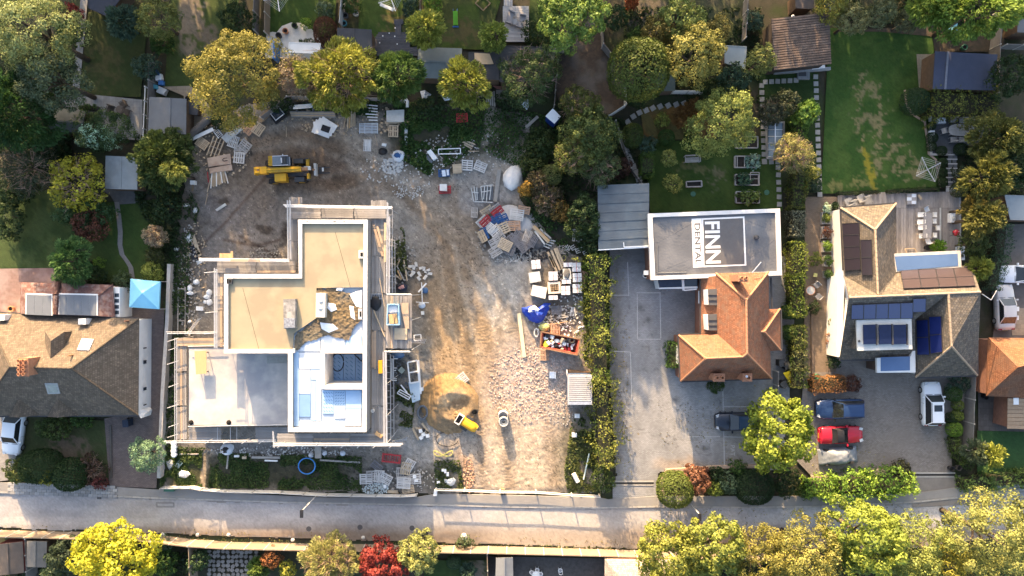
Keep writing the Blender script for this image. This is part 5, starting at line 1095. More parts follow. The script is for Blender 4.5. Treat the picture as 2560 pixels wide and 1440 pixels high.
T('round tawny bush amid the site scrub',1378,437,26,2.2,((.11,.10,.03),(.22,.19,.06)),'d',name='shrub',leaf=.16)
T('orange leaved bush beside the white sand pile',1314,472,17,2.4,((.25,.15,.02),(.42,.25,.03)),'b',name='shrub',leaf=.18)
T('brown bramble bush below the round tawny bush',1372,500,40,2.2,((.06,.05,.028),(.15,.10,.045)),'s',name='shrub',twigs=90,dens=2)
T('rusty bush at the lower end of the scrub',1402,528,26,2.2,((.13,.085,.025),(.32,.18,.04)),'b',name='shrub')
T('dark bramble bush left of the scrub trees',1350,360,42,2.4,((.03,.045,.014),(.075,.085,.025)),'b',name='shrub')
T('green bramble bush above the orange leaved bush',1335,405,30,2.0,((.05,.06,.016),(.13,.12,.03)),'b',name='shrub')
T('dark ivy bush against the carport wall',1475,605,34,2.8,DKG,'b',name='shrub')
HB=[(1492,640),(1503,955)]
hedge('upper half of the yellow flecked hedge beside the car park',HB,54,3.0,(.06,.09,.014),(.26,.225,.035),leaf=.22,rough=.32,bumps=.35)
hedge('lower half of the yellow flecked hedge beside the car park',[(1505,948),(1514,1165)],48,2.8,(.05,.075,.014),(.25,.205,.035),leaf=.22,rough=.32,bumps=.35)
T('dark green bush at the street end of the yellow flecked hedge',1508,1200,26,2.4,((.03,.05,.014),(.10,.11,.025)),'b',name='shrub',ry=34)
T('smooth olive dome bush by the curved stone path',1583,338,25,2.2,((.05,.065,.014),(.085,.10,.022)),'d',name='shrub',leaf=.14,ry=30)
hedge('clipped green block hedge on the garden lawn',[(1604,412),(1634,412)],56,2.2,(.045,.078,.012),(.075,.11,.018),leaf=.14,rough=.06,name='block_hedge')
T('low round green bush below the flower bed',1667,344,20,1.4,((.03,.065,.012),(.06,.10,.02)),'d',name='shrub',leaf=.14)
T('green round bush under the big yellow green tree',1730,342,18,1.4,((.03,.065,.012),(.06,.10,.02)),'d',name='shrub',leaf=.14)
T('small yellow fruit tree above the garden bench row',1674,394,20,2.6,((.14,.13,.03),(.36,.30,.08)),'s',dens=2,leaf=.2)
T('small yellow fruit tree at the lower lawn',1684,458,22,2.6,((.14,.13,.03),(.36,.29,.07)),'s',dens=1.6,leaf=.2)
T('bluish bush between olive dome and block hedge',1618,362,24,1.8,BLU,'b',name='shrub')
T('yellow flower shrub in the orange flower bed',1655,300,16,1.4,((.12,.12,.02),(.30,.26,.04)),'s',name='shrub',dens=2)
T('rusty grass clump in the orange flower bed',1725,285,34,1.0,((.13,.07,.02),(.25,.13,.035)),'f',name='shrub',leaf=.22)
T('dark shrub beside the path bend',1590,245,26,1.8,DKG,'b',name='shrub')
T('purple leaved shrub left of the block hedge',1556,420,24,1.6,((.05,.025,.02),(.10,.055,.04)),'b',name='shrub')
hedge('bright narrow hedge above the straggly yellow tree',[(2003,300),(2000,345)],34,2.2,(.05,.09,.012),(.13,.18,.025),leaf=.16)
hedge('long narrow hedge with brown top between the gardens',[(2003,430),(1999,470),(1994,520)],38,2.2,(.055,.08,.014),(.17,.135,.03),leaf=.18)
hedge('grey dead section of the narrow hedge',[(1995,528),(1992,590)],36,2.0,(.09,.085,.06),(.24,.20,.155),leaf=.16)
hedge('bright green hedge section beside the brick path',[(1996,606),(1992,690),(1995,790)],36,2.3,(.07,.10,.014),(.23,.22,.028),leaf=.18,rough=.16)
hedge('short hedge block with dark left bulge near the side gate',[(1996,816),(1998,870)],38,2.2,(.05,.075,.014),(.17,.15,.03),leaf=.18)
hedge('hedge block with dead brown patch beside the brown edging',[(1999,876),(1998,925),(1997,968)],36,2.2,(.05,.075,.016),(.19,.15,.06),leaf=.18)
T('round bush bulging from the hedge by the orange house',1973,780,18,1.8,GRNF,'d',name='shrub',leaf=.16)
T('dark round bush bulging from the short hedge block',1974,832,18,1.9,GRNF,'d',name='shrub',leaf=.16)
T('yellow topped standard bush beside the long narrow hedge',2036,432,14,2.2,((.14,.13,.03),(.30,.26,.06)),'d',name='shrub',leaf=.16)
T('grey green bush below the yellow topped standard',2036,462,18,1.3,((.03,.05,.035),(.07,.095,.06)),'d',name='shrub',leaf=.16)
for i,(x,y,r,w)in enumerate(((2040,648,14,'yellowish shrub on the brick path opposite the white wall'),(2035,770,14,'dark clipped shrub by the round table on the brick path'),(2092,805,16,'yellow shrub by the white wall of the shingle house'),(2090,848,18,'rust red shrub by the white wall of the shingle house'),(2086,905,14,'dark green shrub at the lower corner of the white wall'))):
 T(w,x,y,r,1.2,[YG,DKG,YG,((.16,.06,.03),(.30,.13,.06)),DKG][i],'b',name='shrub',leaf=.16)
hedge('orange brown beech hedge at the head of the forecourt',[(2032,962),(2112,960)],38,1.6,(.14,.06,.022),(.36,.175,.05),leaf=.15,rough=.12)
T('dark red end bush of the orange beech hedge',2132,960,20,1.5,BRNR,'b',name='shrub',leaf=.14)
T('bright yellow green tree spreading over the car park',1950,1086,84,7.6,((.09,.125,.014),(.36,.33,.028)),'y',ry=94,leaf=.30)
hedge('dark green hedge along the west wall of the orange house',[(1686,856),(1686,918)],34,1.9,(.03,.06,.012),(.06,.105,.018),leaf=.18)
T('low green creeper below the south chimney',1790,962,22,.8,GRNF,'b',name='shrub',leaf=.16)
T('clipped yellow green dome bush at the car park corner',1690,1226,44,3.0,((.07,.085,.016),(.17,.17,.032)),'d',name='shrub',leaf=.18)
T('copper red shrub beside the clipped dome bush',1742,1200,36,2.4,((.14,.06,.035),(.30,.14,.08)),'y',name='shrub',leaf=.24)
T('yellow green shrub in the middle of the roadside bed',1785,1222,20,1.8,YG,'b',name='shrub')
T('silvery shrub left of the dark clipped dome',1822,1208,24,2.0,((.06,.08,.05),(.15,.18,.11)),'b',name='shrub')
T('dark clipped dome bush by the road',1888,1220,47,2.6,((.018,.034,.015),(.032,.054,.022)),'d',name='shrub',leaf=.16,ry=42)
T('small dark bush above the silvery shrub',1790,1186,18,1.5,DKG,'b',name='shrub');T('green bush left of the yellow green tree base',1845,1170,20,1.5,GRNF,'b',name='shrub')
T('dark undergrowth bush right of the clipped dome',1965,1205,34,1.8,DKG,'b',name='shrub')
hedge('long bright green laurel hedge along the road',[(2020,1222),(2090,1218),(2180,1212),(2282,1206)],52,2.0,(.075,.14,.014),(.30,.36,.04),leaf=.26,rough=.22,bumps=.15,dens=2.0)
T('round bush at the left end of the laurel hedge',2012,1230,20,1.5,GRNF,'b',name='shrub')
T('brown bush behind the right end of the laurel hedge',2252,1176,26,1.6,((.06,.045,.025),(.12,.09,.045)),'b',name='shrub')
hedge('light green hedge at the lower right edge',[(2412,1214),(2480,1206),(2560,1198),(2600,1196)],38,1.8,(.06,.095,.02),(.19,.215,.055),leaf=.24,rough=.2)
for x,y,r,h,w,c in((2386,985,18,1.6,'green ball bush right of the white car',GRNF),(2396,1013,13,1.1,'yellow ball bush below the green ball bush',YG),(2395,1040,13,1.2,'yellow edged ball bush in the forecourt border',YG),(2380,1046,13,1.0,'small dark ball bush beside the yellow edged one',DKG),(2388,1074,18,1.3,'bright lime cushion bush in the forecourt border',LIME),(2398,956,26,1.4,'grey green spreading bush by the grey roof corner',BLU)):
 T(w,x,y,r,h,c,'d' if c is not BLU else 'b',name='shrub',leaf=.15)
hedge('low curved green hedge round the dark forecourt bed',[(2384,1096),(2390,1130),(2408,1158),(2432,1166)],18,1.0,(.05,.08,.018),(.12,.14,.03),leaf=.15)
T('yellow flowered spiky tree beside the artificial lawn',2484,1138,26,3.6,((.14,.14,.02),(.40,.34,.04)),'f',leaf=.24);T('grey palm like tree left of the yellow flowered tree',2446,1130,28,3.2,((.05,.065,.04),(.14,.14,.08)),'f',leaf=.26)
T('leftmost gold green roadside tree at the bottom',1672,1392,78,9.0,((.12,.12,.02),(.36,.29,.045)),'y',leaf=.26)
T('green gold roadside tree second from the left',1795,1372,72,9.5,((.11,.12,.022),(.34,.29,.05)),'y',leaf=.26)
T('orange tinged roadside tree third from the left',1900,1400,74,9.0,((.13,.105,.022),(.36,.25,.05)),'b')
T('tan crowned roadside tree in the middle of the row',2030,1392,84,9.5,((.14,.12,.025),(.37,.27,.065)),'b')
T('brightest lime roadside tree reaching furthest up the road',2170,1350,88,10.0,((.11,.135,.018),(.37,.34,.045)),'y',leaf=.27)
T('pale yellow roadside tree right of the brightest lime one',2290,1372,74,9.5,((.12,.125,.025),(.34,.30,.075)),'b')
T('orange yellow roadside tree squeezed between two crowns',2372,1410,50,8.5,((.17,.13,.016),(.42,.30,.03)),'b')
T('huge pale gold roadside tree in the bottom right corner',2490,1345,112,11.0,((.13,.125,.03),(.36,.29,.085)),'b',ry=104)
T('dark gap filling bush among the roadside crowns',2240,1450,40,6.0,((.05,.075,.016),(.13,.16,.03)),'b')
T('vivid bright yellow tree at the bottom left',275,1402,92,8.0,((.34,.26,.006),(.58,.46,.012)),'y',ry=84,leaf=.28)
T('dark green bush left of the vivid yellow tree',158,1392,46,3.4,((.03,.042,.026),(.08,.09,.055)),'b',name='shrub')
T('pale tipped bush below the dark green bush',128,1436,26,2.4,PAL,'b',name='shrub')
T('round green bush right of the vivid yellow tree',410,1408,32,2.0,GRNF,'b',name='shrub')
T('white flowered climber along the bottom fence',392,1360,38,1.9,((.045,.06,.04),(.13,.15,.10)),'b',name='shrub',ry=16)
T('small green tree beside the crazy paving',494,1404,26,2.0,((.03,.05,.02),(.085,.115,.05)),'b',name='shrub')
T('spiky yucca at the bottom edge',644,1420,22,1.6,((.05,.085,.014),(.19,.21,.04)),'f',name='yucca',cat='plant',leaf=.34)
T('red tipped maple bush beside the yucca',676,1398,22,2.2,((.16,.075,.02),(.34,.12,.04)),'s',name='shrub',dens=2)
T('small yellow bush right of the yucca',716,1422,20,1.7,((.20,.17,.02),(.40,.31,.03)),'b',name='shrub')
T('pale straw coloured tree with fine bare twigs at the bottom',820,1408,60,6.0,((.21,.16,.05),(.46,.35,.12)),'f',twigs=230,leaf=.16,dens=.8)
T('crimson maple at the bottom edge',955,1418,56,5.2,((.17,.02,.018),(.36,.06,.045)),'y',leaf=.24)
T('pale yellow tree growing over the bottom fence',1046,1384,46,5.0,((.21,.18,.05),(.46,.37,.12)),'y',leaf=.22)
T('round green ball bush below the bottom fence',1134,1406,17,1.3,((.04,.065,.035),(.075,.105,.055)),'d',name='shrub',leaf=.13)
T('dark spiky plant beside the slate ridged shed',1168,1430,18,1.3,BLU,'f',name='shrub')
T('ivy clump on the bottom fence top',1160,1356,22,1.6,((.04,.055,.03),(.10,.11,.05)),'b',name='shrub',ry=12)
T('bright yellow flowering tree with dark gaps on the left',186,455,70,5.2,((.20,.15,.008),(.54,.40,.018)),'y',leaf=.24,dens=.42,twigs=40)
T('dark shrub behind the bright yellow flowering tree',128,408,34,3.0,DKG,'b',name='shrub')
T('green spreading shrub below the bright yellow flowering tree',208,532,70,3.0,((.035,.065,.024),(.085,.13,.05)),'b',name='shrub',ry=40)
T('red and brown maple in the left garden',222,562,42,3.2,((.07,.035,.018),(.20,.07,.045)),'b',name='maple_tree')
T('green conical conifer tree beside the terrace steps',175,652,44,5.2,((.05,.095,.026),(.12,.19,.055)),'f',ry=64,leaf=.2)
T('pink leaved small tree right of the winding path',385,590,27,2.8,PNK,'s',twigs=60,dens=2,leaf=.16)
T('tiny lime bush by the conical conifer',245,658,11,1.0,LIME,'b',name='shrub',leaf=.16)
T('pale yellow bush above the blue gazebo',381,677,25,1.8,((.21,.19,.03),(.44,.37,.07)),'b',name='shrub',leaf=.2)
T('white flowered variegated bush on the grey patio edge',248,322,76,3.4,((.04,.07,.022),(.12,.14,.055)),'b',name='shrub',ry=46)
T('spray of white blossom on the variegated bush',238,340,52,3.5,((.34,.42,.30),(.70,.76,.64)),'s',name='blossom_spray',cat='flowers',ry=30,leaf=.2,dens=1.0)
T('dark conifer with a yellow tip right of the blue grey shed',402,402,62,5.6,((.026,.042,.012),(.075,.09,.022)),'f',ry=70,leaf=.22)
T('yellow variegated bush growing beside the dark conifer',430,428,28,5.4,((.14,.14,.03),(.36,.31,.07)),'f',leaf=.2)
T('green shrub above the dark conifer',440,362,40,3.6,((.035,.055,.016),(.10,.115,.035)),'b',name='shrub')
T('bushy dark shrub at the end of the winding path',415,520,34,2.4,DKG,'b',name='shrub',ry=40)
T('low olive shrub between the pink tree and the pale yellow bush',388,640,24,1.6,((.045,.045,.016),(.10,.085,.03)),'b',name='shrub')
T('dark green shrub along the left boundary',20,540,30,2.6,DKG,'b',name='shrub',ry=60)
T('green shrub left of the blue gazebo',305,705,24,1.6,((.04,.06,.028),(.11,.125,.06)),'b',name='shrub')
T('dark foliage under the terrace conifer',235,690,26,1.6,DKG,'b',name='shrub')
T('dark gap bush below the grey bare tree',30,470,46,2.6,DKG,'b',name='shrub')
T('shady bush beside the olive felt shed',120,360,46,3.0,DKG,'b',name='shrub')
T('climbing green shrub at the front of the mossy roof',132,1072,44,1.8,((.045,.065,.018),(.12,.13,.032)),'b',name='shrub',ry=30)
T('small green shrub near the dark bin',205,1052,26,1.4,GRNF,'b',name='shrub',ry=16)
T('big dark green clipped bush at the front left',98,1168,50,2.6,((.018,.036,.012),(.048,.07,.022)),'d',name='shrub',leaf=.18,ry=42)
T('second dark green clipped bush nearer the drive',172,1188,40,2.4,((.02,.04,.014),(.05,.076,.026)),'d',name='shrub',leaf=.18)
T('yellow leaved bush wedged between the dark clipped bushes',124,1196,16,2.0,((.22,.18,.015),(.40,.33,.03)),'b',name='shrub',leaf=.18)
T('yellowish bush at the front left corner',38,1178,28,1.8,((.08,.085,.02),(.20,.185,.05)),'b',name='shrub')
T('brown red straggly bush left of the drive',224,1176,36,1.4,((.06,.04,.028),(.14,.07,.05)),'s',name='shrub',twigs=50,dens=1.8)
T('red bush at the end of the front garden',248,1206,15,1.3,((.12,.03,.03),(.22,.07,.06)),'b',name='shrub',leaf=.18)
T('pale sage green ball tree beside the left drive',366,1138,42,3.8,SAGE,'b',leaf=.18)
T('red brown dome bush beside the cream patio',812,78,28,2.6,((.075,.03,.018),(.15,.065,.04)),'d',name='shrub',ry=36,leaf=.16)
T('white flowered shrub at the top behind the dome bush',812,22,22,2.0,((.05,.07,.03),(.2,.22,.15)),'b',name='shrub')
T('yellow small bush at the rim of the cream patio',764,58,12,1.0,LIME,'b',name='shrub',leaf=.18)
T('leafy green shrub at the top by the long fence',875,8,22,2.0,GRNF,'b',name='shrub');T('bright green shrub at the top edge right of the dryer',1082,6,20,2.4,LIME,'b',name='shrub');T('bluish shrub left of the golden conifer',1026,18,22,2.0,BLU,'b',name='shrub')
T('red orange maple tuft at the top edge',1580,4,13,2.4,((.25,.06,.02),(.42,.12,.03)),'f',name='shrub',leaf=.22)
T('dark shrub left of the black felt shed',770,105,18,.8,DKG,'b',name='shrub',ry=6,leaf=.16)
hedge('low dark box hedge left part along the deck',[(2096,483),(2200,479)],9,.7,(.018,.034,.012),(.034,.056,.02),leaf=.11,rough=.04)
hedge('low dark box hedge right part along the deck',[(2219,478),(2348,472)],9,.7,(.018,.034,.012),(.034,.056,.02),leaf=.11,rough=.04)
T('bright green potted palm on the deck',2346,618,15,1.3,((.08,.16,.012),(.19,.28,.025)),'f',name='shrub',leaf=.26)
for x,y,r,h,w in((560,300,36,2.0,'dark ivy bank under the orange tinted tree'),(700,262,30,1.6,'ivy bank below the pinkish tree'),(880,252,40,1.6,'ivy bank below the airy yellow tree'),(1075,262,40,2.0,'bramble bank below the wide green shed'),(1270,250,36,1.8,'bramble bank behind the timber stack')):
 T(w,x,y,r,h,DKG,'b',name='shrub',ry=r*.55)
 # unseen trees added beyond the frame to cast shade into it
NB='unseen shade trees added beyond the top edge'
T('unseen broad tree added beyond the left edge to shade the road',-150,960,80,9.5,GRNF)  # added out of view to shade the left end of the road
for i,(x,r,h)in enumerate(((-190,120,12),(-60,115,12.5),(70,110,12),(200,110,11.5),(330,105,12),(455,100,11.5),(580,95,11),(700,95,11.5),(820,95,11),(940,95,11.5),(1060,95,11),(1180,95,11.5),(1300,100,12),(1420,100,12.5),(1540,100,12),(1660,95,11.5),(1780,90,11),(2010,80,11),(2120,90,11.5),(2240,100,12),(2370,105,12),(2500,110,12),(2630,115,12.5))):
 tree('unseen leafy tree added beyond the top edge to shade the gardens',x,-430+30*(i%2),r*1.15,h,GRNF[0],GRNF[1],'b',leaf=.5,dens=1.5,group=NB,rz=h*.49)
 # uncountable low growth
weeds('weeds','low green weeds spreading over the north end of the building site',[[(1000,255),(1330,280),(1400,300),(1420,640),(1330,560),(1290,420),(1180,360),(1060,420),(1000,400)],[(860,245),(1010,250),(1010,300),(700,268)],[(1000,300),(1180,320),(1180,380),(1070,440),(1010,400)]],(22000,5000,9000),(.026,.056,.014),(.085,.125,.028),5,.22,.4,.36)
weeds('weeds','rough grass and weeds between the fence and the unfinished building',[[(402,1130),(500,1130),(905,1140),(905,1226),(402,1216)],[(400,1110),(520,1120),(510,1216),(402,1216)]],(17000,3500),(.030,.06,.014),(.13,.145,.042),6,.17,.25,.41,avoid=[[(505,1130),(530,1130),(522,1220),(506,1220)]])
weeds('weeds','weeds along the left boundary of the building site',[[(415,660),(440,560),(480,480),(500,520),(480,620),(470,820),(440,1120),(408,1120)]],(9500,),(.024,.048,.014),(.08,.105,.03),7,.20,.35,.34)
weeds('weeds','weeds at the foot of the car park hedge',[[(1430,1040),(1480,1040),(1500,1230),(1420,1230),(1410,1180)],[(1455,640),(1480,640),(1484,900),(1460,900)],[(1085,1150),(1150,1150),(1160,1225),(1090,1225)],[(990,960),(1040,980),(1030,1070),(985,1060)],[(975,560),(1010,570),(1020,680),(985,680)]],(4200,2600,1200,1700,1100),(.045,.06,.018),(.17,.15,.045),8,.22,.3,.36)
weeds('weeds','scruffy verge plants along the bottom fence',[[(330,1338),(700,1350),(1100,1356),(1640,1368),(1640,1382),(900,1376),(340,1350)]],(3200,),(.05,.055,.02),(.16,.13,.05),9,.2,.22,.40)
weeds('weeds','dark undergrowth below the garden trees',[[(-20,120),(180,120),(180,470),(-20,470)],[(340,340),(470,340),(440,700),(340,500)],[(1380,250),(1560,300),(1620,460),(1500,460),(1490,640),(1400,560)],[(1560,20),(1900,20),(1900,260),(1560,230)],[(2400,380),(2560,300),(2560,480),(2500,560),(2400,480)],[(2100,-10),(2560,-10),(2560,60),(2100,60)],[(0,1380),(480,1380),(480,1460),(0,1460)],[(1600,1385),(2600,1360),(2600,1480),(1600,1480)]],(5500,4500,6000,6500,3500,3500,2500,6000),(.018,.030,.011),(.045,.058,.02),10,.30,.35,.36)
# SCAFFOLDING round the unfinished building
M_SB=mat('scaffold_board',(.245,.235,.23),(.17,.165,.165),2.2,.9,.3,vary=.25,stain=(.33,.30,.28),sscale=1.1,samt=.4)
M_SBT=mat('fresh_scaffold_board',(.40,.30,.22),(.33,.25,.185),2.2,.85,.2,vary=.12)
M_TUBE=mat('galvanised_tube',(.56,.56,.57),(.44,.44,.45),4,.45,.05,metal=.35,vary=.1)
SCF=thing('scaffolding','tube and board scaffolding wrapped round the unfinished building','scaffolding',P(740,820))
_sb={}
def boards(x0,y0,x1,y1,horiz,z,fresh=(),skip=(),seg=97,root=SCF,name='scaffold_board',m=None):
 w=(y1-y0)if horiz else(x1-x0);n=max(1,round(w/5.9));L0=(x1-x0)if horiz else(y1-y0);s=max(1,round(L0/seg))
 for i in range(n):
  for j in range(s):
   if(i,j)in skip:continue
   a=L0*j/s+random.uniform(0,2);b=L0*(j+1)/s-random.uniform(0,2);c=w*(i+.5)/n
   A,B=(P(x0+a,y0+c,z),P(x0+b,y0+c,z))if horiz else(P(x0+c,y0+a,z),P(x0+c,y0+b,z))
   W=LN(w/n,z)-.02
   ln=(B-A).length;key=(round(ln,1),round(W,2))
   if key not in _sb:_sb[key]={}
   mm=m or(M_SBT if(i in fresh or random.random()<.08)else M_SB)
   if mm.name not in _sb[key]:_sb[key][mm.name]=MB().box((0,0,0),(key[0]-.02,W,.038)).mesh('scaffold_board',mm)
   o=bpy.data.objects.new(name,_sb[key][mm.name]);COL.objects.link(o);o.parent=root
   p=(A+B)/2;p.z+=random.uniform(-.006,.006)+.045*(j%2);o.location=p-Vector(root.location)
   d=B-A;o.rotation_euler=(0,0,math.atan2(d.y,d.x)+random.uniform(-.006,.006))
def tube(a,b,r=.03,root=SCF):return ob('scaffold_tube',MB().tube(a,b,r,n=6),M_TUBE,root)
Z1=5.0
boards(722,518,966,546,True,Z1+.3);boards(722,492,756,515,False,Z1,);boards(927,500,966,517,False,Z1)
boards(722,548,743,655,False,Z1);boards(542,652,740,682,True,Z1+.12)
boards(537,684,557,868,False,Z1,fresh=(2,));boards(929,547,964,1108,False,Z1)
boards(692,1084,966,1112,True,Z1+.14)
boards(440,845,467,1100,False,2.4,fresh=(2,));boards(440,845,560,865,True,2.5,fresh=(0,2,3));boards(470,1068,722,1100,True,2.4,skip=[(i,1)for i in range(5)])
boards(964,738,1030,872,False,Z1,root=SCF)
for x in(620,652,668):tube(P(x-76,1068,2.5),P(x-76,1100,2.5),.03)
ZR=6.3
for a,b in(((708,512),(980,517)),((712,516),(978,520)),((497,646),(722,648)),((497,650),(722,652)),((968,505),(966,735)),((973,540),(972,735)),((536,670),(536,870)),((541,672),(541,870)),((718,500),(720,650)),((724,500),(726,648)),((683,1113),(1000,1113)),((686,1108),(1006,1109)),((965,735),(1028,735)),((960,878),(1024,878)),((958,880),(960,1108)),((964,880),(966,1108)),((682,1078),(684,1118))):tube(P(*a,ZR),P(*b,ZR),.042);tube(P(a[0]+2,a[1]+2,ZR-.6),P(b[0]+2,b[1]+2,ZR-.6),.034)
for a,b in(((415,830),(535,830)),((418,834),(535,833)),((437,845),(437,1112)),((441,845),(441,1112)),((410,1103),(690,1100)),((415,1107),(690,1104)),((470,866),(560,864)),((470,1066),(722,1062))):tube(P(*a,3.6),P(*b,3.6),.036)
for i,y in enumerate((848,870,905,962,1014,1062,1088)):tube(P(418+3*(i%2),y+6,3.2),P(446,y-3,3.2),.03)
for i,x in enumerate((520,566,612,655)):tube(P(x-8,1109,3.3),P(x+6,1100,3.3),.03)
for i,x in enumerate((700,760,820,860,900,940,980)):tube(P(x-8,1120,6.0),P(x+4,1111,6.0),.03)
for i,(x,y)in enumerate(((510,682),(512,782),(510,835))):tube(P(x,y,5.8),P(x+32,y-3,5.8),.03)
STD=[(438,y,3.9)for y in(848,925,1005,1105)]+[(x,1103,3.9)for x in(520,612,690)]+[(538,y,6.5)for y in(650,740,860)]+[(722,y,6.6)for y in(514,600)]+[(x,515,6.6)for x in(800,880,965)]+[(966,y,6.6)for y in(600,690,735,880,960,1040,1110)]+[(x,1112,6.6)for x in(700,790,880)]+[(1030,y,6.0)for y in(738,800,874)]+[(620,650,6.5)]
for x,y,h in STD:
 p=P(x,y,h);tube(Vector((p.x,p.y,0)),p,.03)
def lattice(x0,y0,x1,y1,z,w=.36,n=14):
 o=MB();a=P(x0,y0,z);b=P(x1,y1,z);d=(b-a).normalized();u=Vector((-d.y,d.x,0))*w/2
 o.tube(a-u,b-u,.028,n=6);r=ob('lattice_chord',o,M_TUBE,SCF);ob('lattice_chord',MB().tube(a+u,b+u,.028,n=6),M_TUBE,SCF)
 for i in range(n+1):
  p=a.lerp(b,i/n);ob('lattice_rung',MB().tube(p-u,p+u,.02,n=5),M_TUBE,SCF)
lattice(976,522,977,735,4.2);lattice(983,600,984,735,3.6,.3,9);lattice(971,885,972,1100,4.0);lattice(980,890,981,1090,3.4,.3,10)
def plank(label,a,b,w,h,m,z=0.0,name='plank',cat='plank',group=None):
 A=P(*a,z+h/2);B=P(*b,z+h/2);c=(A+B)/2
 r=MB().beam(A-c,B-c,w,h);o=link(name,r.mesh(name,m));o.location=c;return tag(o,label,cat,group)
M_TIM=mat('pale_timber',(.46,.37,.26),(.37,.29,.20),2,.85,.2,vary=.15,stretch=(1,1,1));M_TIMG=mat('grey_timber',(.33,.31,.28),(.25,.235,.215),2.5,.9,.3,vary=.18);M_TIMO=mat('orange_timber',(.50,.33,.17),(.42,.27,.14),2.5,.85,.2,vary=.12)
M_TIMB=mat('brown_timber',(.25,.18,.11),(.19,.135,.085),2.5,.85,.2,vary=.15);M_WHT=mat('white_board',(.76,.76,.75),(.68,.68,.67),2.5,.6,.1);M_GWH=mat('grey_white_sheet',(.50,.51,.50),(.42,.43,.42),3,.7,.2,stain=(.36,.36,.34),sscale=1.2,samt=.5)
M_BLK=mat('black_plastic',(.022,.022,.026),(.014,.014,.017),3,.5,.3);M_BLUE=mat('blue_paint',(.03,.10,.26),(.025,.08,.21),4,.6,.1);M_REDP=mat('red_paint',(.42,.045,.05),(.33,.03,.035),4,.6,.15);M_YEL=mat('yellow_paint',(.62,.34,.02),(.54,.29,.015),2,.4,.05,stain=(.45,.28,.05),sscale=1.5,samt=.25)
M_YELD=mat('dirty_yellow_paint',(.46,.28,.02),(.36,.22,.02),3,.5,.15,stain=(.22,.15,.06),sscale=2.2,samt=.55);M_RUB=mat('tyre_rubber',(.025,.025,.028),(.04,.038,.036),5,.85,.4);M_RUST=mat('rusty_steel',(.30,.17,.09),(.20,.12,.07),5,.8,.3);M_DSTEEL=mat('dark_steel',(.055,.06,.065),(.04,.042,.048),4,.5,.15)
plank('long orange board lying across the north deck rail',(576,651),(650,652),.22,.05,M_SBT,6.35);plank('two fresh tan boards leaning on the east deck',(934,563),(957,640),.22,.05,M_SBT,5.12);plank('second fresh tan board crossing the east deck',(943,566),(962,632),.2,.05,M_SBT,5.22)
plank('long pale board along the outer east rail',(963,556),(962,655),.2,.05,M_TIM,5.3);plank('thin pole leaning across the loading bay corner',(949,696),(961,766),.06,.06,M_TIM,5.6);plank('pole lying from the east deck to the loading bay',(934,775),(962,842),.08,.08,M_TIM,5.2)
o=ob('yellow_box',MB().prism([P(945,902,5.5),P(955,901,5.5),P(956,933,5.5),P(946,934,5.5)],5.06),M_YEL);tag(o,'bright yellow box on the east scaffold deck','box')
o=ob('tan_block',MB().box(P(947,1087,5.2),(.7,.3,.2),R(-35)),M_TIMO);tag(o,'small tan block on the south east scaffold corner','block')
o=ob('white_bucket',MB().lathe(P(933,1026,5.06),[(.14,0),(.17,.3),(.15,.3),(.13,.05),(0,.05)],12),M_WHT);tag(o,'white bucket on the east scaffold deck','bucket')
def ladder(label,a,za,b,zb,w=.42,m=M_ALU,n=10):
 A=P(*a,za);B=P(*b,zb);r=thing('ladder',label,'ladder',(A+B)/2);d=(B-A).normalized();u=d.cross(Vector((0,0,1))).normalized()*w/2
 for s in(-1,1):ob('rail',MB().beam(A+u*s,B+u*s,.05,.08),m,r)
 for i in range(n):p=A.lerp(B,(i+.5)/n);ob('rung',MB().tube(p-u,p+u,.022,n=6),m,r)
ladder('ladder lying flat between the roof edge and the loading bay',(918,741),5.15,(955,741),5.15,.45,M_ALU,9);ladder('sloping ladder up to the west end of the garage scaffold',(500,795),.3,(472,832),3.6,.42,M_ALU,10)
ladder('ladder reaching from the loading bay down to the earth',(1030,852),4.6,(1064,853),.2,.42,M_ALU,9);ladder('ladder at the south east corner of the scaffolding',(978,1108),4.6,(1018,1096),.2,.42,M_ALU,9)
r=thing('mixing_tub','pale blue plastic tub with orange scraps on the loading bay','tub',P(983,785,Z1))
ob('body',MB().ring([P(x,y,5.75)for x,y in((968,760),(997,760),(999,813),(966,813))],[P(x,y,5.75)for x,y in((970,763),(995,763),(997,810),(968,810))],5.03,5.75).prism([P(x,y,5.45)for x,y in((970,763),(995,763),(997,810),(968,810))],5.03),mat('pale_blue_plastic',(.30,.50,.66),(.26,.44,.60),2,.5,.1),r)
ob('scraps',MB().box(P(983,797,5.6),(.75,.9,.16),.1).box(P(981,799,5.72),(.35,.8,.1),-.1),M_TIMO,r);ob('white_lining',MB().box(P(982,773,5.5),(.9,.6,.1),.05),M_WHT,r)
o=ob('plywood_sheet',MB().prism([P(1000,758,5.13),P(1021,757,5.13),P(1023,822,5.13),P(1012,820,5.13)],5.09),M_SBT);tag(o,'tan plywood sheet beside the blue tub on the loading bay','plywood sheet')
o=ob('plywood_sheet',MB().prism([P(986,820,5.13),P(1018,821,5.13),P(1018,850,5.13),P(986,849,5.13)],5.09),M_TIM);tag(o,'pale square board at the lower end of the loading bay','plywood sheet')
def bag(label,px,py,rx,ry,h,m,z=0,name='rubble_bag',cat='bag',seed=0,rot=0,fill=None):
 rnd=random.Random(seed+int(px));c=P(px,py,z);r=thing(name,label,cat,c)
 mb=MB();mb.dome((0,0,0),rx/S,ry/S,h,14,5,0,.10,rnd);o=link('sack',mb.mesh('sack',m,True),r,False);o.rotation_euler=(0,0,R(rot))
 if fill:
  f=MB();f.dome((0,0,h*.80),rx/S*.55,ry/S*.5,h*.32,9,3,0,.25,rnd);g=link('contents',f.mesh('contents',fill),r,False);g.rotation_euler=(0,0,R(rot+20))
 return r
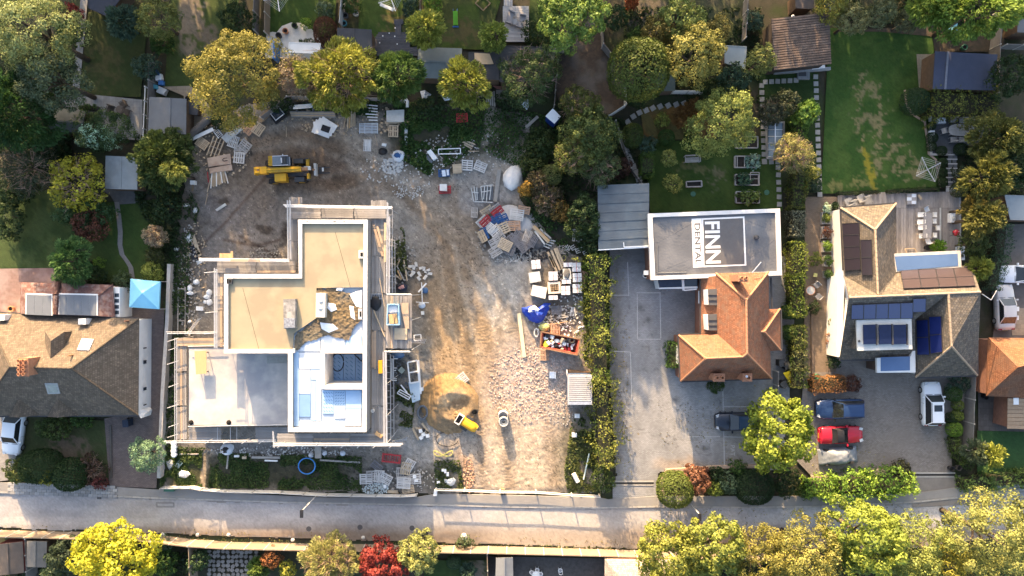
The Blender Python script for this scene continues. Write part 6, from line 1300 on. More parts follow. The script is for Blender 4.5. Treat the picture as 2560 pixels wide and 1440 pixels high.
M_BAGW=mat('white_woven_bag',(.66,.70,.76),(.56,.60,.66),4,.8,.5);M_TARPB=mat('blue_tarpaulin',(.02,.05,.36),(.03,.08,.45),3,.45,.6,bscale=8);M_SANDW=mat('white_sand',(.74,.72,.69),(.64,.62,.60),5,.95,.6,30)
bag('crumpled black sheeting beside the ladder on the scaffold',939,757,14,18,.25,M_BLK,5.06,'black_sheeting','sheeting',1)
# BUILDING SITE CLUTTER
PK={}
def pallet_kit(kind,mt):
 """L x W slatted pallet: top slats, three bearers and bottom slats, each a part"""
 k=Kit('pallet','pallet')
 if kind=='std':Lx,Wy,ns=1.2,1.0,6
 elif kind=='tight':Lx,Wy,ns=1.2,1.0,7
 elif kind=='open':Lx,Wy,ns=1.1,1.1,5
 else:Lx,Wy,ns=1.2,.8,5
 sl=MB().box((0,0,0),(Lx,Wy/ns*(.52 if kind!='tight' else .66),.024)).mesh('slat',mt)
 for i in range(ns):k.add('slat',sl,None,loc=(0,Wy*((i+.5)/ns-.5),.138))
 be=MB().box((0,0,0),(.10,Wy,.078)).mesh('bearer',mt)
 for x in(-1,0,1):k.add('bearer',be,None,loc=(x*(Lx/2-.05),0,.086))
 bs=MB().box((0,0,0),(Lx,.1,.022)).mesh('bottom_slat',mt)
 for y in(-1,0,1):k.add('bottom_slat',bs,None,loc=(0,y*(Wy/2-.06),.034))
 return k
PM=dict(t=mat('pallet_timber',(.52,.42,.30),(.43,.34,.24),3,.85,.2,vary=.12),g=mat('pallet_grey',(.42,.40,.38),(.33,.31,.29),3,.9,.2,vary=.12),o=mat('sunlit_orange_pallet',(.50,.32,.21),(.42,.26,.17),3,.85,.2,vary=.1),r=M_REDP,b=M_BLUE,w=mat('whitewashed_pallet',(.58,.56,.53),(.50,.48,.46),3,.85,.2,vary=.1),d=mat('dark_pallet',(.20,.19,.20),(.15,.145,.15),3,.9,.2,vary=.12))
def pallet(px,py,rot,kind,m,label,tilt=(0,0),z=.08,sc=1.0,grp='loose pallets on the building site'):
 key=kind+m
 if key not in PK:PK[key]=pallet_kit(kind,PM[m])
 z+=.22 if 1190<px<1345 and 510<py<640 else 0
 lift=(abs(math.sin(R(tilt[0])))*.5+abs(math.sin(R(tilt[1])))*.6)*sc
 c=P(px,py,z+.15+lift);return PK[key].place((c.x,c.y,z+lift),R(rot),label,grp,(R(tilt[0]),R(tilt[1])),sc)
pallet(505,358,-36,'tight','t','slatted pale pallet below the long white plank')
pallet(583,354,70,'std','w','upper pallet of the little group left of the muddy loop')
pallet(612,364,-40,'open','g','tipped grey pallet right of that upper pallet',(14,6));pallet(600,374,0,'std','g','grey pallet half under the tipped one');pallet(597,394,84,'open','w','lowest pallet of the group above the telehandler cab',(6,0))
pallet(645,322,55,'std','t','pallet by the two brown timbers',(8,0));pallet(624,322,50,'half','o','small orange stack of slats beside that pallet')
pallet(983,327,88,'std','t','worn pallet in the weeds under the white sheet');pallet(918,363,88,'half','w','narrow pallet carrying white bars')
pallet(1155,294,2,'std','r','red pallet alone in the weeds',sc=.95);pallet(1168,413,-4,'open','w','whitish pallet with a dark hole beside the wooden crate');pallet(1201,416,-22,'std','w','slanting pallet at the right of the whitish pallet')
pallet(1110,432,3,'half','b','blue pallet holding two white sacks',sc=.95);pallet(1112,474,2,'half','r','dark red pallet under the white box on the track')
pallet(1186,531,86,'half','g','grey pallet left of the colourful heap',sc=.85);pallet(1216,526,32,'half','t','tan pallet standing on edge at the top of the heap',(38,0));pallet(1238,521,36,'half','g','grey pallet wedged beside the red one',(30,0))
pallet(1243,528,38,'half','r','bright red pallet on the heap',(34,0),.3);pallet(1205,552,42,'half','w','cream pallet at the left side of the heap',(30,0));pallet(1213,552,44,'half','r','crimson pallet next to the cream one',(36,0),.3)
pallet(1240,545,28,'half','b','blue pallet in the middle of the heap',(20,0),.2);pallet(1256,549,24,'std','b','deep blue pallet at the right middle of the heap',(16,0));pallet(1222,567,-38,'tight','w','white tight slatted pallet on the heap',(6,0),.25)
pallet(1238,577,42,'std','w','whitish pallet with a red stripe',(6,0),.15);pallet(1259,570,24,'open','t','tan open pallet in the centre of the heap',(6,0),.15);pallet(1286,564,3,'std','o','sunlit salmon pallet right of the tan open pallet',(4,0),.1)
pallet(1212,584,-66,'half','b','blue pallet on edge at the lower left of the heap',(36,0));pallet(1207,590,-64,'half','t','tan pallet leaning on that blue pallet',(36,0));pallet(1292,536,-8,'std','w','sunlit white pallet on the pale sand',(8,0),.15,1.15);pallet(1310,524,-10,'half','o','golden pallet edge beside the sunlit white pallet',(24,0))
pallet(1247,593,40,'half','g','grey pallet below the whitish striped one',(12,0));pallet(1238,606,28,'std','g','light grey pallet at the left of the lower heap',(10,0),.1);pallet(1238,628,32,'std','g','lowest grey pallet of the heap',(6,0))
pallet(1263,612,-26,'tight','t','clean tan pallet at the bottom of the heap',(4,0),.2,1.08);pallet(1276,622,66,'std','d','dark pallet under the clean tan pallet');pallet(1281,600,-52,'std','d','slate grey pallet at the lower middle',(10,0),.1);pallet(1293,592,60,'std','d','dark grey open pallet beside the slate one',(8,0),.15)
pallet(1311,614,38,'tight','d','dark pallet with a red corner at the lower right',(5,0),.1,1.1);pallet(1318,590,70,'half','g','greenish grey pallet at the right edge of the heap',(14,0));pallet(1332,602,60,'half','d','small slate pallet by the black debris',(18,0))
pallet(1362,888,88,'std','o','orange lit pallet in front of the skip',sc=.9);pallet(1388,824,88,'std','o','orange lit pallet leaning behind the skip',(14,0));pallet(1391,775,2,'tight','d','brown boarded pallet below the block packs',sc=.85)
pallet(1153,949,38,'std','w','white pallet with a sheet on it by the sand heap',sc=1.05);pallet(1441,588,88,'half','g','dim grey pallet in the scrub by the carport')
pallet(915,1198,2,'std','w','leftmost whitish pallet near the front fence',sc=1.05);pallet(930,1190,3,'open','g','grey open pallet behind the leftmost one',(5,0));pallet(947,1191,84,'std','w','upright lined pallet right of the open one',(5,0),.12);pallet(964,1197,-28,'std','w','slanting pale pallet in the front pallet row',(5,0),.1)
pallet(1014,1172,80,'std','t','cream pallet at the top of the front stack',(5,0),.2);pallet(1022,1163,60,'std','w','pale pallet behind the cream one',(8,0));pallet(1000,1184,88,'half','g','grey pallet standing behind the front stack',(8,0));pallet(1009,1208,-4,'tight','w','big pale pallet on top of the front stack',(0,0),.35,1.12);pallet(1008,1204,2,'std','g','grey pallet in the front stack under the big pale one',(0,0),.18,1.1);pallet(1036,1198,4,'std','w','pallet with white tubs right of the front stack',sc=1.05)
pallet(1020,1224,10,'half','t','thin pale pallet along the front fence',(5,0));pallet(942,1166,-38,'half','d','dark pallet in the grass above the front row',(5,0));pallet(1457,693,70,'half','o','pale pallet leaning in the hedge by the block packs',(24,0))
r=thing('timber_frame','long open timber frame of four rails beside the boarded pallets','timber frame',P(539,363))  # long open frame of timber rails, not a crate
for i in range(4):ob('rail',MB().beam(P(535+i*8.5,340+i*3.8,.35),P(517+i*8.5,388+i*3.0,.25),.09,.08),M_TIM,r)
for t in(.2,.5,.8):ob('cross_rail',MB().beam(P(535-18*t,341+47*t,.27),P(560-18*t,352+45*t,.27),.06,.05),M_TIMG,r)
plank('long white plank along the edge of the scrub',(470,352),(534,322),.34,.08,M_WHT,.4);
o=ob('white_sheet',MB().prism([P(552,343,.25),P(566,357,.25),P(607,323,.25),P(596,316,.25),P(584,314,.25),P(570,326,.25),P(560,338,.25)],.1),M_GWH);tag(o,'torn grey white sheet beside the pallet group','sheet')
ladder('white rack of short rungs at the end of the long plank',(536,322),.3,(552,342),.3,.5,M_WHT,6)
o=ob('timber_log',MB().tube(P(470,342,.6),P(541,280,.7),.36,.38,12),mat('weathered_log',(.13,.12,.115),(.085,.08,.075),3,.9,.5,stretch=(1,1,6)),smooth=False);tag(o,'thick dark weathered log lying slanted in the corner','log')
def sheetobj(label,pts,h,m,name='board',cat='board',z=.02):o=ob(name,MB().prism([P(x,y,h)for x,y in pts],z),m);return tag(o,label,cat)
M_PLY=mat('stained_plywood',(.40,.32,.255),(.33,.26,.21),2.2,.85,.2,stain=(.26,.16,.12),sscale=1.4,samt=.5)
r=thing('plywood_sheet','upper stained plywood sheet with a U shaped cut mark','plywood sheet',P(548,402));ob('sheet',MB().prism([P(x,y,.35)for x,y in((518,395),(576,384),(577,410),(534,415),(521,418))],.05),M_PLY,r)
ob('cut_mark',MB().path([P(568,395,.355),P(559,396,.355),P(556,400,.355),P(560,403,.355),P(569,401,.355)],.035,5),M_MATTBLK,r)
sheetobj('lower plywood sheet with a pale end',[(522,421),(579,411),(581,425),(538,431),(525,434)],.3,M_PLY,'plywood_sheet','plywood sheet')
r=thing('timber_bundle','fan of pale sawn battens under the plywood sheets','timber',P(548,450))
for i in range(13):ob('batten',MB().beam(P(530+i*2.7,433-i*.4,.15+.05*(i%3)),P(527+i*3.6,468-i*1.0+random.uniform(-5,3),.12+.05*(i%3)),.085,.05),M_TIM if i%4 else M_WHT,r)
for i,(a,b)in enumerate((((519,430),(521,456)),((527,445),(518,480)),((520,482),(513,512)))):plank(('reddish batten beside the batten fan','thin pale stick below the batten fan','thin pale stick lower down the left boundary')[i],a,b,.07,.06,M_REDP if i==0 else M_TIM,.1)
sheetobj('grey board lying on the dark earth left of the building',[(538,524),(562,508),(566,513),(542,528)],.12,M_GWH)
r=thing('timber_stack','pair of long brown timbers under the large tree','timber',P(665,285))
for i in range(3):ob('timber',MB().beam(P(640+i*6,303+i*1.5,.3),P(684+i*3,262+i*4,.3),.20,.12),M_TIMB,r)
r=thing('roof_lantern','black based roof lantern with a white rounded frame','roof lantern',P(694,285));c=P(694,285,.3)
ob('base',MB().box((c.x,c.y,.15),(1.5,1.3,.3),R(35)),M_BLK,r);ob('glass',MB().box((c.x,c.y,.36),(.8,1.0,.06),R(-52)),M_GLASS,r)
mb=MB();pts=[(-.5,-.62),(.5,-.62),(.5,.62),(-.5,.62)];q=Matrix.Rotation(R(-52),3,'Z');mb.path([c+q@Vector((x*.85,y*.85,.1))for x,y in pts],.06,6,True);ob('frame',mb,M_FRAMEW,r)
r=thing('rail_stack','stack of white rails on trestles at the north edge','rails',P(757,266))
for i in range(4):ob('rail',MB().beam(P(733,264+i*2.6,.7),P(781,260+i*2.8,.7),.07,.08),M_WHT,r)
for x in(743,784):ob('trestle',MB().beam(P(x,272,.35),P(x,280,.35),.06,.7),M_FELT,r)
r=thing('timber_stack','long stack of pale timbers below the white rails','timber',P(783,287))
for i in range(5):ob('timber',MB().beam(P(725+i,280+i*2.9,.25+.05*(i%2)),P(836+i,281+i*2.9,.25+.05*(i%2)),.11,.14),M_TIM if i%2 else M_TIMG,r)
for i in range(3):plank(('grey plank','second grey plank','third grey plank')[i]+' in the ivy right of the long timber stack',(826+i*8,272+i*2),(850+i*6,283+i*2),.14,.05,M_TIMG,.1)
r=thing('board_stack','fanned stack of white boards with a black sheet on top','board stack',P(812,318))
for i,(x,y,ro,w,h)in enumerate(((806,322,-20,46,34),(812,316,-28,44,28),(820,312,-32,44,22),(812,322,-12,40,30),(804,318,4,40,30))):ob('board',MB().box(P(x,y,.25+i*.03),(w/S,h/S,.028),R(ro)),M_WHT,r)
ob('black_sheet',MB().box(P(814,322,.44),(.85,.62,.03),R(-20)),M_BLK,r)
for i in range(3):ob('pallet_slat',MB().beam(P(826+i*5,338-i*7,.12),P(838+i*4,341-i*7,.12),.1,.05),M_TIM,r)
r=thing('timber_stack','upright stack of tan planks by the weeds','timber',P(878,299))
for i in range(5):ob('timber',MB().beam(P(871+i*4.2,278+(i%2)*2,.22),P(869+i*4.4,322-i*2,.22),.13,.12),M_TIM if i!=1 else M_TIMO,r)
plank('single pale plank left of the upright plank stack',(864,294),(859,322),.10,.06,M_TIM,.1);plank('thin pale stick on the earth below the timber stack',(716,318),(716,342),.07,.05,M_TIM,.1)
r=thing('metal_grating','white steel grating panel at the edge of the weeds','grating',P(920,321))
for i in range(7):ob('bar',MB().beam(P(898,310+i*3.6,.18),P(944,308+i*4.0,.18),.075,.05),mat('pale_blue_steel',(.55,.60,.66),(.48,.53,.59),3,.5,.1),r)
for x in(899,912,930,944):ob('cross_bar',MB().beam(P(x,308,.22),P(x,334,.22),.06,.05),mat('pale_blue_steel',(1,1,1)),r)
for i in range(4):ob('white_bar',MB().beam(P(913+i*3.6,351,.24),P(914+i*3.6,377,.24),.08,.06),M_WHT).update_tag()
for o in[o for o in bpy.data.objects if o.name.startswith('white_bar')]:tag(o,'white plastic bar lying on the narrow pallet','bar','white bars on the narrow pallet')
for i in range(6):plank('pale fence slat lying in the dark ivy',(914+i%3*4,262+i*7.6),(944,265+i*7.2),.1,.04,M_WHT,.3,'loose_lath','slat','pale slats lying in the ivy')
sheetobj('white square sheet standing on timbers in the weeds',[(966,276),(1010,274),(1010,304),(966,304)],.45,M_GWH,'panel','panel',.3)
plank('pale timber under the lower edge of the white square sheet',(962,306),(1027,305),.24,.1,M_TIM,.15);plank('white upright plank in the weeds',(1015,309),(1016,363),.30,.08,M_GWH,.12)
o=ob('pipe_bend',MB().path([P(1004,249,.5),P(1016,249,.5),P(1019,253,.5),P(1018,268,.5)],.15,8),M_WHT);tag(o,'white right angled pipe end by the site fence','pipe')
plank('thin leaning stick by the grating',(937,336),(944,364),.06,.06,M_TIM,.1);sheetobj('small white block near the narrow pallet',[(955,358),(966,359),(964,366),(954,364)],.2,M_WHT,'block','block')
bag('black bag by the white rubble',957,379,11,9,.5,M_BLK,.05,'black_bag');bag('white jumbo bag on the rubble heap',997,391,17,15,.8,M_BAGW,.05,fill=M_BLUE);bag('dark bag right of the white jumbo bag',1021,393,8,8,.4,M_BLK,.05,'black_bag')
def stones_pile(name,label,px,py,rx,ry,n,sz,m,seed,hmax=.3,cat='rubble'):
 rnd=random.Random(seed);mb=MB()
 for i in range(n):
  a=rnd.uniform(0,6.28);q=rnd.random()**.5;x=px+rx*q*math.cos(a);y=py+ry*q*math.sin(a);s=sz*rnd.uniform(.5,1.2)
  mb.box(P(x,y,.08+hmax*(1-q)*rnd.random()),(s,s*rnd.uniform(.5,.9),s*.5),rnd.uniform(0,3),rnd.uniform(-.5,.5),rnd.uniform(-.5,.5))
 o=ob(name,mb,m,kind='stuff');o['label']=label;o['category']=cat;return o
M_STW=mat('white_stone',(.60,.58,.55),(.42,.41,.39),6,.9,.3)
stones_pile('white_rubble','heap of broken white blocks in front of the white jumbo bag',982,414,27,20,130,.26,M_STW,1)
stones_pile('white_rubble','scatter of broken white stones on the track by the building corner',1022,480,40,18,90,.13,M_STW,2,.05);stones_pile('white_rubble','pale chippings along the foot of the colourful pallet heap',1280,645,60,14,120,.10,M_STW,3,.06)
stones_pile('glass_chippings','pale blue chippings heap by the front fence pallets',940,1222,34,15,210,.13,mat('pale_chippings',(.50,.56,.56),(.42,.47,.48),5,.9,.3),4,.35);stones_pile('brick_rubble','scatter of brick rubble on the lower drive',1320,960,100,100,900,.11,mat('brick_bits',(.50,.32,.25),(.60,.52,.47),7,.9,.3),5,.05)
stones_pile('brick_rubble','scatter of grey rubble under the hedge by the container',1400,950,50,120,500,.11,mat('grey_bits',(.36,.34,.33),(.24,.23,.22),7,.9,.3),6,.05);stones_pile('brick_rubble','strip of orange brick rubble beside the gate',1172,1190,14,44,160,.14,mat('orange_bits',(.46,.25,.15),(.40,.30,.22),7,.9,.3),7,.12)
stones_pile('site_debris','scattered scraps and stones along the north end of the site',1180,380,120,60,160,.12,M_STW,8,.05);stones_pile('site_debris','scattered scraps between the building and the rough grass',700,1130,190,14,130,.14,M_TIMG,9,.08);stones_pile('site_debris','scattered scraps along the left boundary',470,700,30,140,190,.17,M_TIMG,10,.08);stones_pile('site_debris','scraps on the earth north of the low roof',660,635,40,16,90,.13,M_TIMG,11,.1)
for i,(x,y,rx,ry,n,s,m,t)in enumerate(((870,300,170,40,150,.22,M_TIM,'timber scraps strewn along the north edge of the earth'),(1010,420,110,50,150,.16,M_STW,'pale lumps strewn around the white jumbo bag'),(1120,380,80,40,90,.18,M_TIMG,'grey scraps strewn in the weeds around the blue pallet'),(1385,790,70,30,170,.20,M_TIMG,'grey scraps between the block packs and the skip'),(1400,820,60,30,90,.17,M_WHT,'white scraps around the skip'),(1420,730,40,70,110,.16,M_STW,'pale broken pieces around the block packs'),(1330,625,50,30,200,.20,M_BLK,'dark scraps at the right foot of the pallet heap'),(1255,600,70,60,160,.20,M_TIMG,'splintered grey wood around the pallet heap'),(560,370,70,70,130,.18,M_TIM,'splintered pale wood around the pallets left of the muddy loop'),(1000,650,40,60,120,.16,M_TIMG,'offcuts beside the east lattice beams'),(1010,930,34,60,90,.18,M_FELT,'grey scraps around the large window frame'),(1010,1200,90,30,170,.17,M_TIMG,'grey splinters around the front pallets'),(485,660,34,110,120,.17,M_TIM,'pale splinters beside the left weeds'),(700,1128,180,14,110,.17,M_STW,'pale lumps along the path below the scaffold'))):stones_pile('site_litter',t,x,y,rx,ry,n,s,m,50+i,.10,'litter')
for i,(x,y)in enumerate(((1027,666),(1035,669),(1033,680),(1029,687),(1048,685),(1053,670),(1060,672),(1066,680),(1063,693),(1047,696),(1070,676),(1040,661),(1074,684))):
 o=link('concrete_block',MB().box((0,0,0),(.42 if i%4 else .5,.26,.2)).mesh('concrete_block',M_STW));p=P(x,y,.2);o.location=(p.x,p.y,.16);o.rotation_euler=(0,0,i*1.3);tag(o,'pale concrete block strewn beside the east scaffolding','block','blocks strewn by the east scaffolding')
for i,(x,y,a,b,t)in enumerate(((474,596,7,11,'upper foam lump among the left boundary weeds'),(491,705,8,7,'round foam lump left of the low scaffold'),(475,720,6,9,'tall foam lump beside the sleeper frame'),(476,733,9,5,'slanting foam lump beside the sleeper frame'),(523,732,7,9,'upper foam lump against the west scaffold'),(518,742,9,6,'middle foam lump against the west scaffold'),(524,756,8,8,'lower foam lump against the west scaffold'),(514,755,6,5,'small foam lump against the west scaffold'),(466,513,9,5,'foam lump in the weeds near the batten fan'),(488,526,6,8,'foam lump at the earth edge'),(441,623,6,5,'triangular white scrap at the far left of the weeds'),(475,804,5,4,'tiny foam scrap below the sleeper frame'),(433,727,4,5,'small white scrap by the boundary wall'))):
 bag(t,x,y,a,b,.22,M_WHT,.05,'foam_lump','foam',i)
sheetobj('white rectangular foam block left of the west scaffold',[(490,766),(508,767),(507,777),(490,776)],.35,M_WHT,'foam_block','foam')
r=thing('sleeper_frame','grey timber edging frame with cross pieces by the boundary','timber frame',P(455,770))
for x in(446,464):ob('rail',MB().beam(P(x,718,.15),P(x-1,838,.15),.07,.15),M_TIMG,r)
for y in(722,766,802):ob('cross_piece',MB().beam(P(446,y,.15),P(464,y,.15),.08,.14),M_TIMG,r)
r=thing('sheet_scraps','torn dark and pale sheet scraps on the left edge of the earth','sheeting',P(487,628))
for x,y,w,h,ro,m in((484,634,14,40,15,M_BLK),(490,612,9,50,18,M_TIM),(500,654,18,10,20,M_GWH),(474,634,10,16,-30,M_TIM),(494,630,8,24,35,M_TIM)):ob('scrap',MB().box(P(x,y,.1),(w/S,h/S,.05),R(ro)),m,r)
plank('short post with a white cap in the left weeds',(483,453),(481,478),.14,.12,M_TIMB,.2);sheetobj('white square cap at the top of the short post',[(475,451),(487,451),(487,461),(475,461)],.5,M_WHT,'cap','cap')
r=thing('crate_boards','orange crate boards standing above the low roof scaffold','boards',P(567,638))
for i in range(6):ob('board',MB().box(P(552+i*5.6,639,5.6),(.2,.42 if i<5 else .8,.12)),M_TIMO,r)
def wframe(label,c4,h,m=M_FRAMEW,bars=1,z=.15,w=.09):
 q=[P(x,y,h)for x,y in c4];r=thing('window_frame',label,'window frame',sum(q,Vector())/4)
 for i in range(4):ob('frame_bar',MB().beam(q[i],q[(i+1)%4],w,.08-.004*i),m,r)
 for k in range(bars):
  t=(k+1)/(bars+1);ob('mullion',MB().beam(q[0].lerp(q[3],t),q[1].lerp(q[2],t),w*.9,.06),m,r)
 return r
wframe('large white two pane window frame by the sand heap',[(1019,906),(1043,901),(1048,954),(1025,958)],.5,w=.14);wframe('small white window frame in the weeds by the lattice',[(1000,974),(1027,989),(1022,999),(993,983)],.4);
for k in(0,):
 r=thing('window_frame','half open white frame standing by the east lattice','window frame',P(986,922))
 for a,b in(((980,896),(978,950)),((983,897),(982,948)),((983,897),(994,897)),((980,951),(992,951)),((982,947),(992,947)),((983,920),(992,920)),((982,926),(990,926))):ob('frame_bar',MB().beam(P(*a,.8),P(*b,.8),.06,.06),M_FRAMEW,r)
r=thing('corrugated_sheets','pile of pale blue corrugated sheets beside the large window frame','sheets',P(1038,980))
for i in range(4):ob('sheet',MB().beam(P(1024+i*7,955,.3+.03*i),P(1034+i*4.5,1006-i*2,.3+.03*i),.26,.03),mat('pale_blue_sheet',(.50,.60,.68),(.44,.54,.62),3,.5,.15),r)
plank('long white gutter beside the large window frame',(1046,900),(1052,985),.16,.1,M_WHT,.3);plank('white pipe lying in the weeds by the small frame',(1002,962),(1018,982),.12,.12,M_FRAMEW,.3)
sheetobj('grey green tile lying by the lattice',[(1003,917),(1012,926),(1004,935),(995,926)],.25,mat('grey_green_board',(.30,.36,.33),None,3,.8,.1));sheetobj('white lump at the end of the corrugated sheets',[(1050,970),(1058,968),(1058,977),(1051,979)],.35,M_WHT,'block','block')
bag('heap of blue sacks under the loading bay',995,887,17,9,.6,mat('blue_sacking',(.06,.13,.26),(.10,.16,.26),5,.7,.5),.05,'sacks','sacks')
o=ob('pipe_coil',MB().path([P(1056+(10+i*.06)*math.cos(i*.5),1031+(15+i*.06)*math.sin(i*.5),.1+.012*i)for i in range(40)],.09,6),mat('grey_pipe',(.11,.125,.15),(.085,.10,.12),4,.6,.1));tag(o,'grey coil of pipe at the foot of the sand heap','pipe coil')
o=ob('rope_hose',MB().path([P(1108+24*math.sin(i*.33),1134+7*math.sin(i*.66+.6)+1.5*math.sin(i*2.1),.16+.01*(i%4))for i in range(60)],.03,5),mat('yellow_hose',(.55,.50,.16),None,4,.6,.1));tag(o,'yellow hose tangled in a figure of eight on the grey ground','hose')
o=ob('black_hose',MB().path([P(1118+28*math.cos(t),1098+18*math.sin(t),.16)for t in np.linspace(.2,4.4,26)],.04,5),M_BLK);tag(o,'thin black hose curving across the grey ground','hose')
o=ob('blue_pipe_coil',MB().path([P(767+21*math.cos(i*.42)+.6*math.sin(i),1165+20*math.sin(i*.42),.2+.01*i)for i in range(48)],.05,6),mat('blue_pipe',(.06,.24,.60),(.05,.2,.52),3,.5,.05));tag(o,'ring of bright blue water pipe in the rough grass','pipe coil')
r=thing('tool_pallet','pallet base with white tubs and offcuts below the pipe coil','pallet',P(1052,1082))
for a,b in(((1031,1070),(1047,1100)),((1038,1068),(1072,1082)),((1055,1058),(1073,1086))):ob('board',MB().beam(P(*a,.2),P(*b,.2),.2,.1),M_TIM,r)
for x,y,ro in((1052,1077,.2),(1059,1086,.5),(1069,1089,.2),(1053,1094,.7)):ob('tub',MB().box(P(x,y,.3),(.34,.34,.3),ro),M_WHT,r)
ob('black_lump',MB().dome(P(1059,1075,.25),.2,.2,.2,8,3),M_BLK,r)
c=P(1162,1057,.9);r=thing('mortar_pump','yellow hooded mortar pump trailer with a white hopper by the sand heap','mortar pump',(c.x,c.y,0),R(-32))
mb=MB();prof=[(.15,.38),(.15,.48),(.5,.52),(.85,.5),(1.08,.38),(1.12,.2)]
xs=np.linspace(-.35,1.35,12);vs=[];fs=[]
for x in xs:
 t=(x+.35)/1.7;w=.46*(1-.25*max(0,t-.8)/.2);hh=.95+.18*math.sin(min(1,t*1.3)*1.5)-.3*max(0,t-.85)/.15
 for a in np.linspace(0,math.pi,9):vs.append((x,w*math.cos(a)*(1.0),.45+(hh-.45)*math.sin(a)**.55))
for i in range(11):fs+=[(i*9+k,i*9+k+1,(i+1)*9+k+1,(i+1)*9+k)for k in range(8)]
fs+=[tuple(range(9)),tuple(range(11*9+8,11*9-1,-1))];mb.add(vs,fs)
def lob(name,mb,m,root,smooth=False):return link(name,mb.mesh(name,m,smooth),root,False)
lob('hood',mb,M_YEL,r,True);lob('chassis',MB().box((.2,0,.4),(2.3,.7,.12)),M_DSTEEL,r)
lob('hopper',MB().ring([Vector(p)for p in((-.95,-.5,0),(-.36,-.5,0),(-.36,.5,0),(-.95,.5,0))],[Vector(p)for p in((-.88,-.43,0),(-.43,-.43,0),(-.43,.43,0),(-.88,.43,0))],.5,1.05),M_CREAMP,r);lob('hopper_floor',MB().box((-.65,0,.6),(.5,.9,.06)),M_BLK,r)
mb=MB();mb.lathe((-1.2,.25,.55),[(.12,0),(.22,.1),(.22,.3),(.16,.3),(.14,.06)],12);lob('outlet',mb,M_TIMO,r);lob('drawbar',MB().beam((-1.0,0,.45),(-1.55,-.1,.45),.1,.1),M_TIMO,r)
for y in(-.56,.56):
 w=lob('wheel',MB().tube((.2,y-.09,.3),(.2,y+.09,.3),.3,n=16),M_RUB,r);lob('rim',MB().tube((.2,y-.1,.3),(.2,y+.1,.3),.16,n=12),M_ALU,w)
lob('mudguard',MB().box((.2,.6,.63),(.75,.3,.05)),M_DSTEEL,r);lob('mudguard',MB().box((.2,-.6,.63),(.75,.3,.05)),M_DSTEEL,r)
c=P(1187,1030,.3);o=ob('bucket',MB().lathe((c.x,c.y,0),[(.20,0),(.26,.5),(.29,.5),(.29,.46),(.24,.46),(.19,.06),(0,.06)],16),M_BLK);tag(o,'black builders bucket with a pale rim beside the mortar pump','bucket')
c=P(1258,1041,.9);r=thing('concrete_ring','upright concrete drainage ring on the sandy drive','concrete ring',(c.x,c.y,0));link('ring',MB().lathe((0,0,0),[(.50,0),(.50,.9),(.42,.9),(.42,.2),(0,.2)],24).mesh('ring',M_CREAMP),r,False);link('lip',MB().lathe((0,0,.9),[(.50,0),(.47,.03),(.43,0)],24).mesh('lip',M_KERB),r,False)
c=P(1259,1055,1.1);r=thing('barrel','grey open topped barrel in front of the concrete ring','barrel',(c.x,c.y,0));link('body',MB().lathe((0,0,0),[(.44,0),(.5,.5),(.46,1.1),(.40,1.1),(.40,.75),(0,.75)],20).mesh('body',M_GWH),r,False);link('contents',MB().dome((0,0,.74),.2,.18,.12,9,3,0,.3).mesh('contents',M_BLK),r,False)
for z in(.3,.8):link('hoop',MB().lathe((0,0,z),[(.505,0),(.52,.03),(.505,.06)],20).mesh('hoop',M_KERB),r,False)
r=thing('skip','red rubbish skip heaped with mixed waste','skip',P(1400,852));SK=[(1353,829),(1450,848),(1444,888),(1350,869)];SI=[(1356,832),(1446,850),(1441,884),(1353,866)];SB=[(1366,836),(1436,850),(1432,878),(1364,862)]
top=[P(x,y,1.3)for x,y in SK];bot=[P(x,y,.12)for x,y in SB];ti=[P(x,y,1.3)for x,y in SI]
mb=MB();mb.add(top+bot,[(i,(i+1)%4,4+(i+1)%4,4+i)for i in range(4)]+[(4,5,6,7)]);mb.add(top+ti,[(i,(i+1)%4,4+(i+1)%4,4+i)for i in range(4)]);bi=[P(x,y,.2)for x,y in SB];mb.add(ti+bi,[(i,4+i,4+(i+1)%4,(i+1)%4)for i in range(4)]+[(4,5,6,7)])
ob('body',mb,mat('red_skip_paint',(.33,.07,.045),(.26,.055,.04),3,.6,.2,stain=(.35,.18,.10),sscale=1.5,samt=.4),r)
for i in range(4):ob('rim',MB().beam(top[i],top[(i+1)%4],.1,.08),M_RUST,r)
rnd=random.Random(5)
for i in range(46):
 u,v=rnd.uniform(.06,.78 if i%5 else .9),rnd.uniform(.1,.9);x=SI[0][0]+(SI[1][0]-SI[0][0])*u+(SI[3][0]-SI[0][0])*v;y=SI[0][1]+(SI[1][1]-SI[0][1])*u+(SI[3][1]-SI[0][1])*v
 m=rnd.choice([M_WHT,M_WHT,M_WHT,M_TIM,M_BLK,mat('lime_plastic',(.50,.55,.06),None,4,.5,.1),mat('pink_scrap',(.55,.30,.28),None,4,.7,.1),M_REDP,M_GWH,M_BAGW]);s=rnd.uniform(.2,.55)
 mb=MB();z=.75+.5*rnd.random()*(1-abs(u-.4))
 if i%3:mb.box(P(x,y,z),(s,s*rnd.uniform(.3,.8),s*.4),rnd.uniform(0,3),rnd.uniform(-.6,.6),rnd.uniform(-.6,.6))
 else:mb.dome(P(x,y,z-.1),s*.6,s*.45,s*.5,9,3,0,.2,rnd)
 o=ob('waste',mb,m,r)
ob('tyre',MB().path([P(1430+6*math.cos(t),852+6*math.sin(t),1.2)for t in np.linspace(0,6.28,16)[:-1]],.12,8,True),M_RUB,r)
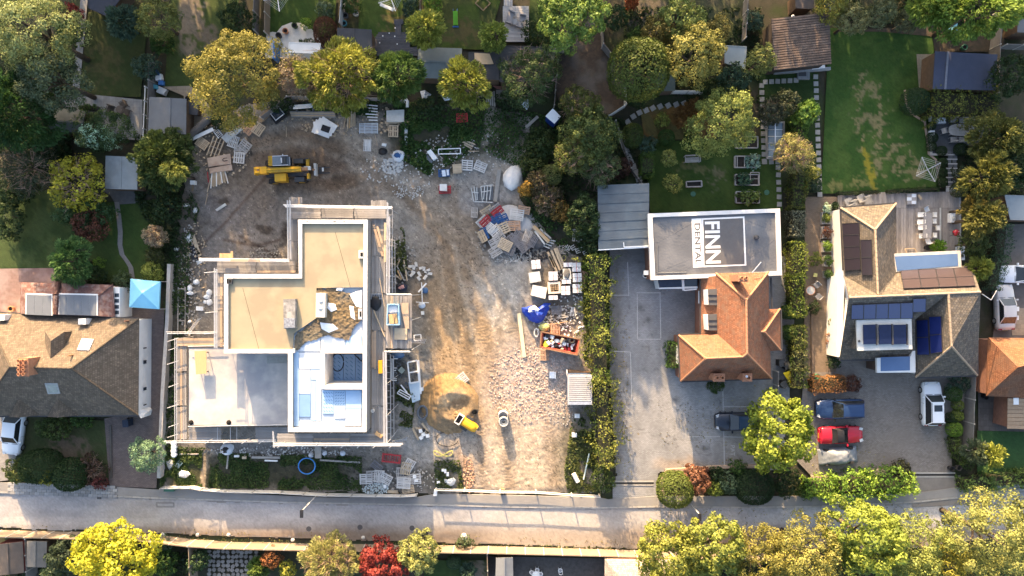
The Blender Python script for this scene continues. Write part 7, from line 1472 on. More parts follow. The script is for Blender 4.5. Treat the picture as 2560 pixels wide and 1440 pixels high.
def lump(name,label,poly,h,m,cat,seed,z=.05,crease=.35):
 rnd=random.Random(seed);n=5;c=np.mean(np.array(poly,float),0);mb=MB();vs=[];N=len(poly)
 for k in range(n):
  t=k/(n-1)
  for j,p in enumerate(poly):
   q=c+(np.array(p)-c)*(1-t)**.8*(1+rnd.uniform(-.08,.08));vs.append(P(q[0],q[1],z+h*math.sin(t*math.pi/2)*(1+rnd.uniform(-crease,crease))))
 fs=[(k*N+j,k*N+(j+1)%N,(k+1)*N+(j+1)%N,(k+1)*N+j)for k in range(n-1)for j in range(N)]
 o=ob(name,mb.add(vs,fs),m);return tag(o,label,cat)
lump('blue_tarpaulin','crumpled dark blue tarpaulin heap by the skip',[(1302,768),(1312,768),(1330,764),(1346,768),(1362,756),(1374,760),(1370,776),(1364,792),(1354,806),(1340,808),(1326,802),(1314,790),(1304,780)],.9,M_TARPB,'tarpaulin',3)
lump('white_sheeting','white plastic bundle lying in the blue tarpaulin',[(1322,770),(1336,762),(1350,774),(1344,786),(1330,784),(1320,780)],.35,M_BAGW,'sheeting',4,.75)
o=ob('long_beam',MB().beam(P(1297,783,.12),P(1311,893,.12),.36,.2),mat('pale_yellow_beam',(.62,.54,.36),(.56,.48,.32),2,.8,.1));tag(o,'very long pale timber beam on the orange earth','beam')
bag('lime green sacks beside the skip',1361,818,14,10,.6,mat('lime_sack',(.52,.50,.18),(.42,.42,.16),6,.7,.5),.05,'sacks','sacks');o=ob('cable_drum',MB().path([P(1341+5*math.cos(t),832+10*math.sin(t),.3)for t in np.linspace(0,6.2,18)],.08,6),M_GWH);tag(o,'pale oval ring leaning by the left end of the skip','ring')
for i,(x,y)in enumerate(((1396,787),(1398,795),(1402,800))):plank('grey offcut board in the loose pile above the skip',(x,y),(x+22,y+(3,-3,8)[i]),.12,.06,M_TIMG,.15+.06*i,'offcut','plank','loose offcuts above the skip')
for i in range(3):plank('white lath standing near the skip',(1429+i*3,768),(1427+i*6,790),.06,.05,M_WHT,.2,'white_stick','plank','white laths near the skip')
plank('thin pale pole behind the skip',(1368,812),(1420,804),.06,.06,M_TIMO,.3)
M_PACK=mat('shrink_wrapped_blocks',(.60,.62,.66),(.48,.50,.54),4,.35,.25,vary=.08);M_STRAP=mat('red_strap',(.50,.10,.08),None,4,.6,.05)
def pack(px,py,rot,label,nx=2,ny=2,h=.8,top=None):
 c=P(px,py,h);r=thing('block_pack',label,'block pack',(c.x,c.y,0),R(rot),'wrapped block packs');
 for i in range(nx):
  for j in range(ny):link('wrapped_bundle',MB().box(((i-(nx-1)/2)*.45,(j-(ny-1)/2)*.45,h/2+.08),(.42,.42,h)).mesh('wrapped_bundle',M_PACK),r,False)
 link('base',MB().box((0,0,.04),(nx*.46,ny*.46,.08)).mesh('base',M_TIMG),r,False);link('strap',MB().box((0,0,h+.084),(.04,ny*.45,.012)).mesh('strap',M_STRAP),r,False);link('strap',MB().box((nx*.226,0,h/2),(.012,ny*.3,h*.8)).mesh('strap',M_STRAP),r,False)
 return r
for x,y,ro,t in((1340,661,6,'block pack standing alone at the top left'),(1383,690,2,'block pack left of the sand tray, near the tan beams'),(1441,668,2,'upper right block pack nearest the hedge'),(1443,694,2,'right block pack with red straps in the middle row'),(1414,726,2,'block pack below the dark sand tray'),(1443,721,2,'lower right block pack with a torn bottom')):pack(x,y,ro,t)
pack(1420,662,2,'small block pack half hidden by the tan beams',2,1);pack(1383,744,2,'half block pack below the wooden tray',2,1);pack(1416,704,2,'half block pack under the dark sand tray',2,1)
sheetobj('grey white sheet covering a pack at the left',[(1321,682),(1349,678),(1353,703),(1325,708)],.8,M_GWH,'covered_pack','covered pack',.05);sheetobj('cream sheet covering a pack by the blue tarpaulin',[(1332,712),(1368,719),(1363,747),(1327,738)],.8,mat('cream_sheet_cover',(.66,.61,.54),(.58,.54,.48),2,.7,.2),'covered_pack','covered pack',.05)
r=thing('brick_tray','wooden tray pack full of brown stone pieces','tray',P(1386,720));ob('rim',MB().ring([P(x,y,.8)for x,y in((1369,705),(1401,704),(1402,733),(1371,735))],[P(x,y,.8)for x,y in((1375,711),(1396,710),(1397,728),(1377,730))],.05,.8),mat('cream_tray',(.60,.50,.42),(.54,.45,.38),3,.8,.2),r)
for i in range(14):ob('stone_piece',MB().box(P(1378+(i%4)*5.2,714+(i//4)*4.6,.7),(.17,.14,.12),i*.8),M_TIMB,r)
r=thing('sand_tray','dark tray of gravel between the block packs','tray',P(1417,685));ob('rim',MB().prism([P(x,y,.9)for x,y in((1407,672),(1426,671),(1429,697),(1408,698))],.7),M_GWH,r);ob('gravel',MB().dome(P(1417,684,.9),.33,.5,.12,14,4,0,.12),mat('grey_gravel',(.16,.155,.15),(.10,.10,.10),14,.95,.8),r)
r=thing('beam_stack','stack of five tan beams beside the block packs','beams',P(1388,646))
for i,(a,b)in enumerate((((1369,630),(1392,678)),((1378,626),(1400,676)),((1386,621),(1407,674)),((1391,620),(1413,671)),((1373,640),(1386,668)))):ob('beam',MB().beam(P(*a,.35+.05*(i%2)),P(*b,.35+.05*(i%2)),.2,.14),M_TIM,r)
r=thing('beam_stack','pair of long tan beams running out of the scrub','beams',P(1355,588))
for a,b,m in(((1331,566),(1372,606)),((1335,565),(1374,602)),((1338,575),(1366,612)),((1349,572),(1376,596)))and[((1331,566),(1371,607),M_TIM),((1335,564),(1374,603),M_TIMO),((1337,578),(1362,611),M_GWH),((1350,572),(1377,596),M_TIMG)]:ob('beam',MB().beam(P(*a,.35),P(*b,.35),.17,.13),m,r)
r=thing('slatted_crate','slatted grey boards at the foot of the long tan beams','boards',P(1370,610))
for i in range(4):ob('board',MB().beam(P(1358+i*6,614-i*4.6,.2),P(1374+i*5,621-i*6,.2),.1,.05),M_GWH,r)
bag('black debris heap right of the pallet heap',1345,606,22,18,.4,mat('charred_debris',(.05,.05,.055),(.10,.10,.105),6,.9,.8),.02,'debris_heap','debris')
r0=0
for i,(x,y,ro,t)in enumerate(((1448,583,5,'uppermost white plastic chair spacer in the scrub'),(1450,600,8,'second white plastic spacer in the scrub'),(1421,619,60,'first white plastic spacer of the slanting row'),(1433,619,30,'second white plastic spacer of the slanting row'),(1445,627,20,'third white plastic spacer of the slanting row'),(1464,632,30,'last white plastic spacer of the slanting row'),(1452,619,5,'dim spacer above the slanting row'))):
 c=P(x,y,.4);k=thing('plastic_spacer',t.replace('chair ',''),'spacer',(c.x,c.y,.3),R(ro),'white plastic spacers in the scrub')
 for j in range(3):link('bar',MB().box((0,(j-1)*.2,.03),(.46,.07,.07)).mesh('bar',M_GWH),k,False)
 link('side',MB().box((-.2,0,.03),(.06,.46,.06)).mesh('side',M_GWH),k,False)
r=thing('lath_heap','heap of thin grey laths in the scrub left of the spacers','laths',P(1408,625));rnd=random.Random(8)
for i in range(14):x=1408+rnd.uniform(-11,11);y=625+rnd.uniform(-10,10);a=rnd.uniform(-.9,1.6);ob('lath',MB().beam(P(x-8*math.cos(a),y-8*math.sin(a),.3),P(x+8*math.cos(a),y+8*math.sin(a),.4),.05,.04),M_TIMG,r)
o=ob('hose_ring',MB().path([P(1410+5*math.cos(t),645+6*math.sin(t),.1)for t in np.linspace(0,6.2,16)],.03,5),mat('yellow_hose',(1,1,1)));tag(o,'small yellow hose ring above the block packs','hose')
r=thing('crate','pale wooden crate between the blue and whitish pallets','crate',P(1143,421));ob('box',MB().prism([P(x,y,.5)for x,y in((1131,411),(1153,409),(1155,431),(1133,433))],.05),M_TIM,r)
for i in range(4):ob('lid_board',MB().beam(P(1132+i*.6,413.5+i*5.4,.52),P(1153.5+i*.5,411.5+i*5.4,.52),.19,.03),M_TIM,r)
sheetobj('white cement sack on the left half of the blue pallet',[(1104,426),(1113,425),(1115,440),(1106,441)],.36,M_BAGW,'cement_sack','sack',.2);sheetobj('white cement sack on the right half of the blue pallet',[(1116,424),(1122,424),(1122,438),(1117,438)],.36,M_BAGW,'cement_sack','sack',.2)
sheetobj('white box on the dark red pallet',[(1099,460),(1117,460),(1117,477),(1099,476)],.6,M_CREAMP,'box','box',.2)
wframe('empty white window surround in the weeds',[(1096,373),(1151,371),(1151,384),(1096,385)],.3,w=.09,bars=0);sheetobj('white cabinet panel tipped in the weeds',[(1067,379),(1077,373),(1093,394),(1083,401)],.6,M_WHT,'panel','panel',.2);sheetobj('grey cabinet side lying below the white panel',[(1067,385),(1082,402),(1079,408),(1067,398)],.3,M_FELT,'panel','panel',.1)
for i,(a,b)in enumerate((((1153,348),(1187,361)),((1156,354),(1182,367)),((1160,361),(1180,372)))):plank(('upper','middle','lower')[i]+' pale plank of the loose trio in the upper weeds',a,b,.14,.06,M_TIM,.15)
plank('thin white pole below the loose planks',(1170,378),(1198,378),.08,.06,M_TIM,.12);plank('pale board slanting towards the portable toilet',(1315,318),(1345,291),.30,.06,M_TIMG,.1)
plank('long grey board beside the steel frames',(1248,424),(1238,504),.40,.14,M_TIMG,.15)
r=thing('trench_frames','cluster of grey steel frames on the earth beside the long board','steel frames',P(1207,485))
for i,(x0,y0,x1,y1)in enumerate(((1178,470,1184,504),(1185,466,1190,502),(1192,468,1193,500),(1202,466,1206,504),(1212,464,1209,498),(1219,464,1216,504),(1228,462,1224,500),(1203,466,1232,462),(1186,504,1232,506),(1180,480,1196,482),(1204,480,1228,476))):ob('bar',MB().beam(P(x0,y0,.5),P(x1,y1,.4),.08,.08),M_GWH,r)
ob('base_sheet',MB().prism([P(x,y,.18)for x,y in((1188,470),(1232,466),(1234,500),(1190,502))],.05),M_FELT,r)
sp_=bag('white sand pile lit by the sun',1282,444,25,34,.7,M_SANDW,.02,'sand_pile','sand pile',4,-15);bag('pale sand pile under the sunlit white pallet',1275,540,28,30,.14,mat('grey_white_sand',(.52,.51,.50),(.44,.43,.42),5,.95,.6,30),.02,'sand_pile','sand pile',6);bag('pale sand pile right of the salmon pallet',1310,562,22,20,.14,mat('grey_white_sand',(1,1,1)),.02,'sand_pile','sand pile',9)
for i in range(5):plank('old grey board in the stack by the bramble bank',(1215+i*5,228+(i%2)*2),(1217+i*5,262+i),.14,.1,M_TIMG,.3,'old_board','plank','old boards by the bramble bank')
for i in range(4):plank('faded red rail below the dark boarded roof',(1232+i*3,215+i*2),(1290-i*3,219+i*3),.07,.06,mat('faded_red',(.33,.14,.12),None,4,.8,.1),.4,'red_rail','rail','faded red rails')
lump('plastic_sheeting','blue white plastic sheeting left under the yellow and green tree',[(1050,228),(1062,226),(1078,236),(1074,250),(1056,248)],.35,M_BAGW,'sheeting',11);lump('plastic_sheeting','blue white plastic sheeting right under the yellow and green tree',[(1102,238),(1118,232),(1140,236),(1128,250),(1112,252)],.35,M_BAGW,'sheeting',12);lump('plastic_sheeting','pale plastic sheeting by the end of the old wall',[(1300,252),(1320,248),(1324,262),(1318,276),(1308,268)],.3,M_BAGW,'sheeting',13)
wall('old low concrete wall beside the old boards',[(1240,237),(1296,237)],.9,.25,M_CREAMP if False else mat('old_concrete',(.28,.26,.24),(.21,.195,.18),3,.95,.5),'low_wall')
bag('white rubble bag with dark rubble by the garage scaffold',569,1121,16,17,.8,M_BAGW,.05,fill=M_BLK);lump('white_sheet_bundle','white wrapped bundle in the front left grass',[(441,1178),(452,1174),(470,1176),(477,1186),(464,1198),(444,1194)],.4,M_WHT,'bundle',21);sheetobj('pale green board in the front left grass',[(436,1164),(448,1150),(457,1158),(445,1171)],.2,mat('pale_green_board',(.56,.64,.60),None,3,.7,.1));lump('paper_sheets','crumpled grey sheets left of the pale green board',[(413,1153),(432,1146),(437,1160),(425,1176),(418,1166)],.2,M_GWH,'sheets',22)
r=thing('block_stack','column of pale blue tubs at the scaffold corner','tubs',P(437,1125))
for i in range(4):ob('tub',MB().lathe(P(437+(i%2)*.8,1107+i*9.5,.4),[(.25,0),(.28,.3),(.2,.34),(0,.34)],10),M_BAGW,r)
plank('pair of pale boots of timber by the rubble bag',(571,1136),(567,1172),.16,.1,M_TIMG,.2);o=bpy.data.objects[-1]if False else None
plank('long grey sleeper along the top of the rough grass',(630,1143),(700,1144),.22,.18,M_TIMG,.1);plank('white sill lying on the sleeper',(662,1151),(694,1152),.14,.12,M_WHT,.25);plank('short white block at the left end of the sleeper',(586,1140),(598,1140),.2,.2,M_WHT,.2);plank('pale block beside the short white block',(606,1144),(616,1144),.24,.2,M_TIM,.2)
plank('dark sleeper line right of the blue pipe ring',(800,1150),(900,1156),.16,.14,M_TIMG,.1);plank('grey sleeper at the left under the scaffold corner',(450,1135),(496,1135),.12,.16,M_TIMG,.1)
sheetobj('grey gangway board below the south scaffold',[(787,1114),(803,1114),(803,1146),(787,1146)],.5,M_TIMG,'gangway_board','board',.42)
for i,(x,y)in enumerate(((778,1138),(811,1132),(857,1133))):bag(('left','middle','right')[i]+' white plastic scrap along the path below the south scaffold',x,y,7,7,.3,M_BAGW,.05,'plastic_scrap','plastic',i)
c=P(978,1147,.5);r=thing('barrier','red plastic site barrier lying on its side','barrier',(c.x,c.y,0),R(-6))
for y in(-.36,.36):link('rail',MB().box((0,y,.35),(1.7,.14,.14)).mesh('rail',M_REDP),r,False)
for i in range(7):link('bar',MB().box((-.72+i*.24,0,.3),(.06,.7,.06)).mesh('bar',M_REDP),r,False)
for x in(-.88,.88):link('end',MB().box((x,0,.33),(.12,.9,.12)).mesh('end',M_REDP),r,False)
lump('white_rubble_bag','white heart shaped rubble bag near the gate',[(1108,1196),(1118,1198),(1134,1193),(1141,1200),(1136,1212),(1124,1217),(1112,1208)],.5,M_WHT,'bag',31)
for i,(x,y,w,h_)in enumerate(((1107,1176,6,6),(1113,1178,5,10),(1096,1206,8,6),(1036,1192,8,8),(1040,1202,8,6),(962,1216,7,8),(1119,1186,6,9))):sheetobj(('first','second','third','fourth','fifth','sixth','seventh')[i]+' small white tub or block near the '+('gate','gate','gate','front stack','front stack','front row','heart shaped bag')[i],[(x-w/2,y-h_/2),(x+w/2,y-h_/2),(x+w/2,y+h_/2),(x-w/2,y+h_/2)],.3,M_WHT,'tub','tub',.05)
sheetobj('tan board at the foot of the front fence',[(970,1226),(994,1226),(996,1234),(968,1232)],.15,M_TIM)
for i,(x,y,t)in enumerate(((1380,938,'pale blue box by the steel container'),(1443,1040,'white tub in the weeds below the container'),(1436,1088,'white tub further down the weeds'))):sheetobj(t,[(x-6,y-8 if i==0 else y-5),(x+6,y-8 if i==0 else y-5),(x+6,y+8 if i==0 else y+5),(x-6,y+8 if i==0 else y+5)],.4,M_WHT if i else M_BAGW,'box','box',.05)
o=ob('water_heater',MB().tube(P(1434,1184,.4),P(1445,1205,.4),.22,n=14),M_CREAMP);tag(o,'white cylinder lying in the weeds by the gate','cylinder');o=ob('pipe',MB().tube(P(1473,1134,.5),P(1459,1199,.4),.07),mat('pale_green_pipe',(.50,.60,.58),None,3,.5,.1));tag(o,'pale green pipe lying slanted by the hedge','pipe');o=ob('pole',MB().tube(P(1503,1150,.8),P(1501,1236,.8),.06),M_TIM);tag(o,'pale pole lying along the end of the hedge','pole')
plank('white post lying beside the pale blue box',(1388,930),(1388,947),.12,.1,M_WHT,.3);plank('pale post behind the steel container',(1417,924),(1418,940),.1,.1,M_WHT,.8);sheetobj('rusty red panel behind the steel container',[(1421,924),(1450,928),(1476,930),(1476,936),(1421,936)],.6,M_RUST,'panel','panel',.1)
r=thing('timber_heap','heap of crossed timbers under the east scaffolding','timber',P(1006,680))
for a,b,m in(((1000,648),(992,668),M_TIM),((1010,650),(1018,702),M_TIM),((992,664),(1010,700),M_TIMG),((994,676),(1004,698),M_TIMO),((1008,662),(1022,690),M_TIMG),((1016,668),(1030,676),M_TIM),((988,686),(1003,700),M_TIM)):ob('timber',MB().beam(P(*a,.3),P(*b,.25),.12,.08),m,r)
bag('dark sack pile with pink scraps by the loading bay',1005,718,14,10,.5,mat('navy_sacking',(.02,.025,.05),(.05,.05,.06),5,.8,.6),.05,'sacks','sacks',fill=mat('pink_scrap',(.5,.3,.26),None,4,.7,.1));plank('white pole standing beside the loading bay',(1054,706),(1056,762),.07,.07,M_WHT,.6);plank('white board leaning against that pole',(1046,730),(1066,708),.14,.1,M_WHT,.5);plank('white cross bar near the foot of the pole',(1040,755),(1072,757),.06,.06,M_WHT,.5);bag('crumpled white sheet at the foot of the pole',1055,763,9,8,.4,M_BAGW,.05,'sheeting','sheeting');bag('blue sheeting beside the leaning white board',1062,726,9,8,.4,mat('blue_sacking',(1,1,1)),.05,'sheeting','sheeting');
sheetobj('pale block by the lower ladder',[(1052,778),(1060,778),(1060,787),(1053,787)],.25,M_CREAMP,'block','block');wframe('small white square frame at the loading bay edge',[(1035,838),(1052,836),(1053,850),(1036,852)],.6,bars=0)
# telehandler
c=P(717,427,1.4);r=thing('telehandler','yellow telescopic handler with forks parked on the muddy loop','telehandler',(c.x,c.y,0),R(2.5));U=.0395
def q(x,y):return((x-717)*U,(427-y)*U)
def lb(name,x0,y0,x1,y1,z0,z1,m,par=r):a=q(x0,y0);b=q(x1,y1);return link(name,MB().box(((a[0]+b[0])/2,(a[1]+b[1])/2,(z0+z1)/2),(abs(b[0]-a[0]),abs(a[1]-b[1]),z1-z0)).mesh(name,m),par,False)
lb('chassis',662,416,768,440,.55,1.0,M_DSTEEL)
for x,y in((674,403),(747,403),(681,449),(748,449)):
 a=q(x,y);w=link('wheel',MB().tube((a[0],a[1]-.22,.6),(a[0],a[1]+.22,.6),.60,n=20).mesh('wheel',M_RUB),r,False);link('rim',MB().tube((a[0],a[1]-.235,.6),(a[0],a[1]+.235,.6),.30,n=14).mesh('rim',M_YELD),w,False)
 for k in range(14):
  t=k*2*math.pi/14;link('tread_lug',MB().box((a[0]+.6*math.cos(t),a[1]+(.1 if k%2 else-.1),.6+.6*math.sin(t)),(.09,.2,.09),0,0,-t).mesh('tread_lug',M_RUB),w,False)
for x,y,s in((747,403,1),(748,449,1)):a=q(x-2,y);link('mudguard',MB().box((a[0],a[1],1.24),(.95,.46,.05)).mesh('mudguard',M_DSTEEL),r,False)
cab=lb('cab',683,394,722,416,.8,2.25,M_DSTEEL);lb('cab_roof',690,395,712,415,2.25,2.32,mat('dusty_blue_glass',(.12,.16,.20),(.18,.2,.22),6,.4,.2),cab);lb('windscreen',714,395,730,416,1.2,2.1,M_GLASS,cab);lb('roof_frame',680,393,690,417,2.15,2.3,M_YELD,cab)
for i in range(4):lb('roof_tooth',680,394.5+i*6.2,686,397.5+i*6.2,2.31,2.36,M_YELD,cab)
for y in(393,416):lb('roof_rail',690,y,728,y+1.6,2.2,2.3,M_ALU,cab)
lb('wiper',711,399,714,411,2.33,2.36,M_ALU,cab);lb('front_rail',727,396,731,417,2.0,2.06,M_ALU,cab);lb('mirror',712,388,714,393,1.9,2.0,M_ALU,cab)
en=lb('engine_cover',688,434,716,453,.75,1.65,M_YEL);lb('cover_edge',687,452,717,454,.72,1.4,M_YELD,en)
lb('boom',668,420,756,432,1.5,2.0,M_YELD);lb('boom_rib',672,423,752,426,2.0,2.06,M_YEL);lb('inner_boom',748,422,772,430,1.4,1.85,M_RUST);lb('boom_tail',645,417,672,434,1.3,2.05,M_YEL);lb('tail_plate',640,417,643,435,1.1,1.9,M_YEL);lb('tail_bracket',645,419,656,423,2.05,2.15,M_YEL);lb('tail_bracket',645,428,656,432,2.05,2.15,M_YEL);lb('tail_block',650,422,654,429,2.04,2.12,M_RUST)
lb('hose_cover',763,420,779,429,1.55,1.8,M_GWH);lb('axle_arm',763,397,770,416,.7,1.1,M_YELD);lb('axle_arm',764,434,771,450,.7,1.1,M_YELD);lb('light_bracket',760,396,770,399,1.1,1.2,M_DSTEEL);lb('light_bracket',764,449,774,452,1.1,1.2,M_DSTEEL)
lb('fork_carriage',782,410,788,440,.5,1.1,M_GWH);lb('carriage_bar',779,424,784,428,.7,1.3,M_RUST)
for y in(417,431):lb('fork',786,y-1.2,816,y+1.2,.10,.18,M_DSTEEL)
lb('fork_plate',788,419,797,430,.14,.2,M_DSTEEL);lb('white_block',797,418,801,427,.2,.3,M_WHT)
# FENCES
M_FP=mat('fence_panel',(.26,.205,.15),(.20,.155,.115),2,.9,.3,vary=.14,stain=(.20,.16,.12),sscale=.8,samt=.4);M_FPG=mat('grey_fence_panel',(.20,.19,.18),(.15,.14,.135),2,.9,.3,vary=.15);M_FPW=mat('pale_fence_rail',(.62,.60,.57),(.52,.50,.47),2,.8,.2,vary=.06);M_FPOST=mat('concrete_post',(.42,.40,.36),(.34,.32,.29),3,.9,.2)
def fence(label,pts,h,m,bay=45,thick=.05,postm=None,name='fence',rails=False,cap=False):
 root=thing(name,label,'fence',P(*pts[0],0));Q=[P(x,y,h)for x,y in pts]
 for(a,b),(pa,pb)in zip(zip(Q[:-1],Q[1:]),zip(pts[:-1],pts[1:])):
  n=max(1,round(math.hypot(pb[0]-pa[0],pb[1]-pa[1])/bay))
  for i in range(n):
   s=a.lerp(b,i/n);e=a.lerp(b,(i+1)/n);d=(e-s).normalized();s2=s+d*.06;e2=e-d*.06
   if not rails:
    k=random.uniform(-.02,.02);u=Vector((-d.y,d.x,0))*random.uniform(-.02,.02)
    ob('fence_panel',MB().beam((s2.x+u.x,s2.y+u.y,h/2+k),(e2.x+u.x,e2.y+u.y,h/2+k),thick,h-.04),m,root)
    if cap:ob('capping',MB().beam((s2.x,s2.y,h+.03),(e2.x,e2.y,h+.03),thick+.05,.04),m,root)
   else:
    for z in(h*.95,h*.5):ob('rail',MB().beam((s2.x,s2.y,z),(e2.x,e2.y,z),.07 if z>h*.6 else .05,.09),m,root)
   ob('fence_post',MB().box((s.x,s.y,h/2+.03),(.1,.1,h+.06),math.atan2(d.y,d.x)),postm or M_FPOST,root)
 e=Q[-1];ob('fence_post',MB().box((e.x,e.y,h/2+.03),(.1,.1,h+.06)),postm or M_FPOST,root)
 return root
fence('long boarded fence along the bottom of the road',[(-30,1342),(330,1350),(468,1366),(560,1372),(760,1376),(1000,1380),(1220,1383),(1500,1390),(1640,1395),(2000,1402)],1.85,M_FP,cap=True)
fence('grey garden fence running down from the road fence on the left',[(62,1348),(66,1470)],1.8,M_FPG);fence('boarded garden fence running down beside the crazy paving',[(470,1367),(474,1470)],1.8,M_FP);fence('pale boarded garden fence running down by the slate ridged shed',[(1218,1385),(1220,1470)],1.8,M_FP)
fence('pale site hoarding rail along the front of the building site',[(400,1222),(475,1221),(500,1226),(560,1231),(700,1234),(815,1241),(1000,1243),(1040,1241)],1.0,M_FPW,62,.05)
fence('white two rail site gate across the drive entrance',[(1088,1226),(1160,1228),(1250,1232),(1340,1233),(1430,1240),(1500,1243)],1.15,M_FPW,82,rails=True,postm=M_FPW)
sheetobj('white notice box at the left post of the site gate',[(1085,1226),(1093,1227),(1092,1240),(1083,1240)],.5,M_WHT,'box','box',.1);sheetobj('dark green sheet hanging on the front hoarding',[(409,1223),(434,1223),(434,1229),(409,1229)],.8,mat('green_sheet',(.04,.14,.10),None,3,.7,.1),'sheet','sheet',.2);sheetobj('brown wedge block under the middle gate post',[(1252,1222),(1262,1224),(1260,1236),(1250,1234)],.5,M_TIMB,'block','block')
fence('white trellis fence between the patio and the grey ridged shed',[(362,216),(356,356)],1.7,M_FPW,36,rails=True,postm=M_FPW);fence('dark boarded fence line under the trellis',[(371,150),(367,345)],1.5,M_FPG,45)
fence('pale fence line at the top between the two dark bushes',[(634,-20),(632,72)],1.6,M_FPG);fence('brown fence line left of the cream patio garden',[(662,-20),(660,78)],1.6,M_FP);fence('long pale fence post line by the black felt shed',[(853,-20),(848,56)],1.7,M_FPW,40);fence('short fence line above the golden conifer',[(1050,-20),(1050,24)],1.6,M_FP)
fence('grey fence along the right side of the bare plot',[(1506,40),(1509,108),(1536,140)],1.6,M_FPG,40);fence('pale fence at the lower right of the bare plot',[(1565,212),(1566,260),(1522,288)],1.4,M_FPW,40);fence('grey fence at the left of the bare plot',[(1432,96),(1410,120),(1388,122)],1.5,M_FPG,30);fence('thin fence left side of the bare plot lower down',[(1396,150),(1386,262)],1.2,M_FPG,40)
fence('fence behind the barn border on the left',[(1872,-10),(1866,92)],1.6,M_FPG,40);fence('site fence along the north ivy bank',[(650,292),(690,262),(716,240),(860,242),(960,245),(1008,250)],1.3,M_FPG,50)
fence('pale fence beside the dark border under the golden tree',[(1684,226),(1760,227)],1.3,M_FPW,40);fence('pale post fence between the forecourt and the side yard',[(2440,940),(2436,1060),(2432,1130)],1.6,M_FPG,56);fence('dark fence beside the navy summerhouse',[(2512,20),(2502,110),(2498,230)],1.7,M_FPG,45);fence('pale rear fence at the right edge',[(2518,110),(2600,112)],1.5,M_FPG,45);fence('dark border fence along the curved stone path',[(1540,300),(1578,420),(1615,470)],.9,M_FPG,40);fence('fence behind the parking bed by the yellow cover',[(1946,930),(1946,1000)],1.4,M_FPG,40)
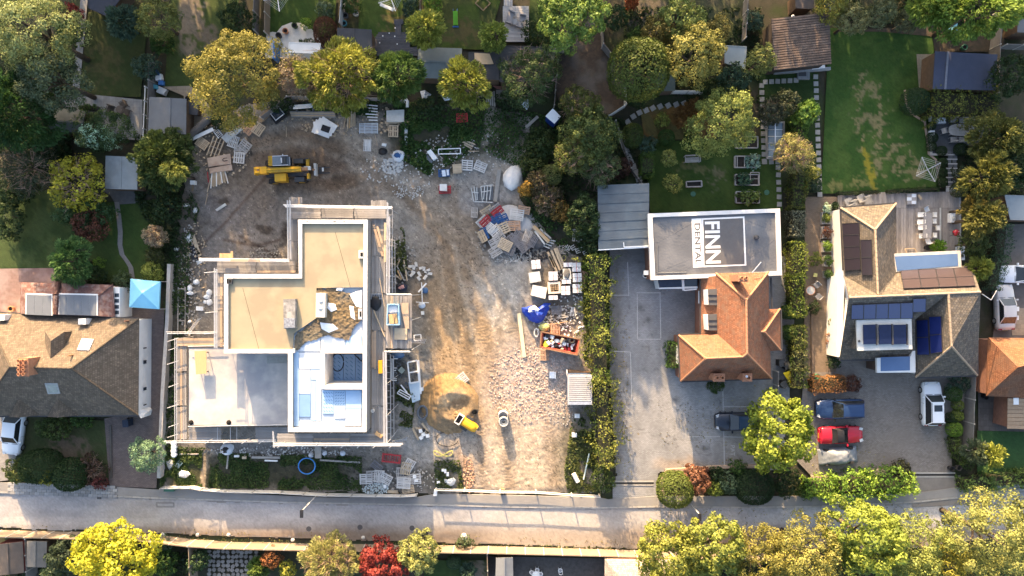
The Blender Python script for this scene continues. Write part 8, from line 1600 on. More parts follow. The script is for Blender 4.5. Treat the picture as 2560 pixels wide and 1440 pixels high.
# VEHICLES
def paint(n,c,metal=.0):return mat('car_paint_'+n,c,tuple(x*.96 for x in c),2,.22,0,metal=metal,spec=.6)
M_CGL=mat('car_glass',(.015,.018,.022),(.012,.015,.018),2,.05,0,spec=.9);M_TRIM=mat('car_trim',(.02,.02,.022),None,4,.5,0)
def car(label,px,py,rot,Lc,Wc,m,kind='hatch',roofm=None,sunroof=False,z=.05):
 """nose towards +x before rotation; lofted body, glasshouse, roof, wheels, lamps and mirrors"""
 c=P(px,py,.8);r=thing('car',label,'car',(c.x,c.y,z),R(rot))
 hl=Lc/2;hw=Wc/2
 st=[(-1,.78,.62),(-.97,.9,.80),(-.85,.98,.92),(-.5,1,.95),(0,1,.95),(.3,1,.95),(.5,.99,.93),(.75,.97,.86),(.9,.90,.76),(.975,.78,.66),(1,.62,.56)]
 if kind=='convertible':st=[(-1,.80,.60),(-.96,.92,.78),(-.85,.98,.86),(-.5,1,.88),(0,1,.88),(.3,1,.88),(.5,.98,.85),(.8,.93,.76),(.94,.84,.66),(1,.70,.55)]
 mb=MB();vs=[];n=len(st)
 for x,w,h in st:
  X=x*hl;Wd=w*hw
  vs+=[(X,-Wd*.96,.22),(X,-Wd,.5),(X,-Wd*.97,h-.10),(X,-Wd*.86,h),(X,0,h+.03),(X,Wd*.86,h),(X,Wd*.97,h-.10),(X,Wd,.5),(X,Wd*.96,.22)]
 fs=[(i*9+k,i*9+k+1,(i+1)*9+k+1,(i+1)*9+k)for i in range(n-1)for k in range(8)]+[tuple(range(9)),tuple(range((n-1)*9+8,(n-1)*9-1,-1))]+[(i*9+8,i*9,(i+1)*9,(i+1)*9+8)for i in range(n-1)]
 body=lob('body',mb.add(vs,fs),m,r,True)
 G=dict(hatch=((-.90,-.66),(.38,.06),1.46),suv=((-.94,-.78),(.42,.16),1.66),saloon=((-.72,-.42),(.40,.08),1.42),estate=((-.96,-.80),(.36,.06),1.72),convertible=((-.48,-.30),(.28,.02),1.25))[kind]
 (rb,rt),(fb,ft),hr=G;hb=.94 if kind!='convertible' else .87;wb=.86*hw;wt=.70*hw
 B=[(rb*hl,-wb,hb),(fb*hl,-wb,hb),(fb*hl,wb,hb),(rb*hl,wb,hb)];Tp=[(rt*hl,-wt,hr),(ft*hl,-wt,hr),(ft*hl,wt,hr),(rt*hl,wt,hr)]
 gm_=M_CGL if kind!='convertible' else M_BLK
 lob('windscreen',MB().add([B[1],B[2],Tp[2],Tp[1]],[(0,1,2,3)]),M_CGL,r);lob('rear_window',MB().add([B[3],B[0],Tp[0],Tp[3]],[(0,1,2,3)]),gm_,r)
 lob('side_window',MB().add([B[0],B[1],Tp[1],Tp[0]],[(0,1,2,3)]),gm_,r);lob('side_window',MB().add([B[2],B[3],Tp[3],Tp[2]],[(0,1,2,3)]),gm_,r)
 for s in(0,2):
  for a,b in((B[s],Tp[s]),(B[s+1],Tp[s+1])):lob('pillar',MB().beam(a,b,.07,.05),m if kind!='convertible' else M_BLK,r)
 mb=MB();vs=[]
 for i in range(5):
  x=rt*hl+(ft-rt)*hl*i/4;cz=hr+.045*math.sin(math.pi*(.15+.7*i/4));vs+=[(x,-wt,hr-.01),(x,-wt*.8,cz),(x,0,cz+.02),(x,wt*.8,cz),(x,wt,hr-.01)]
 ro=lob('roof',mb.add(vs,[(i*5+k,i*5+k+1,(i+1)*5+k+1,(i+1)*5+k)for i in range(4)for k in range(4)]),roofm or m,r,True)
 if sunroof:lob('sunroof',MB().box((ft*hl-.62,0,hr+.066),(.62,wt*1.2,.02)),M_CGL,ro)
 if kind in('suv','estate'):
  for s in(-1,1):lob('roof_rail',MB().beam((rt*hl+.1,s*wt*.93,hr+.05),(ft*hl-.1,s*wt*.93,hr+.05),.04,.04),M_TRIM,ro)
 for x in(-.60,.62):
  for s in(-1,1):
   w=lob('wheel',MB().tube((x*hl,s*(hw-.20),.32),(x*hl,s*(hw+.01),.32),.32,n=18),M_RUB,r);lob('rim',MB().tube((x*hl,s*(hw-.1),.32),(x*hl,s*(hw+.018),.32),.20,n=14),M_ALU,w)
 for s in(-1,1):
  lob('headlight',MB().box((hl*.90,s*hw*.66,.735),(.34,.26,.10),-s*.35),mat('lamp_glass',(.55,.57,.60),None,3,.1,0,spec=.8),r);lob('tail_light',MB().box((-hl*.965,s*hw*.70,.78),(.12,.3,.14)),mat('tail_lamp',(.28,.01,.012),None,3,.2,0,spec=.6),r)
  lob('mirror',MB().box((fb*hl-.18,s*(hw+.08),1.0),(.14,.22,.14)),m if kind!='estate' else M_TRIM,r)
  lob('door_seam',MB().beam((.05*hl,s*hw*1.001,.4),(.05*hl,s*hw*.985,.86),.015,.02),M_TRIM,r)
 lob('bumper',MB().box((hl*.99,0,.42),(.10,Wc*.68,.2)),M_TRIM,r);lob('bumper',MB().box((-hl*.99,0,.42),(.10,Wc*.75,.2)),m,r);lob('bonnet_line',MB().beam((fb*hl+.06,-wb*.95,hb+.012),(fb*hl+.06,wb*.95,hb+.012),.05,.02),M_TRIM,r)
 lob('number_plate',MB().box((-hl-.045,0,.55),(.02,.5,.11)),mat('plate_yellow',(.6,.45,.05),None,3,.5,0),r)
 return r
WHITE=paint('white',(.74,.76,.79));car('white hatchback parked on the left drive nose to the road',31,1087,-97,4.05,1.85,WHITE,'hatch');car('dark navy hatchback half under the bright tree in the car park',1845,1054,181,4.4,1.82,paint('navy',(.012,.018,.035)),'hatch',mat('navy_glass_roof',(.03,.06,.12),None,3,.1,0,spec=.7))
car('blue estate car with dark sides on the forecourt',2101,1023,181,4.7,1.95,paint('blue',(.022,.05,.13),.2),'estate');car('red convertible with a black soft top',2104,1088,2,4.3,1.72,paint('red',(.42,.012,.03)),'convertible',M_BLK);car('white car with a sunroof and black rear parked by the ball bushes',2331,1010,91,4.35,1.88,WHITE,'suv',None,True)
car('white car with its nose showing at the right edge',2556,685,180,4.3,1.8,WHITE,'hatch');car('silver estate car parked along the grey green hedge',2514,768,92,4.5,1.8,paint('silver',(.52,.50,.50),.1),'saloon')
c=P(2102,1143,.9);r=thing('covered_car','car under a wrinkled silver grey cover','car',(c.x,c.y,.05),R(5));mb=MB();nx,ny=26,14;vs=[]
for i in range(nx+1):
 for j in range(ny+1):
  x=-1+2*i/nx;y=-1+2*j/ny;prof=.62+.66*math.exp(-((x+.02)/.46)**4)+.08*math.exp(-((x+.7)/.3)**2);e=max(abs(x)**5,abs(y)**4);h=prof*(1-e*.80);h+=.035*math.sin(y*9+x*5)*math.sin(x*14)*(1-e)+.03*math.sin(x*23+y*3)*abs(y)
  k=1-.10*(abs(x)**3)*(abs(y)**2);vs.append((x*1.95,y*.88*k*(1-.08*math.exp(-((x-.45)/.12)**2)),max(.08,h)))
mb.add(vs,[(i*(ny+1)+j,(i+1)*(ny+1)+j,(i+1)*(ny+1)+j+1,i*(ny+1)+j+1)for i in range(nx)for j in range(ny)]);lob('cover',mb,mat('silver_cover',(.20,.22,.25),(.16,.18,.21),2.5,.4,.2,bscale=6),r,True)
for x in(-1.2,1.2):
 for s in(-1,1):lob('wheel',MB().tube((x,s*.6,.31),(x,s*.82,.31),.31,n=16),M_RUB,r)
 # GARDEN FURNITURE AND SMALL THINGS
M_TEAK=mat('weathered_teak',(.34,.33,.32),(.27,.26,.25),3,.85,.2,vary=.08);M_RATT=mat('dark_rattan',(.07,.06,.055),(.05,.045,.04),14,.8,.5);M_GRF=mat('grey_cushion',(.30,.29,.30),(.25,.245,.25),4,.85,.1)
def chair_kit(name,w,d,seat,back,m,wicker=False,legm=None):
 k=Kit(name,'chair');k.add('seat',MB().box((0,0,seat),(w,d,.06)),m)
 k.add('backrest',MB().box((0,-d/2+.03,(seat+back)/2+.03),(w,.07,back-seat),0,-.18),m)
 for x in(-1,1):
  for y in(-1,1):k.add('leg',MB().box((x*(w/2-.03),y*(d/2-.03),seat/2),(.04,.04,seat)),legm or m)
  k.add('armrest',MB().box((x*(w/2-.02),.02,seat+.2),(.05,d*.85,.04)),m)
 return k
CT=chair_kit('garden_chair',.52,.52,.43,.9,M_TEAK);CG=chair_kit('deck_chair',.62,.66,.36,.72,M_GRF);CR=chair_kit('rattan_chair',.66,.66,.42,.8,M_RATT);CA=chair_kit('adirondack_chair',.68,.75,.36,.85,M_TEAK)
KW=Kit('shell_chair','chair');mb=MB();vs=[]
for i in range(7):
 for j in range(7):
  u=-1+2*i/6;v=j/6;bx=u*.24*(1-.35*(max(0,v-.7)/.3)**2);y=.24-.5*min(1,v/.6)if v<.6 else-.26-.08*(v-.6)/.4;zz_=.43 if v<.55 else .43+.42*((v-.55)/.45)**1.0
  vs.append((bx,y,zz_+.05*u*u))
mb.add(vs,[(i*7+j,(i+1)*7+j,(i+1)*7+j+1,i*7+j+1)for i in range(6)for j in range(6)]);KW.add('shell',mb,M_WHT,smooth=True)
for x in(-1,1):
 for y in(-1,1):KW.add('leg',MB().tube((x*.12,y*.12,.42),(x*.22,y*.2,0),.02),M_TIM)
def put(k,px,py,rot,label,group,z=.08,h=.5,mat_=None):c=P(px,py,h);return k.place((c.x,c.y,z),R(rot),label,group,mat=mat_)
c=P(2403,325,.75);r=thing('oval_table','oval weathered wooden table on the dark patio','table',(c.x,c.y,.08));pts=[]
for i in range(28):
 t=2*math.pi*i/28;pts.append((1.28*math.copysign(abs(math.cos(t))**.7,math.cos(t)),.58*math.copysign(abs(math.sin(t))**.7,math.sin(t)),.74))
lob('tabletop',MB().prism(pts,.70),M_TEAK,r)
for i in range(7):lob('table_slat',MB().box((0,-.42+i*.14,.748),(2.1-abs(i-3)*.12,.115,.012)),M_TEAK,r)
for x in(-.8,.8):
 for y in(-.35,.35):lob('leg',MB().box((x,y,.35),(.08,.08,.7)),M_TEAK,r)
for x,y,ro,t in((2383,300,180,'left'),(2405,301,180,'middle'),(2426,300,182,'right')):put(CT,x,y,ro,'wooden garden chair on the far side of the oval table, '+t+' of three','chairs round the oval table')
for x,y,ro,t in((2383,349,5,'left'),(2404,349,0,'middle'),(2422,349,-8,'right')):put(CT,x,y,ro,'wooden garden chair on the near side of the oval table, '+t+' of three','chairs round the oval table')
put(CT,2361,327,-75,'wooden garden chair at the left end of the oval table','chairs round the oval table');put(CT,2445,323,90,'wooden garden chair at the right end of the oval table','chairs round the oval table')
sheetobj('pale blue square lid at the hedge end of the dark patio',[(2344,294),(2365,294),(2365,308),(2344,308)],.5,M_BAGW,'storage_box','box',.09);sheetobj('white cube by the wall of the dark patio',[(2326,326),(2337,326),(2337,337),(2326,337)],.45,M_WHT,'square_planter','planter',.09)
def dryer(label,px,py,R_,rot,z=1.9):
 c=P(px,py,z);r=thing('rotary_dryer',label,'clothes dryer',(c.x,c.y,0),R(rot));lob('pole',MB().tube((0,0,0),(0,0,z+.1),.03),M_ALU,r);E=[(R_*math.cos(k*math.pi/2),R_*math.sin(k*math.pi/2),z+.15)for k in range(4)]
 for e in E:lob('arm',MB().beam((0,0,z),e,.06,.05),M_ALU,r)
 for q_ in(.45,.65,.85,1.0):
  mb=MB()
  for k in range(4):a=Vector(E[k])*1;b=Vector(E[(k+1)%4])*1;mb.tube((a.x*q_,a.y*q_,z+.15*q_),(b.x*q_,b.y*q_,z+.15*q_),.012,n=4,cap=False)
  lob('line',mb,M_GWH,r)
dryer('rotary clothes dryer on the patchy lawn by the slab path',2319,424,1.35,28);dryer('rotary clothes dryer at the top edge of the second lawn',694,-4,1.35,10);dryer('rotary clothes dryer with a white airer below it at the top',978,-2,1.3,20);plank('white folded airer under the dryer at the top',(951,11),(984,25),.3,.2,M_WHT,.5)
dk=thing('deck','weathered grey timber deck behind the shingle house','deck',P(2250,560));n=50
for i in range(n):
 x=2097+i*6.1;y0=481-.012*(x-2097)*.5;y1=660 if x>2200 else 540
 for a,b in((y0,520),(520.4,y1)):ob('deck_board',MB().box(P(x,(a+b)/2,.12),(.225,(b-a)/S-.015,.05+.004*random.random())),mat('deck_board',(.30,.275,.26),(.22,.20,.19),3,.9,.3,vary=.22,stretch=(3,.6,1)),dk)
ob('pale_strip',MB().box(P(2351,562,.155),(.16,3.4,.02)),M_GWH,dk);ob('deck_edge',MB().beam(P(2398,486,.1),P(2400,660,.1),.18,.2),M_TEAK,dk)
c=P(2317,564,.75);r=thing('dining_table','long grey dining table with white shell chairs on the deck','table',(c.x,c.y,.15),R(-3))
for i in range(4):lob('tabletop_panel',MB().box((0,.95-i*.635,.74),(.86,.62,.04)),M_GRF,r)
for x in(-.35,.35):
 for y in(-1.1,1.1):lob('leg',MB().box((x,y,.36),(.06,.06,.72)),M_DSTEEL,r)
for i,(x,y,ro)in enumerate(((2299,537,90),(2298,555,90),(2300,569,90),(2302,590,90),(2335,537,-90),(2334,553,-90),(2343,570,-90),(2335,588,-90))):put(KW,x,y,ro,'white shell chair on the '+('left' if i<4 else 'right')+' side of the grey table, '+('first','second','third','fourth')[i%4]+' from the top','white chairs round the deck table',.15)
put(KW,2315,524,205,'white shell chair turned askew at the top end of the grey table','white chairs round the deck table',.15);put(KW,2318,602,20,'white shell chair turned askew at the lower end of the grey table','white chairs round the deck table',.15)
r=thing('lounge_set','pale grey cushioned lounger on the deck near the hedge gap','lounger',P(2279,498,.4))
for i in range(2):
 for j in range(3):ob('cushion',MB().box(P(2273+i*11,489+j*8.5,.42),(.42,.32,.12)),M_BAGW if(i+j)%2 else M_GRF,r)
ob('frame',MB().box(P(2279,498,.3),(.95,1.1,.12)),M_TEAK,r);plank('tan cushion slanting beside the grey lounger',(2296,488),(2304,498),.2,.08,M_TIM,.4)
for x,y,ro,t in((2121,505,25,'left weathered lounge chair at the roof edge'),(2152,496,30,'middle weathered lounge chair at the roof edge'),(2168,500,200,'right round backed lounge chair at the roof edge'),(2133,511,200,'lounge chair half under the roof edge')):put(CA,x,y,ro,t,'lounge chairs on the deck',.15)
c=P(2389,582,.9);r=thing('kettle_barbecue','red kettle barbecue at the edge of the deck','barbecue',(c.x,c.y,.15));lob('lid',MB().dome((0,0,.85),.34,.34,.26,16,5),mat('red_enamel',(.45,.02,.035),None,2,.2,0,spec=.6),r,True);lob('bowl',MB().lathe((0,0,.55),[(.1,0),(.3,.14),(.34,.3)],16),M_BLK,r)
for k in range(3):lob('leg',MB().tube((.2*math.cos(k*2.1),.2*math.sin(k*2.1),.6),(.32*math.cos(k*2.1),.32*math.sin(k*2.1),0),.018),M_BLK,r)
lob('handle',MB().box((-.3,-.1,.95),(.2,.1,.05)),M_BLK,r);lob('vent',MB().dome((.12,.1,1.06),.05,.05,.03,8,2),M_ALU,r)
r=thing('planter','white square planter on the deck edge','planter',P(2382,544,.5));ob('box',MB().prism([P(2375,533,.55),P(2388,533,.55),P(2388,556,.55),P(2375,556,.55)],.12),M_WHT,r);ob('soil',MB().dome(P(2383,546,.5),.2,.3,.16,9,3,0,.3),M_GWH,r)
plank('cream stool beside the potted palm',(2321,609),(2337,607),.3,.4,M_TIM,.16);c=P(2316,619,.3);o=ob('black_pot',MB().lathe((c.x,c.y,.15),[(.2,0),(.27,.4),(.22,.4),(.2,.3),(0,.3)],14),M_BLK);tag(o,'black round pot below the white dining chairs','pot');wframe('cream timber frame standing by the rear flat roof',[(2262,622),(2286,621),(2294,634),(2268,635)],.5,M_TIM,0)
r=thing('air_unit','pale blue air unit beside the rear flat roof','air unit',P(2406,628,.8));ob('case',MB().prism([P(2400,614,.9),P(2412,614,.9),P(2412,650,.9),P(2401,650,.9)],.1),M_BAGW,r);ob('fan_grille',MB().box(P(2406,640,.92),(.26,.3,.03)),M_FELT,r)
for i,(x,y,w,h_,c1,t)in enumerate(((2066,545,21,30,YG,'uppermost large planter box by the white wall'),(2066,581,20,30,BRNR,'planter box with dark red leaves by the white wall'),(2069,616,22,28,LIME,'planter box with a lime plant by the white wall'),(2071,652,20,28,GRNF,'planter box with leafy greens by the white wall'),(2070,686,16,18,GRNF,'small planter box below the leafy greens'),(2087,515,14,14,DKG,'square dark planter at the roof corner'))):
 r=thing('planter_box',t,'planter',P(x,y,.5),0,'planter boxes along the brick path');ob('box',MB().ring([P(x+a*w/2,y+b*h_/2,.55)for a,b in((-1,-1),(1,-1),(1,1),(-1,1))],[P(x+a*(w/2-2),y+b*(h_/2-2),.55)for a,b in((-1,-1),(1,-1),(1,1),(-1,1))],.0,.55).prism([P(x-w/2+2,y-h_/2+2,.42),P(x+w/2-2,y-h_/2+2,.42),P(x+w/2-2,y+h_/2-2,.42),P(x-w/2+2,y+h_/2-2,.42)],.0),M_TEAK,r)
 rng=np.random.default_rng(40+i);V,t_=crown_arrays(w/S*.38,h_/S*.38,.3,rng,'b',.14);V=V+np.array(P(x,y,.6));link('plant',quadmesh('plant',V,t_,fol(*c1)),r)
r=thing('flower_pot','white flowers in a pot at the corner of the white wall','flower pot',P(2067,520,.4));ob('pot',MB().lathe(P(2067,520,.05),[(.16,0),(.22,.35),(0,.3)],12),M_POT,r);V,t_=crown_arrays(.3,.3,.25,np.random.default_rng(3),'b',.14);link('plant',quadmesh('plant',V+np.array(P(2067,520,.55)),t_,fol((.35,.4,.3),(.7,.7,.62))),r)
c=P(2026,726,.7);r=thing('round_table','round mosaic garden table beside the bright hedge','table',(c.x,c.y,.04));lob('tabletop',MB().lathe((0,0,.68),[(0,.03),(.42,.03),(.46,0),(.42,-.03),(0,-.03)],20),M_GWH,r);lob('pedestal',MB().tube((0,0,0),(0,0,.66),.05),M_DSTEEL,r);lob('rim',MB().lathe((0,0,.69),[(.40,.03),(.46,.035),(.46,0)],20),M_CHIM,r)
for x,y,ro,t in((2042,712,135,'upper'),(2046,742,45,'lower')):put(CT,x,y,ro,'thin garden chair '+t+' right of the round mosaic table','chairs at the mosaic table',.04)
sheetobj('pale yellow cushion on the brick path',[(2036,682),(2044,684),(2043,693),(2034,691)],.5,mat('yellow_cushion',(.55,.52,.20),None,4,.8,.1),'cushion','cushion',.35)
c=P(2043,941,.5);o=ob('green_pot',MB().lathe((c.x,c.y,.04),[(.22,0),(.26,.6),(.22,.6),(.2,.5),(0,.5)],12),mat('green_plastic',(.06,.20,.12),None,4,.5,.1));tag(o,'green tub at the end of the beech hedge','tub')
for i,(x,y,w,h_,c1,t)in enumerate(((1868,355,56,30,None,'dark empty raised bed beside the greenhouse'),(1867,404,60,30,((.10,.15,.12),(.36,.44,.42)),'raised bed with silvery cabbages on its right half'),(1868,449,60,28,((.04,.08,.05),(.10,.15,.10)),'raised bed with a cold frame at its right end'),(1870,493,60,30,((.07,.11,.03),(.24,.25,.07)),'lowest raised bed overgrown with yellow green leaves'))):
 r=thing('raised_bed',t,'raised bed',P(x,y,.35),R(0),'raised vegetable beds');Q=lambda d,z:[P(x+a*(w/2-d),y+b*(h_/2-d),z)for a,b in((-1,-1),(1,-1),(1,1),(-1,1))]
 q_=Q(1,.4)
 for k in range(4):ob('bed_board',MB().beam(q_[k]-Vector((0,0,.2)),q_[(k+1)%4]-Vector((0,0,.2)),.09,.4-.006*k),M_TEAK,r)
 ob('soil',MB().prism(Q(2.2,.25),.0),mat('dark_soil',(.035,.03,.028),(.02,.018,.016),6,.95,.8),r)
 if c1:
  rng=np.random.default_rng(60+i);sx={1:.25,2:-.12,3:.05}[i];V,t_=crown_arrays(w/S*(.3 if i<3 else .45),h_/S*.5,.4,rng,'y',.24,.8);link('plants',quadmesh('plants',V+np.array(P(x+w*sx,y,.42)),t_,fol(*c1)),r)
 if i in(1,2):
  x0,x1=(x-24,x-6)if i==1 else(x+8,x+30);wq=[P(x0,y-h_/2+(2 if i==1 else-4),.5),P(x1,y-h_/2+(2 if i==1 else-4),.5),P(x1,y+h_/2,.5),P(x0,y+h_/2,.5)]
  for k in range(4):ob('cold_frame_bar',MB().beam(wq[k],wq[(k+1)%4],.06,.06-.003*k),M_TEAK,r)
  if i==2:ob('cold_frame_bar',MB().beam((wq[0]+wq[3])/2,(wq[1]+wq[2])/2,.05,.05),M_TEAK,r)
c=P(1731,397,.5);r=thing('bench','grey garden bench with a curved back on the lawn','bench',(c.x,c.y,.03),R(2))
for i in range(4):lob('seat_slat',MB().box((0,-.30+i*.13,.44),(1.4,.10,.03)),M_TEAK,r)
for i in range(13):lob('back_slat',MB().box((-.6+i*.1,.26,.7),(.04,.04,.42+.1*math.cos((i-6)*.25))),M_TEAK,r)
lob('top_rail',MB().path([(-.72,.28,.86),(-.4,.28,.9),(0,.28,.98),(.4,.28,.9),(.72,.28,.86)],.045,6),M_TEAK,r)
for x in(-.74,.74):lob('armrest',MB().box((x,0,.66),(.08,.7,.05)),M_TEAK,r);lob('leg',MB().box((x,-.3,.32),(.07,.07,.64)),M_TEAK,r);lob('leg',MB().box((x,.28,.45),(.07,.07,.9)),M_TEAK,r)
r=thing('trough','hollow grey timber trough on the lawn below the bench','trough',P(1735,460,.4));q_=[P(1716,454,.4),P(1754,452,.4),P(1755,466,.4),P(1717,467,.4)]
for k in range(4):ob('side_board',MB().beam(q_[k]-Vector((0,0,.17)),q_[(k+1)%4]-Vector((0,0,.17)),.10,.4-.006*k),M_TEAK,r)
ob('soil',MB().prism([P(1719,456,.2),P(1752,455,.2),P(1753,464,.2),P(1720,465,.2)],.02),mat('dark_soil',(1,1,1)),r)
for x,y in((1733,485),(1917,481)):c=P(x,y,.1);o=ob('lawn_cover',MB().tube((c.x,c.y,.02),(c.x,c.y,.10),.26,n=16),mat('green_lid',(.05,.14,.09),None,4,.6,.1));tag(o,'round green lid in the lawn '+('below the hollow trough' if x<1800 else 'right of the overgrown raised bed'),'lid')
r=thing('greenhouse','narrow glass greenhouse with a pale frame beside the stepping stones','greenhouse',P(1938,350));gz=2.0
ob('base',MB().ring([P(x,y,.3)for x,y in((1915,303),(1962,303),(1962,397),(1917,397))],[P(x,y,.3)for x,y in((1919,307),(1958,307),(1958,393),(1921,393))],0,.3),M_WALLP,r)
for i in range(5):
 y0,y1=308+i*17,324+i*17
 for a,b in(((1920,1.9),(1938,2.4)),((1938,2.4),(1957,1.9))):ob('roof_pane',MB().add([P(a[0]+1,y0,a[1]),P(b[0]-1,y0,b[1]),P(b[0]-1,y1,b[1]),P(a[0]+1,y1,a[1])],[(0,1,2,3)]),mat('greenhouse_glass',(.10,.14,.18),(.16,.20,.25),1.2,.15,.1,spec=.7),r)
 for x,z in((1920,1.9),(1957,1.9)):ob('side_pane',MB().add([P(x,y0,z),P(x,y1,z),P(x+(1 if x<1930 else-1),y1,.3),P(x+(1 if x<1930 else-1),y0,.3)],[(0,1,2,3)]),mat('greenhouse_glass',(1,1,1)),r)
for i in range(6):y=307+i*17;ob('glazing_bar',MB().beam(P(1920,y,1.92),P(1938,y,2.42),.05,.05).beam(P(1938,y,2.42),P(1957,y,1.92),.05,.05),M_ALU,r)
ob('ridge_bar',MB().beam(P(1938,307,2.44),P(1938,393,2.44),.08,.06),M_ALU,r)
r=thing('deck','light grey boarded deck with four chairs at the top','deck',P(1290,60))
for i in range(16):ob('deck_board',MB().box(P(1289.5,18+i*5.6,.18),(2.6,.205,.05)),M_DECKG,r)
for i in range(4):ob('deck_board',MB().box(P(1262+i*5.6,-2,.18),(.205,1.45,.05)),M_DECKG,r)
ob('fascia',MB().box(P(1289,62,.08),(2.5,3.5,.14)),M_FELTD,r)
for x,y,ro,t in((1277,38,155,'upper left'),(1273,53,-20,'lower left'),(1306,47,165,'upper right'),(1298,63,-25,'lower right')):put(CG,x,y,ro,t+' cushioned chair on the light grey deck','chairs on the light deck',.2)
c=P(1287,56,.4);r=thing('side_table','small grey table between the cushioned chairs','table',(c.x,c.y,.2),R(20));lob('top',MB().box((0,0,.4),(.5,.5,.05)),M_DECKG,r)
for x in(-.2,.2):
 for y in(-.2,.2):lob('leg',MB().box((x,y,.2),(.05,.05,.4)),M_DECKG,r)
r=thing('round_deck','round charcoal deck with small white lights beside the golden conifer','deck',P(980,108));M_DKD=mat('charcoal_deck',(.07,.072,.085),(.05,.052,.06),3,.85,.3,vary=.14)
for i in range(11):
 y=83+i*5.4;w=math.sqrt(max(10,45**2-(y-112)**2));ob('deck_board',MB().box(P(980+(14 if y>116 else 0),y,.16),((2*w+(28 if y>116 else 0))/S,.2,.05)),M_DKD,r)
for a,b in(((985,48),(1008,60)),((988,60),(1003,86))):ob('step_board',MB().prism([P(a[0],a[1],.2),P(b[0],a[1],.2),P(b[0],b[1],.2),P(a[0],b[1],.2)],.02),M_DKD,r)
for x,y in((957,90),(973,83),(987,91),(949,107),(993,110),(988,70)):ob('deck_light',MB().lathe(P(x,y,.19),[(.07,0),(.06,.04),(0,.05)],8),M_WHT,r)
wframe('dark square sandpit frame at the top by the yellow green tree',[(1188,8),(1208,26),(1226,8),(1206,-10)],.15,M_TIMB,0);
r=thing('slide','lime green childrens slide with a blue end on the lawn','slide',P(1138,48));ob('chute',MB().add([P(1133,28,.9),P(1143,27,.9),P(1144,62,.15),P(1134,63,.15),P(1133,28,.8),P(1143,27,.8),P(1144,62,.05),P(1134,63,.05)],[(0,1,2,3),(4,7,6,5),(0,4,5,1),(1,5,6,2),(2,6,7,3),(3,7,4,0)]),mat('lime_slide',(.25,.62,.05),None,2,.4,0),r)
for x in(1133,1143):ob('side_rail',MB().beam(P(x,28,.95),P(x+1,63,.2),.05,.1),mat('lime_slide',(1,1,1)),r);ob('ladder_leg',MB().tube(P(x,27,.9),P(x,22,.0),.03),M_BLUE,r)
ob('end_bar',MB().box(P(1139,67,.1),(.6,.14,.12)),M_BLUE,r)
r=thing('blue_board','tall blue board standing at the left of the cream patio','board',P(686,122));ob('panel',MB().prism([P(682,100,1.5),P(689,100,1.5),P(687,146,1.5),P(681,146,1.5)],.1),mat('blue_board',(.06,.18,.42),None,3,.5,.1),r);ob('frame',MB().beam(P(690,100,1.5),P(688,146,1.5),.08,.1),M_TIMB,r)
sheetobj('turquoise square lid under the feathery top right trees',[(2370,56),(2394,55),(2394,76),(2370,75)],.6,mat('turquoise_lid',(.18,.42,.46),None,3,.5,.1),'storage_box','box',.1)
for x,y,m,t in((860,58,mat('teal_plastic',(.10,.34,.40),None,3,.4,.1),'teal water butt by the long fence posts'),(889,33,M_GWH,'white ringed pot by the long fence posts'),(696,88,M_BLK,'black pot at the rim of the cream patio'),(736,63,mat('dark_pot_plant',(.03,.05,.02),(.06,.09,.03),12,.9,.8),'dark round potted plant on the cream patio'),(713,77,M_POT,'terracotta pot on the cream patio rim'),(863,38,M_FELT,'grey hexagonal tub by the long fence posts'),(470,247,M_BLK,'black drum beside the small garden store'),(2412,118,mat('green_plastic',(1,1,1)),'green bucket near the navy summerhouse'),(1614,688,M_WHT,'white pot at the corner of the sign roof building'),(2465,992,M_BLK,'dark round pot at the corner of the terracotta roof'),(2380,1172,M_BLK,'left dark pot at the forecourt entrance'),(2398,1170,M_RATT,'right brown pot at the forecourt entrance'),(152,258,M_DSTEEL,'dark glass bowl table on the grey patio'),(26,772,M_POT,'terracotta plant pot on the red terrace')):
 c=P(x,y,.5);k=thing('pot',t,'pot',(c.x,c.y,.08));lob('body',MB().lathe((0,0,0),[(.22,0),(.3,.45),(.26,.5),(.22,.46),(.2,.36),(0,.36)],14),m,k);lob('soil',MB().lathe((0,0,.37),[(.2,0),(0,.03)],12),M_MATTBLK if m is not M_GWH else M_GRF,k)
for x,y,t in((2077,19,'white ball lamp at the corner of the barn'),(1984,39,'white ball lamp at the top of the barn roof')):c=P(x,y,2.6);k=thing('globe_lamp',t,'lamp',(c.x,c.y,0));lob('globe',MB().dome((0,0,2.4),.16,.16,.16,12,4).lathe((0,0,2.4),[(.16,0),(.1,-.12),(0,-.15)],12),M_WHT,k,True);lob('pole',MB().tube((0,0,0),(0,0,2.3),.03),M_DSTEEL,k)
for x,y,ro,t in((277,272,160,'left rattan chair on the grey patio'),(316,281,-20,'lower right rattan chair on the grey patio'),(309,262,120,'upper rattan chair on the grey patio')):put(CR,x,y,ro,t,'rattan chairs on the grey patio',.1)
c=P(299,273,.6);r=thing('rattan_table','round rattan table between the dark patio chairs','table',(c.x,c.y,.08));lob('top',MB().lathe((0,0,.45),[(0,.03),(.4,.03),(.4,-.05),(0,-.05)],18),mat('brown_rattan',(.13,.11,.10),(.10,.085,.075),14,.8,.4),r);lob('base',MB().lathe((0,0,0),[(.34,0),(.3,.42)],14),M_RATT,r)
r=thing('trough_planter','dark trough planter with greens on the grey patio','planter',P(220,269,.4));ob('box',MB().prism([P(198,263,.45),P(246,266,.45),P(245,276,.45),P(197,273,.45)],.08),M_BLK,r);V,t_=crown_arrays(.85,.2,.3,np.random.default_rng(9),'b',.14);link('plants',quadmesh('plants',V+np.array(P(222,268,.55)),t_,fol(*GRNF)),r)
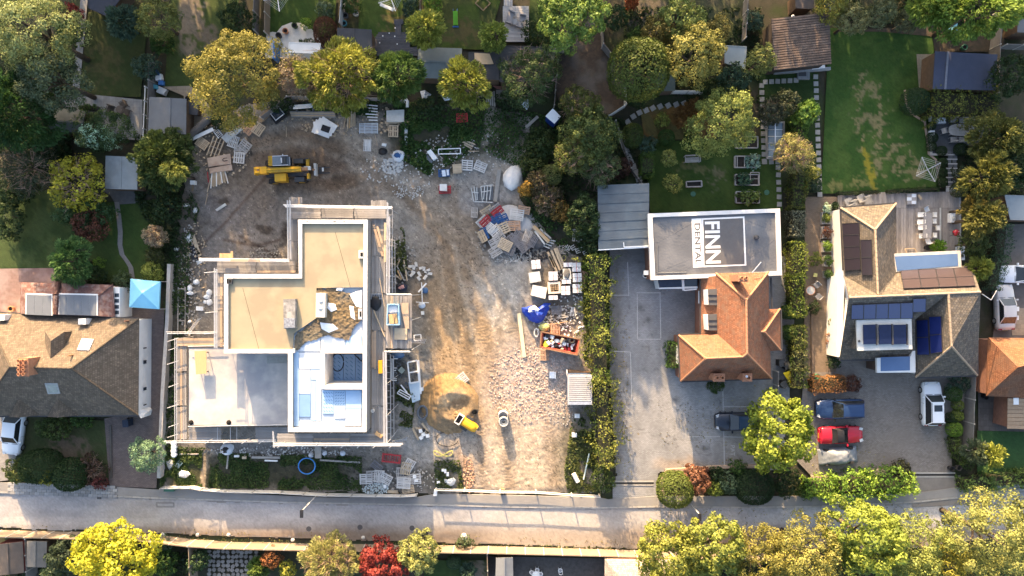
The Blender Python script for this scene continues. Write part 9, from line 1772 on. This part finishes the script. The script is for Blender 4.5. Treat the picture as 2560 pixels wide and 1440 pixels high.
for i,(x,y,w,h_,m,t)in enumerate(((392,183,10,12,M_BLUE,'bright blue board among the toys by the trellis'),(398,194,16,14,M_WHT,'white toy table among the toys by the trellis'),(404,208,12,10,mat('blue_board',(1,1,1)),'blue toy box among the toys by the trellis'),(390,218,12,10,mat('teal_plastic',(1,1,1)),'teal toy box among the toys by the trellis'),(406,228,22,16,M_GWH,'grey white heap of toys by the trellis'))):o=ob('toy',MB().box(P(x,y,.3),(w/S,h_/S,.4),.4-.2*i).box(P(x+3,y+2,.55),(w/S*.4,h_/S*.5,.12),.9),m);tag(o,t,'toy','toys by the trellis')
c=P(316,1058,.9);r=thing('wheelie_bin','dark blue wheeled bin on the left drive','bin',(c.x,c.y,.09),R(5));lob('body',MB().prism([(-.26,-.32,.95),(.26,-.32,.95),(.26,.32,.95),(-.26,.32,.95)],.05),mat('dark_blue_bin',(.02,.03,.055),None,3,.5,.1),r);lob('lid',MB().box((0,.0,1.0),(.58,.72,.06)),mat('dark_blue_bin',(1,1,1)),r)
for s in(-.2,.2):lob('wheel',MB().tube((s-.04,.34,.1),(s+.04,.34,.1),.1),M_RUB,r)
r=thing('yellow_cover','bright yellow triangular cover in the dark bin yard','cover',P(1966,944));ob('canvas',MB().add([P(1957,932,1.4),P(1976,927,1.2),P(1977,958,.9),P(1966,946,1.1),P(1957,932,1.35),P(1976,927,1.15),P(1977,958,.85),P(1966,946,1.05)],[(0,3,2,1),(4,5,6,7),(0,1,5,4),(1,2,6,5),(2,3,7,6),(3,0,4,7)]),mat('yellow_canvas',(.72,.55,.02),None,3,.6,.1),r);ob('pole',MB().tube(P(1957,932,1.4),P(1957,932,.03),.04),M_DSTEEL,r)
for i,(x,y)in enumerate(((1955,908),(1968,914),(1960,962))):c=P(x,y,1.0);k=thing('wheelie_bin',('upper','middle','lowest')[i]+' dark bin in the yard beside the yellow cover','bin',(c.x,c.y,.04),R(20*i));lob('body',MB().prism([(-.26,-.3,.95),(.26,-.3,.95),(.26,.3,.95),(-.26,.3,.95)],.0),M_BLK,k);lob('lid',MB().box((0,0,.98),(.58,.68,.05)),M_DSTEEL,k)
for x,y,h,dx,t in((789,1241,4.6,0,'street lamp leaning out over the road by the front hoarding'),(1729,1262,3.0,0,'short street lamp at the kerb below the clipped dome bush')):
 b=P(x,y);r=thing('street_lamp',t,'street lamp',b);ob('pole',MB().tube((b.x,b.y,.0),(b.x,b.y,h),.06,.05),M_FPW,r);ob('lantern',MB().box((b.x,b.y-.25,h+.05),(.28,.7,.16)),M_BLK,r);ob('lens',MB().box((b.x,b.y-.3,h-.04),(.2,.45,.04)),M_GWH,r)
sheetobj('stack of tan slabs beside the brown forecourt bush',[(2183,1175),(2220,1174),(2221,1186),(2184,1187)],.5,M_TIM,'slab_stack','slabs',.05);bag('black bag at the top of the pale yellow tree on the verge',1063,1336,8,9,.4,M_BLK,.02,'black_bag');bag('white rag on the road verge by the ivy',1160,1342,8,9,.25,M_WHT,.02,'rag','rag')
for i,(x,y)in enumerate(((572,1337),(908,1344),(732,1350),(494,1337),(407,1336))):bag(('first','second','third','fourth','fifth')[i]+' pale stone on the road verge counted from the '+('street lamp' if i<0 else 'photo order')if False else['pale stone on the verge at the lit strip','pale stone on the verge left of the crimson maple','pale stone on the verge above the straw coloured tree','pale stone on the verge left of the lit strip','pale stone on the verge by the white flowered climber'][i],x,y,5,5,.15,M_STW,.0,'stone','stone',i)
for i,(x,y)in enumerate(((2543,772),(2542,794))):sheetobj(('upper','lower')[i]+' white square box beside the silver estate car',[(x-5,y-5),(x+5,y-5),(x+5,y+6),(x-5,y+6)],.4,M_WHT,'box','box',.03)
sheetobj('tan paved pad beside the silver estate car',[(2532,770),(2600,770),(2600,838),(2530,838)],.06,M_TAN,'paved_pad','paving',.0)
c=P(1340,1437,.7);r=thing('round_table','white round table in the dark bottom garden','table',(c.x,c.y,0));lob('top',MB().lathe((0,0,.7),[(0,.03),(.36,.03),(.36,-.02),(0,-.02)],18),M_WHT,r);lob('pedestal',MB().tube((0,0,0),(0,0,.7),.05),M_WHT,r)
KP=Kit('white_stool_chair','chair');KP.add('seat',MB().lathe((0,0,.42),[(0,.02),(.2,.03),(.22,0),(.2,-.03)],14),M_WHT);KP.add('backrest',MB().path([(-.2,-.12,.44),(-.16,-.24,.75),(0,-.28,.82),(.16,-.24,.75),(.2,-.12,.44)],.03,6),M_WHT);KP.add('cushion',MB().lathe((0,0,.45),[(0,.03),(.14,.02),(.15,0)],12),M_GRF)
for k in range(4):KP.add('leg',MB().tube((.15*math.cos(k*1.57+.8),.15*math.sin(k*1.57+.8),.42),(.22*math.cos(k*1.57+.8),.22*math.sin(k*1.57+.8),0),.02),M_WHT)
for x,y,ro,t in((1329,1432,60,'left'),(1343,1426,0,'upper'),(1352,1436,-80,'right')):put(KP,x,y,ro,t+' white chair at the white round table','chairs at the white round table',.0)
put(KP,1401,1427,10,'single small white chair alone on the dark bottom garden',None,0)
sheet('bare_garden',[(1222,1390),(1510,1396),(1514,1470),(1222,1470)],.008,mat('charcoal_soil',(.10,.09,.085),(.06,.055,.052),3,.95,.8,24));sheet('small_patio',[(1186,1410),(1216,1410),(1216,1470),(1180,1470)],.012,M_TAN)
cp=thing('crazy_paving','','',P(570,1410));cp['kind']='structure';del cp['label'];del cp['category'];rnd=random.Random(4);M_CPS=mat('crazy_stone',(.22,.20,.185),(.16,.145,.135),4,.9,.3,vary=.2)
for j in range(6):
 for i in range(11):
  x=524+i*11.5+rnd.uniform(-2,2);y=1380+j*11.5+rnd.uniform(-2,2);n=rnd.randint(5,7);ps=[P(x+5.6*math.cos(2*math.pi*k/n+.3)*rnd.uniform(.8,1.15),y+5.4*math.sin(2*math.pi*k/n+.3)*rnd.uniform(.8,1.15),.07+rnd.uniform(0,.012))for k in range(n)]
  ob('paving_stone',MB().prism(ps,.0,.07+rnd.uniform(0,.012)),M_CPS,cp)
weeds('fallen_leaves','fallen yellow and brown leaves on the road verge and car park',[[(0,1310),(1000,1335),(1640,1350),(1640,1372),(1000,1365),(0,1330)],[(1520,640),(1560,640),(1580,1200),(1536,1200)],[(1640,1000),(1960,980),(1950,1172),(1660,1176)],[(1640,1270),(2560,1240),(2560,1330),(1640,1370)],[(2020,1100),(2120,1100),(2280,1170),(2280,1190),(2030,1190)]],(1500,900,900,1500,300),(.10,.06,.02),(.34,.24,.05),77,.13,.02,.46)
